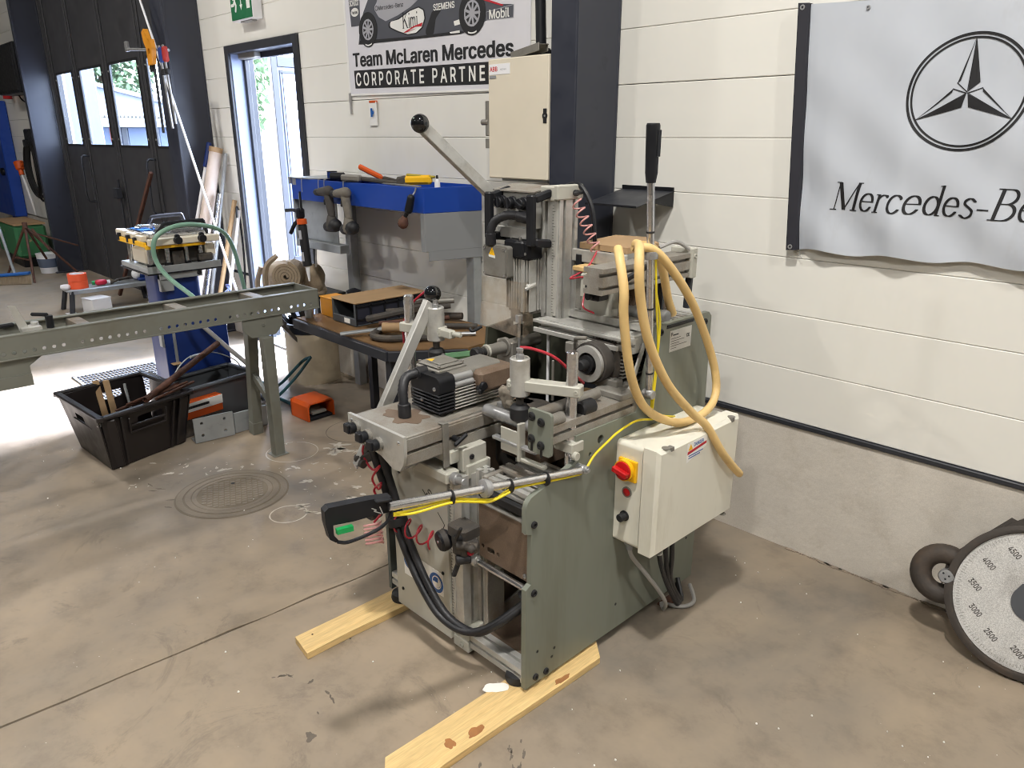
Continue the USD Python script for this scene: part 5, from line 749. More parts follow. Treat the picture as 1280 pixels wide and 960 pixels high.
ct = thing('paper_tag', 'small white paper tag hanging below the racing banner', 'tag', (-3.69, YW, 1.6))
part(ct, 'tag_sheet', rot(extr(Polygon([(-3.705, 1.68), (-3.635, 1.68), (-3.640, 1.555), (-3.715, 1.555)]), (0, YW-.012, 0), X_, Z_, .003), 3, X_, (0, YW, 1.68)), WHITE); part(ct, 'blue_print', wallx(unary_union([sbox(-3.685, 1.60, -3.668, 1.645), Point(-3.665, 1.622).buffer(.010)]), YW-.0185, .0008), BLUEP); part(ct, 'tag_clip', B(-3.70, -3.64, YW-.017, YW-.001, 1.672, 1.684), ORANGE)

# ------------------------------------------------------------ blue tool tray on posts, and what lies in and hangs on it
tr = thing('tool_tray', 'blue sheet-metal tool tray on grey posts against the wall', 'tool tray', (-3.4, 2.35, .0))
part(tr, 'front_board', B(-4.06, -2.84, 2.195, 2.203, 1.155, 1.272, .002), BLUET); part(tr, 'end_board', [bar((-2.842, 2.199, 1.2135), (-2.778, 2.503, 1.2135), .008, .117, .002), B(-4.06, -4.052, 2.203, 2.50, 1.155, 1.272, .002)], BLUET); part(tr, 'tray_floor', B(-4.05, -2.86, 2.203, 2.50, 1.215, 1.222, .001), BLUET); part(tr, 'back_board', B(-4.05, -2.78, 2.495, 2.503, 1.18, 1.275, .001), BLUET)
part(tr, 'side_sheet', [bar((-2.842, 2.199, 1.065), (-2.778, 2.503, 1.065), .006, .18, .002), B(-2.87, -2.843, 2.197, 2.2, .975, 1.156, .001), bar((-2.838, 2.215, .955), (-2.778, 2.503, .955), .004, .05)], GREYS, 'grey sheet below the right end'); part(tr, 'left_sheet', [B(-4.06, -3.66, 2.23, 2.238, .93, 1.156, .002), B(-4.06, -3.60, 2.20, 2.26, .885, .93, .003), B(-4.075, -4.058, 2.20, 2.45, .885, 1.156)], GALV, 'dusty grey sheet below the left end')
for x, zt2 in ((-2.815, .98), (-3.92, 1.2)): part(tr, 'post', [B(x-.028, x+.028, 2.455, 2.459, 0, zt2, .001), B(x-.028, x-.024, 2.459, 2.505, 0, zt2, .001), B(x+.024, x+.028, 2.459, 2.505, 0, zt2, .001)], GALV)
part(tr, 'top_lid', [extr(Polygon([(-4.09, 2.19), (-3.86, 2.19), (-3.66, 2.5), (-4.09, 2.5)]), (0, 0, 1.272), X_, Y_, .006), B(-4.09, -4.075, 2.19, 2.5, 1.24, 1.274)], GALV, 'pale metal lid on the left end'); part(tr, 'corner_plate', [B(-4.05, -4.01, 2.1935, 2.196, 1.235, 1.27, .0005)], STEEL)
for k, x in enumerate((-3.93, -3.75, -3.69, -3.50)): part(tr, 'hook', T([(x, 2.198, 1.275), (x, 2.188, 1.278), (x, 2.184, 1.25), (x, 2.184, 1.20 if k < 1 else 1.225)], .0025, 6), STEEL)
def tool(name, label, cat_, pieces, base):
    t = thing(name, label, cat_, base)
    for n, m, mt in pieces: part(t, n, m, mt)
    return t
zt_ = 1.2755
tool('screwdriver', 'screwdriver with a short dark handle near the tray lid', 'screwdriver', [('handle', C((-3.66, 2.21, zt_+.02), (-3.60, 2.26, zt_+.02), .02, c=.004), BLACK), ('shaft', C((-3.60, 2.26, zt_+.02), (-3.50, 2.34, zt_+.01), .004), STEEL)], (-3.63, 2.23, zt_))
tool('hammer', 'hammer with dark head lying across the tray rim', 'hammer', [('hammer_head', bar((-3.52, 2.195, zt_+.018), (-3.38, 2.215, zt_+.018), .035, .034, .008), CAST), ('shaft', bar((-3.42, 2.22, zt_+.018), (-3.10, 2.30, zt_-.005), .026, .022, .006), SOOT)], (-3.4, 2.2, zt_))
tool('pliers', 'pliers with orange-red grips standing up from the tray', 'pliers', [('grip', bar((-3.46, 2.26, zt_+.075), (-3.31, 2.30, zt_+.02), .020, .028, .008), ORANGE), ('grip', bar((-3.44, 2.29, zt_+.05), (-3.30, 2.32, zt_+.01), .020, .02, .008), ORANGE), ('jaw', bar((-3.31, 2.305, zt_+.018), (-3.22, 2.34, zt_), .022, .024, .006), IRON)], (-3.4, 2.28, zt_))
tool('yellow_stapler', 'yellow and black hand stapler on the tray', 'stapler', [('stapler_body', bar((-3.13, 2.30, zt_+.016), (-2.98, 2.36, zt_+.022), .04, .045, .012), YEL), ('nose', bar((-3.16, 2.285, zt_+.006), (-3.10, 2.31, zt_+.016), .036, .05, .010), SOOT), ('lever', bar((-3.11, 2.31, zt_+.042), (-2.97, 2.37, zt_+.034), .03, .012, .004), mat('worn_yellow', (170, 152, 48), .5))], (-3.06, 2.33, zt_))
tool('glue_tube', 'white marker with dark cap standing at the right end of the tray', 'marker', [('tube_body', lathe([(.014, 1.222), (.014, 1.290), (.006, 1.306)], (-2.90, 2.33, 0), n=14), PALEW), ('marker_cap', lathe([(.006, 1.306), (.005, 1.322)], (-2.90, 2.33, 0), n=10), INK)], (-2.90, 2.33, 1.222))
tool('flat_file', 'long flat file lying along the tray', 'file', [('file_blade', bar((-3.30, 2.27, zt_-.002), (-2.94, 2.25, zt_-.004), .028, .006, .001), STEEL)], (-3.1, 2.26, zt_-.005))
tool('tin_can', 'low dark tin beside the tray lid', 'tin', [('tin_body', C((-3.79, 2.30, zt_+.002), (-3.79, 2.30, zt_+.035), .028), BLUEM), ('tin_lid', C((-3.79, 2.30, zt_+.035), (-3.79, 2.30, zt_+.04), .029), BLACK)], (-3.79, 2.30, zt_))
def drill(x, label, mt, y=2.155):
    t = thing('cordless_drill', label, 'drill', (x, y, 1.0), 'cordless drills on the tray'); 
    part(t, 'motor_housing', hull(np.vstack([ball((x-.065, y, 1.215), .022, 1).vertices, ball((x+.02, y, 1.222), .030, 1).vertices])), mt); part(t, 'chuck', lathe([(.020, 0), (.019, .03), (.012, .045)], (x-.075, y, 1.213), (-1, 0, -.05), 14), RUBBER)
    part(t, 'handle', hull(np.vstack([ball((x+.015, y, 1.20), .024, 1).vertices, ball((x+.035, y, 1.10), .020, 1).vertices])), mt); part(t, 'handle_base', hull(np.vstack([ball((x+.03, y, 1.085), .024, 1).vertices, ball((x+.035, y, 1.045), .036, 1).vertices])), mt); part(t, 'battery', hull(np.vstack([ball((x-.01, y, 1.035), .028, 1).vertices, ball((x+.065, y, 1.048), .036, 1).vertices])), RUBBER)
    part(t, 'trigger', B(x-.025, x-.008, y-.01, y+.01, 1.15, 1.18, .004), RUBBER); return t
drill(-3.62, 'dusty cordless drill hanging on the tray, left of the two', mat('drill_body_dark', (66, 62, 58), .7, var=.3, scale=40)); drill(-3.455, 'dusty grey cordless drill hanging on the tray, right of the two', mat('drill_body_grey', (112, 106, 96), .7, var=.3, scale=40))
cx, cy = -3.845, 2.13
tool('caulking_gun', 'black caulking gun with a printed cartridge hanging from the tray', 'caulking gun', [('cartridge', lathe([(.024, 0), (.025, .004), (.025, .225), (.020, .232)], (cx, cy, .80), (-.08, 0, 1), 20), INK), ('cartridge_band', [lathe([(.0256, 0), (.0256, .05)], (cx-.0035, cy, .83), (-.08, 0, 1), 20), lathe([(.0256, 0), (.0256, .05)], (cx-.013, cy, .95), (-.08, 0, 1), 20)], CARL), ('orange_cap', lathe([(.028, 0), (.028, .026), (.022, .03)], (cx-.018, cy, 1.032), (-.08, 0, 1), 20), ORANGE), ('nozzle', lathe([(.005, 0), (.012, .07), (.014, .08)], (cx+.010, cy, .715), (-.10, 0, 1), 14), PALEW),
    ('gun_frame', [bar((cx-.03, cy, 1.06), (cx-.03, cy, 1.12), .05, .03, .01), T([(cx-.02, cy, 1.09), (cx-.08, cy-.01, 1.105), (cx-.15, cy-.02, 1.10)], .010, 8), T([(cx-.03, cy, 1.06), (cx-.08, cy-.01, 1.03), (cx-.12, cy-.02, .975)], .011, 8), C((cx-.012, cy, 1.10), (cx-.015, cy, 1.21), .006)], BLACK), ('push_rod', [C((cx-.02, cy, 1.10), (cx-.025, cy, 1.20), .004), C((cx+.06, cy+.02, .80), (cx+.075, cy+.02, .90), .004)], STEEL)], (cx, cy, .72))
tool('angle_tool', 'black hand tool hanging at the right corner of the tray', 'tool', [('handle', hull(np.vstack([ball((-2.90, 2.17, 1.225), .018, 1).vertices, ball((-2.915, 2.165, 1.17), .020, 1).vertices])), BLACK), ('shaft', C((-2.915, 2.165, 1.17), (-2.945, 2.16, 1.13), .010), BLACK), ('tool_head', hull(np.vstack([ball((-2.945, 2.16, 1.13), .016, 1).vertices, ball((-2.95, 2.155, 1.105), .026, 1).vertices])), RUST), ('strap_loop', T([(-2.885, 2.19, 1.27), (-2.89, 2.185, 1.25), (-2.895, 2.175, 1.235)], .004), STEEL)], (-2.92, 2.16, 1.1))

# ------------------------------------------------------------ work table by the wall and its load
wt = thing('work_table', 'low work table with a worn brown top and black steel frame', 'table', (-3.1, 2.15, 0)); tz = .60
part(wt, 'table_top', extr(Polygon([(-3.52, 1.86), (-2.665, 1.84), (-2.45, 2.12), (-2.48, 2.44), (-3.52, 2.44)]).buffer(-.003).buffer(.003, 2), (0, 0, tz-.022), X_, Y_, .022), BENCHW)
part(wt, 'frame_rail', [bar((-3.52, 1.852, tz-.028), (-2.662, 1.832, tz-.028), .03, .045), bar((-2.662, 1.832, tz-.028), (-2.45, 2.115, tz-.028), .03, .045), bar((-3.51, 2.43, tz-.04), (-2.48, 2.43, tz-.04), .03, .035)], DARK)
for x, y in ((-2.68, 1.86), (-3.47, 2.28), (-2.50, 2.40), (-3.47, 2.41)): part(wt, 'leg', B(x-.02, x+.02, y-.02, y+.02, 0, tz-.04, .002), DARK)
part(wt, 'cross_brace', bar((-3.47, 2.42, .12), (-2.50, 2.42, .12), .02, .03), DARK)
bx = thing('tipped_bin', 'grey-black plastic storage bin lying on its side on the work table, full of tools', 'bin', (-3.15, 2.3, tz))
q0, q1, r0, r1, hz_ = -3.325, -3.115, 1.965, 2.40, .115
part(bx, 'bin_wall', [B(q0, q0+.006, r0, r1, tz+.002, tz+hz_), B(q0, q1, r1-.006, r1, tz+.002, tz+hz_), B(q0, q1, r0, r1, tz+.002, tz+.008)], GCRATE); part(bx, 'bin_top', B(q0-.008, q1+.008, r0-.005, r1+.005, tz+hz_, tz+hz_+.010, .004), OLDW, 'dusty upper side'); part(bx, 'bin_front', [B(q0, q1, r0-.004, r0+.006, tz+.004, tz+.042), B(q0, q0+.012, r0-.004, r0+.006, tz+.04, tz+hz_), B(q1-.012, q1, r0-.004, r0+.006, tz+.04, tz+hz_)], GCRATE)
part(bx, 'bin_side', B(q1-.012, q1-.006, r0, r1, tz+.008, tz+hz_), mat('dark_blue_grey', (40, 42, 54), .5)); part(bx, 'bin_rib', [B(q1-.006, q1+.003, r0+.085*k, r0+.085*k+.010, tz+.008, tz+hz_) for k in range(6)]+[B(q1-.006, q1+.003, r0, r1, tz+hz_-.02, tz+hz_-.008), B(q1-.006, q1+.003, r0, r1, tz+.03, tz+.04)], BLACK); part(bx, 'bin_label', B(q1-.10, q1-.05, r0-.0055, r0-.0035, tz+.012, tz+.036, .0004), WHITE, 'small white label')
single('flat_bar', 'dull flat steel bar with its end over the table edge', 'bar', bar((-3.00, 1.80, tz+.018), (-2.83, 2.10, tz+.040), .034, .012, .003), GALV)
single('wooden_roller', 'short round wooden handle lying on the work table', 'handle', C((-2.86, 1.94, tz+.050), (-2.74, 2.10, tz+.044), .024, .020, c=.005), OLDW)
tool('caulking_tool', 'dark pipe wrench lying in front of the bin', 'wrench', [('handle', bar((-3.05, 1.98, tz+.05), (-2.95, 2.20, tz+.085), .035, .03, .008), SOOT), ('jaw', [bar((-2.96, 2.18, tz+.082), (-2.90, 2.28, tz+.10), .05, .045, .01), C((-2.95, 2.2, tz+.11), (-2.92, 2.23, tz+.12), .012)], IRON)], (-2.95, 2.13, tz))
single('black_hose_coil', 'thick grey-black hose curved along the front of the work table', 'hose', T([(-2.96, 2.06, tz+.022), (-2.92, 1.96, tz+.02), (-2.86, 1.89, tz+.02), (-2.78, 1.90, tz+.02), (-2.70, 2.00, tz+.02), (-2.62, 2.10, tz+.02)], .016, 10), SOOT)
for k, (a, b, r, mt, lb) in enumerate((((-3.0, 2.02, tz+.030), (-2.80, 2.30, tz+.05), .012, RUST, 'thin rusty rod in the tool heap on the work table'), ((-3.05, 2.10, tz+.07), (-2.86, 2.36, tz+.09), .014, SOOT, 'dusty dark rod on top of the tool heap'), ((-2.80, 2.02, tz+.012), (-2.58, 2.28, tz+.012), .010, STEEL, 'bright rod lowest in the tool heap'), ((-3.04, 2.2, tz+.10), (-2.88, 2.40, tz+.11), .016, CAST, 'grey rod farthest back in the tool heap'))): single('metal_rod', lb, 'rod', C(a, b, r), mt)
yb = thing('ochre_box', 'ochre yellow cardboard box at the left end of the work table', 'box', (-3.38, 2.06, tz)); part(yb, 'box_body', B(-3.49, -3.375, 1.99, 2.09, tz+.001, tz+.095, .003), YBOX); part(yb, 'box_lid', B(-3.493, -3.372, 1.987, 2.093, tz+.095, tz+.102, .002), YBOX)
tool('glue_bottle', 'small clear and yellow bottle beside the ochre box', 'bottle', [('bottle_body', lathe([(.022, tz+.001), (.024, tz+.03), (.020, tz+.06), (.012, tz+.07)], (-3.47, 1.91, 0), n=14), GALV), ('bottle_cap', lathe([(.018, tz+.07), (.022, tz+.085), (.018, tz+.11), (.01, tz+.125)], (-3.47, 1.91, 0), n=14), YEL), ('spout', C((-3.47, 1.91, tz+.125), (-3.45, 1.92, tz+.14), .012), BLACK)], (-3.47, 1.91, tz))
tool('black_pot', 'small black pot behind the glue bottle', 'pot', [('pot_body', lathe([(.035, tz+.001), (.04, tz+.09), (.037, tz+.1)], (-3.46, 2.18, 0), n=16), BLACK), ('pot_lid', lathe([(.041, tz+.1), (.041, tz+.106), (.01, tz+.12)], (-3.46, 2.18, 0), n=16), BLACK)], (-3.46, 2.18, tz))
gs_ = thing('green_strap', 'rolled green webbing strap on the floor-side bench behind the machine', 'strap', (-2.25, 2.1, .55))
part(gs_, 'strap_roll', [pipe((-2.22, 2.18, .56), (-2.22, 2.18, .64), .135-.011*k, .126-.011*k, 36) for k in range(8)], STRAPG); part(gs_, 'strap_tail', T([(-2.33, 2.12, .60), (-2.42, 2.0, .59), (-2.47, 1.95, .58)], .018, 6), STRAPG); part(gs_, 'stand_board', [B(-2.37, -2.05, 1.98, 2.35, .535, .558), B(-2.36, -2.32, 2.0, 2.04, 0, .535), B(-2.1, -2.06, 2.3, 2.34, 0, .535), B(-2.1, -2.06, 2.0, 2.04, 0, .535), B(-2.36, -2.32, 2.3, 2.34, 0, .535)], OLDW, 'small wooden stand under the roll')
dm = thing('waste_drum', 'beige cardboard drum full of dark profiles under the work table', 'drum', (-4.16, 2.2, 0))
dx, dy = -4.24, 2.335
part(dm, 'drum_wall', [pipe((dx, dy, .0), (dx, dy, .37), .165, .156, 40), C((dx, dy, .0), (dx, dy, .01), .16)], DRUM); part(dm, 'drum_rim', pipe((dx, dy, .36), (dx, dy, .375), .168, .154, 40), BOXC); part(dm, 'bag_liner', [pipe((dx, dy, .33), (dx, dy, .385), .172, .150, 26)], BLACK)
R3 = np.random.default_rng(5)
for k in range(9):
    x, y = dx+.12*R3.normal()*.6, dy+.11*R3.normal()*.6; part(dm, 'profile_offcut', bar((x, y, .25), (x+.06*R3.normal(), y-.06-.06*R3.random(), .40+.05*R3.random()), .05, .02, .003), (BLACK, RUBBER, IRON)[k % 3])
rk = thing('canvas_roll', 'beige canvas webbing and rolled sacking heaped on a dark stand below the tray', 'canvas', (-4.2, 2.26, .3)); sx, sy, sz = -4.20, 2.25, .70
roll = []
a = np.linspace(0, 2*np.pi*4.2, 150); r = .012+.017*a/(2*np.pi); rx = spline(np.c_[sx+r*np.cos(a)*.9, np.zeros_like(a), sz+.0+r*np.sin(a)], 1)
part(rk, 'webbing_roll', [extr(LineString(np.c_[r*np.cos(a), r*np.sin(a)]).buffer(.0075), (sx-.07*fw[0]+.03, sy-.07*fw[1]-.03, sz+.02), rt, Z_, -.0 or .12)], CANVAS)
def lump2(c, r, seed, s): return lump(c, r, seed, s, 3, .7, 9)
part(rk, 'sack', [lump2((sx-.17, sy+.02, sz-.06), .14, 1, (1.2, .9, .9)), lump2((sx-.02, sy+.05, sz-.10), .13, 2, (1.3, .9, .7)), lump2((sx+.09, sy+.03, sz-.03), .10, 3, (1, .9, 1.1))], CANVAS); part(rk, 'loose_strap', T([(sx-.0, sy-.12, sz+.12), (sx-.04, sy-.17, sz+.06), (sx-.06, sy-.18, sz-.04), (sx-.04, sy-.17, sz-.14)], .018, 6), CANVAS, 'loose strap end'); part(rk, 'loose_strap', T([(sx-.20, sy-.13, sz+.03), (sx-.23, sy-.15, sz-.07), (sx-.20, sy-.15, sz-.15)], .015, 6), CANVAS, 'loose strap end'); part(rk, 'white_rag', ball((sx-.26, sy+.0, sz+.01), .05, 2, (1.3, .8, .7)), PALEW); part(rk, 'stand_leg', [B(sx-.22, sx+.12, sy-.10, 2.515, .545, .565), T([(sx+.09, sy+.02, .35), (sx+.13, sy+.02, .60), (sx+.12, sy+.0, .80), (sx+.10, sy, .84)], .012)], BLACK)
single('teal_hose', 'teal hose lying in loops on the floor by the drum', 'hose', [T([(-4.60, 1.95, .015), (-4.35, 2.02, .012), (-4.2, 2.0, .012), (-4.0, 1.98, .10), (-3.88, 2.06, .24), (-3.84, 2.10, .27)], .009), T([(-3.84, 2.10, .27), (-3.86, 2.0, .16), (-3.95, 1.92, .04), (-4.05, 1.93, .012), (-4.25, 1.95, .011), (-4.6, 1.85, .011)], .009), T([(-3.98, 1.95, .012), (-3.84, 1.95, .012), (-3.80, 1.93, .012), (-3.765, 1.915, .012), (-3.735, 1.90, .012)], .010)], TEALH)
pd = thing('foot_pedal', 'orange hooded foot pedal on the floor', 'pedal', (-3.6, 1.98, 0))
ph = lambda m: yaw(m, 3, (-3.56, 1.97))
hood = Polygon([(1.885, .002), (1.885, .085), (1.90, .105), (2.04, .105), (2.055, .085), (2.055, .002), (2.047, .002), (2.047, .080), (2.036, .096), (1.904, .096), (1.893, .080), (1.893, .002)])
part(pd, 'hood', ph(cat(extr(hood, (-3.71, 0, 0), Y_, Z_, .17), B(-3.715, -3.70, 1.885, 2.055, .002, .10))), ORANGE); part(pd, 'pedal_base', ph(B(-3.69, -3.54, 1.90, 2.04, .002, .02, .004)), BLACK); part(pd, 'tread', ph(cat(extr(Polygon([(-3.68, .035), (-3.56, .028), (-3.56, .040), (-3.68, .055)]), (0, 2.015, 0), X_, Z_, .09))), CAST, 'grey tread plate')

# ------------------------------------------------------------ the long steel rack across the left
rk2 = thing('profile_rack', 'long olive-grey steel support rack with punched holes on two legs', 'rack', (-3.4, .9, 0)); x0, x1, ya, yb_ = -3.52, -3.275, -1.2, 1.86
def cheek(x, t, label):
    p = sbox(ya, .695, yb_, .782); hs = [Point(y, .718).buffer(.0075, 3) for y in np.arange(.25, 1.84, .034) if int(y*29.4) % 9 != 4]
    return part(rk2, 'side_rail', sidex(p.difference(unary_union(hs)), x, t), OLIVE, label, smooth=False)
cheek(x1-.006, .006, 'near punched rail'); cheek(x0, .006, 'far punched rail')
part(rk2, 'rail_flange', [B(x1-.03, x1+.002, ya, yb_, .780, .786, .001), B(x0-.002, x0+.03, ya, yb_, .780, .786, .001), B(x1-.03, x1+.004, ya, yb_, .690, .696, .001), B(x0, x0+.03, ya, yb_, .690, .696, .001)], OLIVE)
for y in (.28, .80, 1.20, 1.56): part(rk2, 'cross_plate', [B(x0+.006, x1-.006, y, y+.05, .768, .776), B(x0+.006, x1-.006, y, y+.006, .705, .770)], ALUD)
part(rk2, 'end_plate', B(x0, x1, yb_-.006, yb_, .69, .786), OLIVE)
part(rk2, 'head_bracket', [sidex(Polygon([(1.46, .70), (1.66, .70), (1.66, .64), (1.62, .60), (1.50, .60), (1.46, .64)]), -3.285, .006), B(-3.30, -3.28, 1.54, 1.58, .585, .62), capbolt((-3.279, 1.56, .655), X_, .008, .004)], OLIVE)
part(rk2, 'leg', [B(-3.286, -3.236, 1.535, 1.585, .0, .60, .002), B(-3.30, -3.225, 1.52, 1.60, 0, .004)], OLIVE, 'near leg'); part(rk2, 'leg', [bar((-3.60, 1.61, 0), (-3.50, 1.60, .70), .05, .05, .002), bar((-3.60, 1.61, 0.001), (-3.59, 1.61, .07), .056, .056, .002)], OLIVE, 'far leg'); part(rk2, 'leg_brace', bar((-3.54, 1.605, .34), (-3.27, 1.565, .245), .022, .04, .002), OLIVE)
part(rk2, 'leg', [B(-3.52, -3.47, -.9, -.85, 0, .70, .002), B(-3.33, -3.28, -.9, -.85, 0, .70, .002)], OLIVE)
part(rk2, 'hanging_box', [extr(Polygon([(.40, .695), (.66, .695), (.60, .655), (.60, .625), (.40, .625)]), (-3.45, 0, 0), Y_, Z_, .16), extr(Polygon([(.30, .625), (.60, .625), (.60, .58), (.30, .58)]), (-3.47, 0, 0), Y_, Z_, .19)], OLIVE, 'folded box hanging below the rail'); part(rk2, 'box_end', B(-3.46, -3.30, .598, .602, .585, .62), DARK)
part(rk2, 'stop_flag', [extr(Polygon([(.60, .78), (.635, .78), (.60, .885), (.575, .890)]), (-3.33, 0, 0), Y_, Z_, .004), B(-3.36, -3.30, .60, .67, .784, .80), C((-3.345, .655, .80), (-3.345, .655, .812), .014)], ALU, 'aluminium stop with clamp levers'); part(rk2, 'clamp_lever', [C((-3.31, .70, .784), (-3.31, .70, .835), .014), bar((-3.31, .70, .838), (-3.33, .645, .845), .012, .014, .004), bar((-3.33, .585, .815), (-3.38, .43, .80), .014, .016, .005), C((-3.38, .45, .79), (-3.38, .45, .82), .014)], BLACK)

# ------------------------------------------------------------ crates and steel plates by the rack
ck = thing('black_crate', 'black plastic crate with hand holes, holding sticks and bars', 'crate', (-3.82, 1.08, 0))
b0 = np.array([(-3.625, .905), (-3.735, 1.285), (-4.13, 1.27), (-4.03, .885)]); t0_ = np.array([(-3.585, .868), (-3.655, 1.315), (-4.15, 1.30), (-4.09, .835)]); ctr = b0.mean(0)
t0_ = np.array([(-3.555, .872), (-3.66, 1.32), (-4.16, 1.26), (-4.085, .835)])
def wallq(i, j, hole, nm='crate_wall'):
    a, b, c, d = *b0[[i, j]], *t0_[[j, i]]; L_ = np.linalg.norm(b-a); h = .285; e = (b-a)/L_; s0, s1 = (d-a)@e, (c-a)@e
    sh = Polygon([(0, .004), (L_, .004), (s1, h), (s0, h)]).difference(rrect(L_*.5-hole/2, L_*.5+hole/2, h-.085, h-.045, .008)); nrm = (d-a)-e*s0
    m = trimesh.creation.extrude_polygon(sh, .006, engine='earcut'); q = np.array(m.vertices); w_ = q[:, 2]-.003; n2 = np.array([e[1], -e[0]])
    V = np.c_[a[0]+e[0]*q[:, 0]+nrm[0]*q[:, 1]/h+n2[0]*w_, a[1]+e[1]*q[:, 0]+nrm[1]*q[:, 1]/h+n2[1]*w_, q[:, 1]]
    fl_ = trimesh.Trimesh(V, m.faces, process=False); part(ck, nm, fl_, CRATE, smooth=False)
for i in range(4): wallq(i, (i+1) % 4, .13 if i % 2 == 0 else .11)
def on(i, s, z, o=.0):                                              # a point on the outside of wall i
    a, b, c, d = b0[i], b0[(i+1) % 4], t0_[(i+1) % 4], t0_[i]; k = z/.285; p = (a*(1-s)+b*s)*(1-k)+(d*(1-s)+c*s)*k; e = (b-a)/np.linalg.norm(b-a); return np.array([*(p+np.array([e[1], -e[0]])*o), z])
part(ck, 'crate_floor', extr(Polygon(b0), (0, 0, .002), X_, Y_, .006), CRATE); part(ck, 'crate_rim', [bar(np.array([*t0_[i], .284]), np.array([*t0_[(i+1) % 4], .284]), .034, .02, .006) for i in range(4)]+[C(np.array([*t0_[i], .274]), np.array([*t0_[i], .294]), .018) for i in range(4)], CRATE)
part(ck, 'grip_frame', [bar(on(0, s, .17, .006), on(0, s, .25, .006), .010, .010, .003) for s in (.28, .70)]+[bar(on(0, .28, z, .006), on(0, .70, z, .006), .010, .010, .003) for z in (.17, .205)]+[bar(on(3, .3, .20, .006), on(3, .75, .20, .006), .010, .010, .003)], CRATE); part(ck, 'corner_rib', [bar(on(0, s, .01, .004), on(0, s, .27, .004), .05, .012, .004) for s in (.08, .92)]+[bar(on(0, s, .01, .004), on(0, s, .27, .004), .012, .016, .004) for s in (.2, .8)], CRATE); part(ck, 'crate_tag', bar(on(3, .94, .25, .004), on(3, .97, .25, .004), .015, .02, .002), WHITE)
for k, (a, b, w_, lb) in enumerate((((-3.99, 1.02, .01), (-4.115, 1.02, .305), .030, 'pale wooden stick in the black crate, left one of a pair'), ((-3.94, 1.05, .01), (-4.085, 1.06, .305), .030, 'pale wooden stick in the black crate, right one of a pair'))): single('wooden_stick', lb, 'stick', bar(a, b, w_, .012, .002, up=(1, 0, .3)), OLDW)
single('steel_rod', 'thin grey rod standing upright in the black crate', 'rod', C((-3.94, 1.13, .01), (-4.03, 1.13, .285), .007), GALV)
single('brown_pipe', 'long rusty brown pipe resting on the crate rims', 'pipe', pipe((-3.64, 1.10, .30), (-3.93, 1.60, .43), .016, .012, 18), RUST)
for k, (a, b) in enumerate((((-3.66, 1.02, .29), (-3.74, 1.30, .315)), ((-3.70, .98, .26), (-3.70, 1.33, .325)), ((-3.62, 1.14, .30), (-3.70, 1.36, .32)))): single('rusty_rod', ('thin rusty rod nearest the front rim of the black crate', 'thin rusty rod in the middle of the bundle on the black crate', 'short rusty rod at the right end of the black crate')[k], 'rod', C(a, b, .007), RUST)
gc = thing('grey_crate', 'grey plastic tub with a wire handle behind the black crate', 'tub', (-4.05, 1.55, 0))
gy = lambda m: yaw(m, 10, (-4.0, 1.55))
def tub(x0, x1, y0, y1, h, t, tp):
    o = sbox(x0, y0, x1, y1); ms = []
    for k in range(4):
        P4 = [(x0, y0), (x1, y0), (x1, y1), (x0, y1)]; a, b = np.array(P4[k]), np.array(P4[(k+1) % 4]); cc_ = np.array([(x0+x1)/2, (y0+y1)/2]); A, Bv = a+(a-cc_)*tp, b+(b-cc_)*tp
        ms.append(hull([(*a, 0.003), (*b, .003), (*A, h), (*Bv, h), *[(*(p+(cc_-p)*.04), z) for p, z in ((a, .003), (b, .003), (A, h), (Bv, h))]]))
    ms.append(B(x0, x1, y0, y1, .002, .01)); return ms
part(gc, 'tub_wall', gy(cat(tub(-4.11, -3.88, 1.37, 1.74, .235, .01, .10))), GCRATE); part(gc, 'tub_rim', gy(cat([bar(a, b, .03, .018, .005) for a, b in (((-4.12, 1.35, .235), (-3.868, 1.35, .235)), ((-3.868, 1.35, .235), (-3.868, 1.76, .235)), ((-3.868, 1.76, .235), (-4.12, 1.76, .235)), ((-4.12, 1.76, .235), (-4.12, 1.35, .235)))])), GCRATE)
part(gc, 'wire_handle', gy(T([(-4.0, 1.345, .235), (-4.02, 1.38, .30), (-4.03, 1.46, .355), (-4.03, 1.54, .365), (-4.03, 1.63, .35), (-4.01, 1.73, .29), (-4.0, 1.765, .235)], .0035)), GALV); part(gc, 'handle_grip', gy(C((-4.03, 1.48, .358), (-4.03, 1.60, .36), .009)), GALV)
og = thing('orange_carton', 'orange and white printed carton leaning on the grey tub', 'carton', (-3.8, 1.42, 0))
part(og, 'carton_body', yaw(B(-3.86, -3.79, 1.27, 1.54, .095, .185, .003), 10, (-3.8, 1.4)), ORANGE); part(og, 'carton_base', yaw(B(-3.858, -3.792, 1.28, 1.53, .002, .095, .003), 10, (-3.8, 1.4)), SOOT, 'dark lower half of the carton'); part(og, 'white_band', yaw(B(-3.7895, -3.788, 1.27, 1.54, .135, .183, .0004), 10, (-3.8, 1.4)), WHITE); part(og, 'dark_print', yaw(cat(B(-3.7878, -3.787, 1.34, 1.46, .152, .166, .0002), B(-3.7878, -3.787, 1.30, 1.31, .148, .172, .0002)), 10, (-3.8, 1.4)), INK)
dp = thing('drilled_plate', 'grey angle plate with four holes standing by the black crate', 'plate', (-3.66, 1.42, 0))
pl = sbox(1.315, .004, 1.515, .135).difference(unary_union([Point(y, z).buffer(.008) for y in (1.355, 1.47) for z in (.04, .105)]))
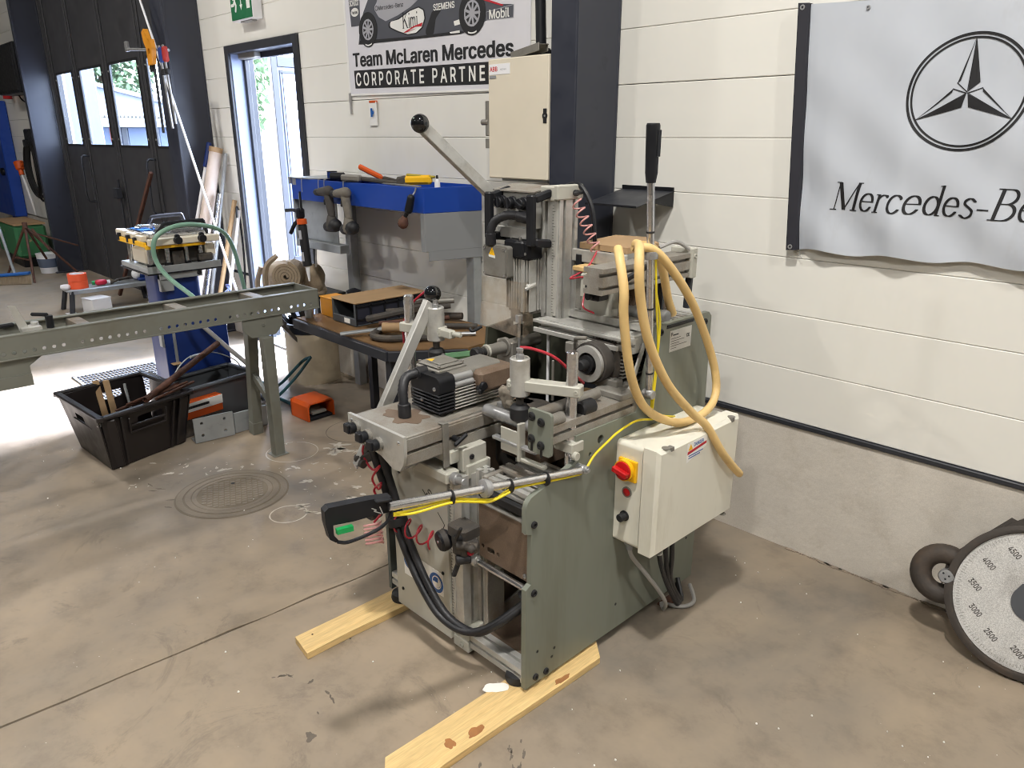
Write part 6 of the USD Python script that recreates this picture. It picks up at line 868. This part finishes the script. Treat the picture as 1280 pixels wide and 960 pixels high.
part(dp, 'plate', yaw(extr(pl, (-3.662, 0, 0), Y_, Z_, .008), -6, (-3.66, 1.41)), GALV); part(dp, 'foot_flange', yaw(B(-3.74, -3.662, 1.315, 1.515, .001, .009), -6, (-3.66, 1.41)), GALV); part(dp, 'rib', yaw(hull([(-3.735, 1.41, .009), (-3.662, 1.41, .009), (-3.662, 1.41, .13), (-3.735, 1.416, .009), (-3.662, 1.416, .009), (-3.662, 1.416, .13)]), -6, (-3.66, 1.41)), GALV)
dp2 = thing('angle_plate', 'plain grey angle plate behind the far leg of the rack', 'plate', (-3.66, 1.62, 0)); part(dp2, 'plate', B(-3.668, -3.660, 1.525, 1.71, .003, .115), GALV); part(dp2, 'foot_flange', B(-3.74, -3.668, 1.525, 1.71, .001, .009), GALV); part(dp2, 'rib', hull([(-3.735, 1.60, .009), (-3.668, 1.60, .009), (-3.668, 1.60, .11), (-3.735, 1.606, .009), (-3.668, 1.606, .009), (-3.668, 1.606, .11)]), DARK)
# drain grating and manhole cover in the floor
gt = thing('drain_grating', 'steel drain grating set in the floor behind the black crate', 'grating', (-5.0, 1.5, 0))
part(gt, 'bearing_bar', [B(-5.32, -4.72, 1.22+.022*k, 1.226+.022*k, .0005, .006, .0004) for k in range(22)], DARK, kind='stuff'); part(gt, 'cross_bar', [B(-5.32+.05*k, -5.316+.05*k, 1.2, 1.7, .001, .0055, .0004) for k in range(13)], GALV, kind='stuff'); part(gt, 'grating_frame', [B(-5.34, -4.70, 1.19, 1.21, 0, .007), B(-5.34, -4.70, 1.69, 1.71, 0, .007), B(-5.34, -5.32, 1.19, 1.71, 0, .007), B(-4.72, -4.70, 1.19, 1.71, 0, .007)], GALV)
mh = thing('manhole_cover', 'round cast-iron manhole cover with raised blocks flush with the floor', 'manhole cover', (-3.005, 1.205, 0)); mc = (-3.005, 1.205)
part(mh, 'cover_ring', [pipe((*mc, .0004), (*mc, .003), .232, .205, 64), pipe((*mc, .0004), (*mc, .0035), .196, .172, 64), pipe((*mc, .0004), (*mc, .003), .168, .150, 64)], MANH, smooth=False); part(mh, 'ring_gap', lathe([(.24, .0002), (.24, .0012)], (*mc, 0), n=64), mat('manhole_gap', (112, 102, 88), .9, var=.15, scale=40))
for i in range(-6, 7):
    for j in range(-6, 7):
        x, y = .0235*i, .0235*j
        if x*x+y*y < .0192: m = B(mc[0]+x-.0095, mc[0]+x+.0095, mc[1]+y-.0075+(.004 if i % 2 else -.004), mc[1]+y+.0075+(.004 if i % 2 else -.004), .001, .0038, .002); part(mh, 'raised_block', rot(m, 66, Z_, (*mc, 0)), MANH, smooth=False)
part(mh, 'lift_hole', lathe([(.009, 0), (.009, .0012)], (-3.09, 1.245, .0032), n=14), INK)
single('metal_rod', 'thick dark rod against the wall side of the tool heap', 'rod', C((-3.06, 2.28, tz+.02), (-2.84, 2.42, tz+.03), 0.018), IRON)
single('metal_rod', 'dusty rod right of the wooden handle on the work table', 'rod', C((-2.92, 2.14, tz+.018), (-2.66, 2.36, tz+.02), 0.013), SOOT)

# ------------------------------------------------------------ blue machine with clamping head, hose, stool
bm_ = thing('clamping_machine', 'dark blue pedestal machine with a yellow-banded clamping head and two handles', 'machine', (-4.4, 1.62, 0)); hx0, hx1 = -4.78, -4.13
part(bm_, 'pedestal', [extr(rrect(-4.37, -4.165, 1.405, 1.765, .012), (0, 0, .012), X_, Y_, .55), extr(rrect(-4.42, -4.20, 1.425, 1.665, .05), (0, 0, .56), X_, Y_, .24)], BLUEM, smooth=40); part(bm_, 'pedestal_foot', B(-4.41, -4.14, 1.38, 1.80, 0, .014), BLUEM); part(bm_, 'service_panel', [B(-4.166, -4.155, 1.45, 1.465, .012, .56), B(-4.20, -4.16, 1.39, 1.404, .40, .55)], GALV); part(bm_, 'small_shelf', B(-4.165, -4.12, 1.42, 1.47, .30, .305), OLDW)
part(bm_, 'plate_arm', [B(-4.20, -4.16, 1.43, 1.66, .765, .80), B(-4.20, -4.17, 1.43, 1.50, .70, .80)], GALV); part(bm_, 'arm_bolt', [capbolt((-4.16, y, .783), X_, .012, .006) for y in (1.47, 1.64)], INK)
part(bm_, 'base_tray', [B(-4.56, -4.15, 1.37, 1.765, .805, .835, .004), B(-4.156, -4.148, 1.37, 1.765, .80, .842, .002)], GALV); part(bm_, 'tray_edge', B(-4.57, -4.145, 1.365, 1.77, .798, .806, .002), BLACK)
part(bm_, 'guide_post', [C((x, y, .835), (x, y, .94), .014) for x in (-4.20, -4.50) for y in (1.41, 1.50, 1.60, 1.68)], CHROME, 'short bright guide posts'); part(bm_, 'post_foot', [C((x, y, .835), (x, y, .85), .022) for x in (-4.20,) for y in (1.41, 1.50, 1.60, 1.68)], BLACK)
part(bm_, 'inner_body', [B(-4.48, -4.22, 1.45, 1.72, .836, .93, .01), B(-4.24, -4.18, 1.52, 1.58, .836, .91), B(-4.22, -4.17, 1.66, 1.74, .84, .885, .01)], SOOT); part(bm_, 'cream_cover', [B(-4.45, -4.24, 1.40, 1.50, .84, .925, .01), B(-4.30, -4.18, 1.70, 1.76, .87, .935, .006)], CABW)
part(bm_, 'yellow_band', [B(-4.56, -4.16, 1.372, 1.386, .945, .970), B(-4.165, -4.14, 1.375, 1.69, .934, .956, .003), B(-4.14, -4.13, 1.50, 1.66, .936, .958, .002)], YEL)
part(bm_, 'head_plate', [B(-4.62, -4.50, 1.385, 1.43, .97, 1.005, .004), B(-4.46, -4.36, 1.385, 1.42, .97, 1.0, .004), B(-4.32, -4.24, 1.385, 1.42, .965, .995, .004), B(-4.15, -4.12, 1.385, 1.765, .952, .988, .004), B(-4.58, -4.16, 1.43, 1.755, .955, .985, .006)], CABW); part(bm_, 'head_top', [B(-4.56, -4.20, 1.42, 1.74, .985, 1.008, .003), C((-4.25, 1.55, 1.018), (-4.25, 1.72, 1.018), .016), C((-4.35, 1.50, 1.022), (-4.35, 1.70, 1.022), .018), B(-4.5, -4.42, 1.45, 1.56, 1.01, 1.03, .006), C((-4.28, 1.60, 1.02), (-4.28, 1.60, 1.045), .03)], CHROME); part(bm_, 'blue_sheet', B(-4.52, -4.36, 1.43, 1.50, 1.009, 1.013), BLUEP)
for x, zz_, ys in ((-4.19, 1.04, (1.49, 1.71)), (-4.56, 1.045, (1.56, 1.74))): part(bm_, 'lift_handle', T([(x-.03, ys[0]-.03, .995), (x, ys[0], zz_), (x, ys[0]+.02, zz_+.015), (x, ys[1]-.02, zz_+.02), (x, ys[1], zz_+.01), (x-.02, ys[1]+.02, .99)], .012, 8, 3), BLACK, 'black lift handle')
part(bm_, 'clamp_knob', [C((-4.12, y, .975), (-4.09, y, .975), .020) for y in (1.53, 1.66)]+[C((-4.12, y, .995), (-4.10, y, .995), .012) for y in (1.53, 1.66)]+[B(-4.32, -4.29, 1.37, 1.385, .95, .985, .004)], BLACK); part(bm_, 'side_clamp', [B(-4.56, -4.53, 1.37, 1.385, .95, .99), B(-4.42, -4.39, 1.37, 1.385, .95, .99)], BLACK)
single('mint_hose', 'pale mint-green air hose arching over the blue machine', 'hose', T([(-3.78, 1.53, .62), (-3.86, 1.47, .72), (-4.0, 1.42, .80), (-4.06, 1.39, .88), (-4.06, 1.385, .96), (-4.06, 1.42, 1.02), (-4.07, 1.53, 1.055), (-4.09, 1.66, 1.045), (-4.12, 1.78, 1.0), (-4.16, 1.85, .90), (-4.2, 1.90, .70), (-4.24, 1.95, .45), (-4.30, 1.98, .2), (-4.40, 1.95, .03)], .012, 9), MINTH)
single('grey_hose', 'grey hose drooping from the blue machine to the floor', 'hose', T([(-4.125, 1.60, .50), (-4.08, 1.70, .37), (-4.0, 1.81, .22), (-4.0, 1.86, .08), (-4.06, 1.89, .02), (-4.2, 1.88, .016)], .013, 9), GCAB)
stl = thing('step_stool', 'low pale metal step stool by the folding gate, loaded with tape and tools', 'stool', (-7.45, 2.1, 0))
part(stl, 'stool_top', [B(-7.62, -7.39, 1.74, 2.46, .185, .205, .006), B(-7.395, -7.385, 1.76, 2.46, .165, .20, .002)], GALV)
for y, l in ((1.78, -.03), (2.43, .03)): part(stl, 'stool_leg', [bar((-7.40, y, .19), (-7.36, y+l*1.2, 0), .035, .03), bar((-7.60, y, .19), (-7.64, y+l*1.2, 0), .035, .03)], DARK, 'dark splayed legs'); 
part(stl, 'foot_plate', [B(-7.42, -7.30, 2.40, 2.52, 0, .008), B(-7.42, -7.30, 1.70, 1.78, 0, .008)], PALEW)
for k, (z, lb) in enumerate(((.206, 'orange tape roll, lower one of two on the step stool'), (.272, 'orange tape roll, upper one of two on the step stool'))):
    tp = thing('tape_roll', lb, 'tape', (-7.47, 1.86, z), 'stacked orange tape rolls'); part(tp, 'tape_band', pipe((-7.47, 1.86, z), (-7.47, 1.86, z+.064), .078, .06, 28), TAPE); part(tp, 'tape_core', pipe((-7.47, 1.86, z), (-7.47, 1.86, z+.064), .06, .054, 28), PALEW)
pk = thing('pink_tape', 'pink-red tape dispenser on the step stool', 'tape', (-7.46, 2.04, .206)); part(pk, 'tape_body', hull(np.vstack([ball((-7.46, 2.02, .235), .028, 1).vertices, ball((-7.46, 2.07, .235), .026, 1).vertices])), PINK); part(pk, 'cutter', B(-7.47, -7.45, 2.09, 2.12, .22, .25, .003), PALEW)
single('white_cup', 'small white bowl at the left end of the step stool', 'bowl', lathe([(.03, .206), (.045, .225), (.04, .245), (.02, .25)], (-7.47, 1.755, 0), n=18), PALEW)
single('tin_snips', 'dark tin snips lying on the step stool', 'snips', [bar((-7.46, 2.12, .215), (-7.48, 2.20, .24), .025, .02, .006), bar((-7.48, 2.20, .24), (-7.46, 2.30, .255), .016, .016, .005), bar((-7.48, 2.20, .23), (-7.50, 2.30, .24), .016, .016, .005)], SOOT)
single('green_marker', 'small green and white roll behind the pink tape', 'roll', [C((-7.54, 1.99, .222), (-7.54, 2.06, .226), .018), C((-7.54, 2.06, .225), (-7.54, 2.10, .227), .014)], GRNT)
hm = thing('face_shield', 'blue and white face shield cap at the right end of the step stool', 'cap', (-7.5, 2.4, .206)); part(hm, 'cap_shell', [ball((-7.52, 2.42, .258), .062, 2, (1, 1.1, .8)), B(-7.60, -7.42, 2.36, 2.48, .207, .235, .012)], BLUEM); part(hm, 'white_front', ball((-7.50, 2.365, .265), .045, 2, (1, .9, 1)), PALEW); part(hm, 'yellow_tip', B(-7.52, -7.42, 2.485, 2.53, .215, .30, .01), mat('dull_yellow', (170, 150, 30), .5))
wb = thing('white_box', 'white cardboard box on the floor in front of the step stool', 'box', (-7.35, 1.95, 0)); part(wb, 'box_body', yaw(B(-7.42, -7.24, 1.86, 2.03, .001, .125, .003), 12, (-7.33, 1.95)), PALEW); part(wb, 'box_flap', yaw(B(-7.42, -7.24, 1.855, 2.035, .125, .13, .001), 12, (-7.33, 1.95)), PALEW)
single('propping_bar', 'rusty brown bar propped against the folding gate', 'bar', bar((-7.86, 2.30, .02), (-7.02, 2.47, 1.20), .03, .03, .004), RUST)

# ------------------------------------------------------------ poles and pipes in the corner by the side door
bh = thing('broom_pole', 'white pole with a dark blue handle leaning in the corner', 'pole', (-5.7, 2.2, 0)); part(bh, 'pole_tube', C((-5.72, 2.02, .01), (-5.72, 2.43, 1.36), .013), PALEW); part(bh, 'blue_handle', C((-5.72, 2.405, 1.28), (-5.72, 2.455, 1.455), .019, c=.005), BLUEM)
single('cardboard_tube', 'thick pale cardboard tube leaning in the corner', 'tube', pipe((-5.66, 2.08, .0), (-5.62, 2.455, 1.40), .045, .040, 24), mat('tube_card', (206, 190, 178), .6, var=.06)); single('tube_ring', 'brownish end ring on the pale cardboard tube', 'ring', pipe((-5.6205, 2.450, 1.385), (-5.6195, 2.459, 1.42), .048, .0455, 24), OLDW)
for k, (a, b, r, mt, lb) in enumerate((((-5.60, 2.20, .0), (-5.56, 2.50, 1.38), .014, GALV, 'grey steel tube directly behind the cardboard tube'), ((-5.55, 2.22, .0), (-5.50, 2.50, 1.05), .017, BOXC, 'pinkish tube right of the cardboard tube'), ((-5.50, 2.28, .0), (-5.45, 2.505, .98), .012, PALEW, 'white tube nearest the side door'), ((-5.52, 2.10, .0), (-5.53, 2.40, 1.1), .020, CHROME, 'bright tube behind the blue machine'))): single('leaning_tube', lb, 'tube', C(a, b, r), mt)
single('door_hook', 'black bent hook standing against the wall by the side door', 'hook', T([(-5.46, 2.44, .0), (-5.46, 2.50, .55), (-5.46, 2.505, .93), (-5.455, 2.495, .99), (-5.44, 2.48, 1.0), (-5.43, 2.47, .93)], .008), BLACK)
single('white_rod', 'long thin white rod leaning steeply across the folding gate', 'rod', C((-4.67, 2.18, .01), (-6.10, 2.20, 2.62), .008), PALEW)
single('cord_loop', 'dark blue cord bent over the tubes by the blue machine', 'cord', T([(-4.30, 1.79, .60), (-4.45, 1.93, .62), (-4.9, 2.10, .55), (-5.3, 2.30, .42)], .006), BLUEM)
hc = thing('clamp_bracket', 'steel rod bracket on the column carrying hand clamps', 'bracket', (-6.0, 2.23, 2.1)); part(hc, 'bracket_rod', [C((-6.36, 2.20, 2.115), (-5.60, 2.20, 2.055), .010), C((-5.95, 2.20, 2.075), (-5.95, 2.262, 2.07), .012)], STEEL); part(hc, 'rod_end', B(-6.40, -6.35, 2.19, 2.21, 2.10, 2.17, .003), STEEL)
for k, (x, mt, lb) in enumerate(((-5.82, YEL, 'yellow-orange hand clamp hanging on the column bracket'), (-5.69, mat('clamp_blue', (34, 60, 130), .45), 'hand clamp with a blue grip on the column bracket'), (-5.62, mat('clamp_red', (170, 50, 44), .45), 'hand clamp with a red grip on the column bracket'))):
    q = thing('hand_clamp', lb, 'clamp', (x, 2.19, 2.0), 'hand clamps on the column bracket')
    part(q, 'clamp_bar', bar((x-.02, 2.18, 2.09), (x+.02-.05*(k == 0), 2.185, 1.52+.03*k), .012, .022, .002), STEEL if k else RUBBER)
    if k == 0: part(q, 'clamp_grip', [extr(Polygon([(-.11, .13), (-.06, .15), (-.03, .10), (0, .06), (.03, .08), (.04, .02), (.02, -.08), (-.06, -.09), (-.06, .02), (-.09, .06)]).buffer(-.004).buffer(.004, 3).difference(Point(-.015, .0).buffer(.022)), (x, 2.185, 2.06), X_, Z_, .03)], mat('clamp_orange', (214, 140, 30), .45)); part(q, 'jaw', B(x-.08, x-.03, 2.165, 2.195, 1.93, 1.98, .006), RUBBER)
    else: part(q, 'clamp_grip', B(x-.022, x+.022, 2.165, 2.2, 1.98, 2.08, .010), mt); part(q, 'jaw', B(x-.03, x+.02, 2.17, 2.195, 1.90, 1.94, .006), RUBBER)

# ------------------------------------------------------------ far left, beyond the gate
bc_ = thing('blue_cabinet', 'tall blue cabinet at the far left edge of the hall', 'cabinet', (-11.6, 2.3, .5)); part(bc_, 'cabinet_body', B(-12.9, -11.95, 2.38, YW-.005, .47, 1.93, .01), BLUET); part(bc_, 'cabinet_knob', lathe([(.05, 0), (.05, .03), (.03, .04)], (-12.1, 2.38, 1.05), (0, -1, 0), 16), BLACK); part(bc_, 'cabinet_leg', [B(-12.35, -12.28, 2.42, 2.5, 0, .47), B(-11.95, -11.88, 2.42, 2.5, 0, .47)], BLUET)
mn = thing('wall_speaker', 'black box speaker on the wall at the upper left edge', 'speaker', (-10.8, 2.4, 1.95)); part(mn, 'speaker_box', B(-11.15, -10.15, 2.30, YW-.005, 1.96, 2.48, .015), BLACK); part(mn, 'speaker_grille', B(-11.12, -10.18, 2.292, 2.30, 1.99, 2.45, .004), RUBBER); part(mn, 'speaker_lead', T([(-10.9, 2.45, 1.96), (-10.88, 2.48, 1.90), (-10.6, 2.49, 1.85), (-10.45, 2.49, 1.84)], .008), BLACK)
rc = thing('red_canister', 'small red and white canister beside the wall speaker', 'canister', (-11.3, 2.4, 1.95)); part(rc, 'canister_body', C((-11.45, 2.45, 1.935), (-11.45, 2.45, 2.18), .05), RED); part(rc, 'canister_band', C((-11.45, 2.45, 2.0), (-11.45, 2.45, 2.06), .052), PALEW)
cw = thing('cable_winder', 'coil of black cable hanging on a hook left of the gate', 'cable', (-10.55, 2.45, .7)); R5 = np.random.default_rng(3)
for k in range(9):
    w_, h_, o = .20+.06*R5.random(), .28+.07*R5.random(), .05*R5.normal(); a = np.linspace(0, 2*np.pi, 15); part(cw, 'cable_turn', T(np.c_[-10.78+o+1.1*w_*np.sin(a), 2.47-.05*R5.random()+.01*np.cos(a*2), 1.44-h_+h_*np.cos(a)], .013, 6, 4), RUBBER)
part(cw, 'hook_box', [B(-10.90, -10.68, 2.42, YW-.005, 1.42, 1.58, .015), B(-10.84, -10.74, 2.38, 2.46, 1.38, 1.46, .01)], BLACK); part(cw, 'cable_tail', T([(-10.55, 2.45, .95), (-10.45, 2.44, .75), (-10.40, 2.44, .60), (-10.30, 2.45, .62)], .011, 6), RUBBER)
pg = thing('orange_plug', 'orange industrial plug hanging by the black cable coil', 'plug', (-11.1, 2.4, 1.1)); part(pg, 'plug_body', C((-11.22, 2.38, 1.20), (-11.19, 2.38, 1.10), .06, .05, c=.01), ORANGE); part(pg, 'plug_gland', C((-11.19, 2.38, 1.10), (-11.17, 2.38, 1.04), .03), ORANGE); part(pg, 'plug_lead', T([(-11.17, 2.38, 1.05), (-11.15, 2.40, .9), (-11.12, 2.42, .7), (-11.14, 2.44, .55)], .012), PALEW)
gb = thing('storage_chest', 'green cloth-covered chest on the floor at the far left', 'chest', (-10.9, 2.2, .2)); part(gb, 'chest_body', B(-11.35, -10.42, 2.03, 2.36, .12, .50, .03), JACKG); part(gb, 'chest_lid', extr(Polygon([(-11.35, 2.03), (-10.42, 2.03), (-10.42, 2.36), (-11.35, 2.36)]), (0, 0, .50), X_, Y_, .02), OLDW, 'brown rim'); part(gb, 'chest_base', B(-11.3, -10.5, 2.08, 2.34, 0, .12), BLACK)
tp_ = thing('rusty_tripod', 'rusty folding tripod standing in front of the green trunk', 'tripod', (-9.7, 1.9, 0)); ap_ = np.array([-9.62, 1.98, .52])
for k, e in enumerate(((-9.95, 1.78, 0), (-9.30, 1.90, 0), (-9.45, 2.40, 0), (-9.9, 2.25, 0))): part(tp_, 'tripod_leg', C(ap_+np.array([.02*k-.03, 0, .04]), e, .014, .012), RUST)
part(tp_, 'tripod_head', [C(ap_-[0, 0, .02], ap_+[0, 0, .09], .025), bar(ap_+[.05, .05, .02], (-9.5, 2.15, .30), .02, .02)], RUST); part(tp_, 'cross_strut', [bar((-9.80, 1.87, .22), (-9.45, 1.94, .22), .015, .015), bar(ap_+[-.05, 0, 0], (-9.55, 2.45, .32), .016, .016)], RUST)
bk = thing('white_bucket', 'small white and blue bucket behind the rusty tripod', 'bucket', (-9.9, 2.2, 0)); part(bk, 'bucket_wall', lathe([(.09, .002), (.115, .22), (.12, .225)], (-9.9, 2.2, 0), n=24), PALEW); part(bk, 'blue_label', lathe([(.1005, .07), (.1135, .17)], (-9.9, 2.2, 0), n=24), FACB)
br = thing('broom', 'broom with a grey stick and bristle head standing at the left edge', 'broom', (-9.5, 1.7, 0)); part(br, 'broom_stick', C((-9.32, 1.74, .10), (-9.40, 1.66, .95), .014), GALV); part(br, 'broom_head', bar((-9.42, 1.60, .10), (-9.24, 1.86, .12), .06, .03, .006), BLUEP)
hb_ = [C((-9.42+.18*k/26+.01*j, 1.60+.26*k/26, .09), (-9.43+.18*k/26+.022*j, 1.59+.26*k/26, .003), .007, n=5) for k in range(27) for j in (-1, 0, 1)]; part(br, 'bristles', hb_, CANVAS, kind='stuff')

# ------------------------------------------------------------ crane scale leaning on the plinth at the right
cs = thing('crane_scale', 'big round crane scale with a weathered dial leaning against the plinth', 'scale', (-.23, 2.34, 0)); nd = np.array([.12, -.93, .35]); nd /= np.linalg.norm(nd)
du_ = np.cross(zz, nd); du_ /= np.linalg.norm(du_); dv_ = np.cross(nd, du_); c0 = np.array([-.273, 2.372, .2155]); RS = .2245
part(cs, 'housing', lathe([(RS*.80, -.052), (RS*.93, -.048), (RS*.985, -.025), (RS, -.004), (RS, .010), (RS-.012, .014), (RS-.02, .012), (RS-.024, 0)], c0, nd, 72), IRON)
part(cs, 'dial_face', lathe([(RS-.022, -.002), (RS-.022, .003)], c0, nd, 72), DIALW, 'speckled whitish dial face')
hubp = Polygon([(-.005, .075), (-.045, .060), (-.060, .03)]+[(.068*math.cos(a), .068*math.sin(a)) for a in np.radians(np.linspace(150, 400, 24))]+[(.05, .07)]); part(cs, 'hub_plate', extr(affinity.scale(hubp, .8, .8, origin=(0, 0)), c0+nd*.003, du_, dv_, .004), mat('hub_grey', (76, 78, 82), .55, .2, var=.08)); part(cs, 'hub_pin', [lathe([(.016, .007), (.016, .016), (.010, .019)], c0+du_*.01, nd, 20), bar(c0+nd*.013+du_*.0, c0+nd*.013+du_*.05, .012, .008, .002, up=nd)], STEEL); part(cs, 'pointer', extr(Polygon([(.02, -.006), (.02, .006), (RS*.72, .002), (RS*.72, -.002)]), c0+nd*.009, du_, dv_, .002), INK)
def dialp(ang, r): return c0+du_*r*math.cos(math.radians(ang))+dv_*r*math.sin(math.radians(ang))
nums = []
for k in range(9):
    a = 119+29.5*k; s = str(4500-500*k)
    e = du_*math.cos(math.radians(-38))+dv_*math.sin(math.radians(-38)); e2 = np.cross(nd, e); m = txt(s, .0165, dialp(a, .148)+nd*.003-e2*.008-e*.019, e, e2, .0006, True, .038 if len(s) > 3 else None); nums.append(m)
part(cs, 'dial_numeral', nums, mat('faded_print', (74, 70, 66), .7), 'numerals 4500, 4000, 3500, 3000, 2500 and on'); tk = []
for k in range(0, 100):
    a = 120+2.53*k; p, q = dialp(a, .193), dialp(a, .185 if k % 5 else .179); tk.append(bar(p+nd*.0032, q+nd*.0032, .0012, .0008, .0001, up=nd))
part(cs, 'dial_tick', tk, CAST, kind='stuff')
e3 = c0+du_*(-.236)+dv_*(.004)-nd*.030; th = np.linspace(0, 2*np.pi, 33)
part(cs, 'shackle_ring', T(np.array([e3+.062*(np.cos(t)*du_+np.sin(t)*dv_) for t in th]), .031, 14, 0), IRON, 'thick dark shackle ring on the left'); part(cs, 'shackle_pin', lathe([(.022, -.03), (.022, .040), (.019, .045)], e3+du_*.012, nd, 20), STEEL, 'round grey end of the shackle pin'); part(cs, 'pin_mark', [lathe([(.003, .045), (.003, .046)], e3+du_*.012+p_*du_*.008+q_*dv_*.008, nd, 8) for p_, q_ in ((-1, 1), (0, -1), (1, .4))], INK)
part(cs, 'yoke', [hull([c0+du_*x+dv_*y+nd*z for x, y, z in ((-.235, -.03, -.045), (-.235, .06, -.045), (-.10, .225, -.045), (-.05, .21, -.045), (-.235, -.03, -.032), (-.235, .06, -.032), (-.10, .225, -.032), (-.05, .21, -.032))])], IRON)
part(cs, 'top_yoke', [hull([c0+du_*x+dv_*y+nd*z for x, y, z in ((-.155, .16, -.045), (-.04, .258, -.045), (-.015, .20, -.045), (-.155, .16, -.012), (-.04, .258, -.012), (-.015, .20, -.012))]), hull([c0+du_*x+dv_*y+nd*z for x, y, z in ((-.05, .20, -.055), (.10, .20, -.055), (.10, .268, -.055), (-.05, .256, -.055), (-.05, .20, -.04), (.10, .20, -.04), (.10, .268, -.04), (-.05, .256, -.04))])], IRON, 'dark yoke at the top edge'); part(cs, 'yoke_bolt', [hexbolt(c0+du_*x+dv_*y-nd*.015, nd, .008, .006) for x, y in ((-.075, .205), (-.055, .225))], IRON)
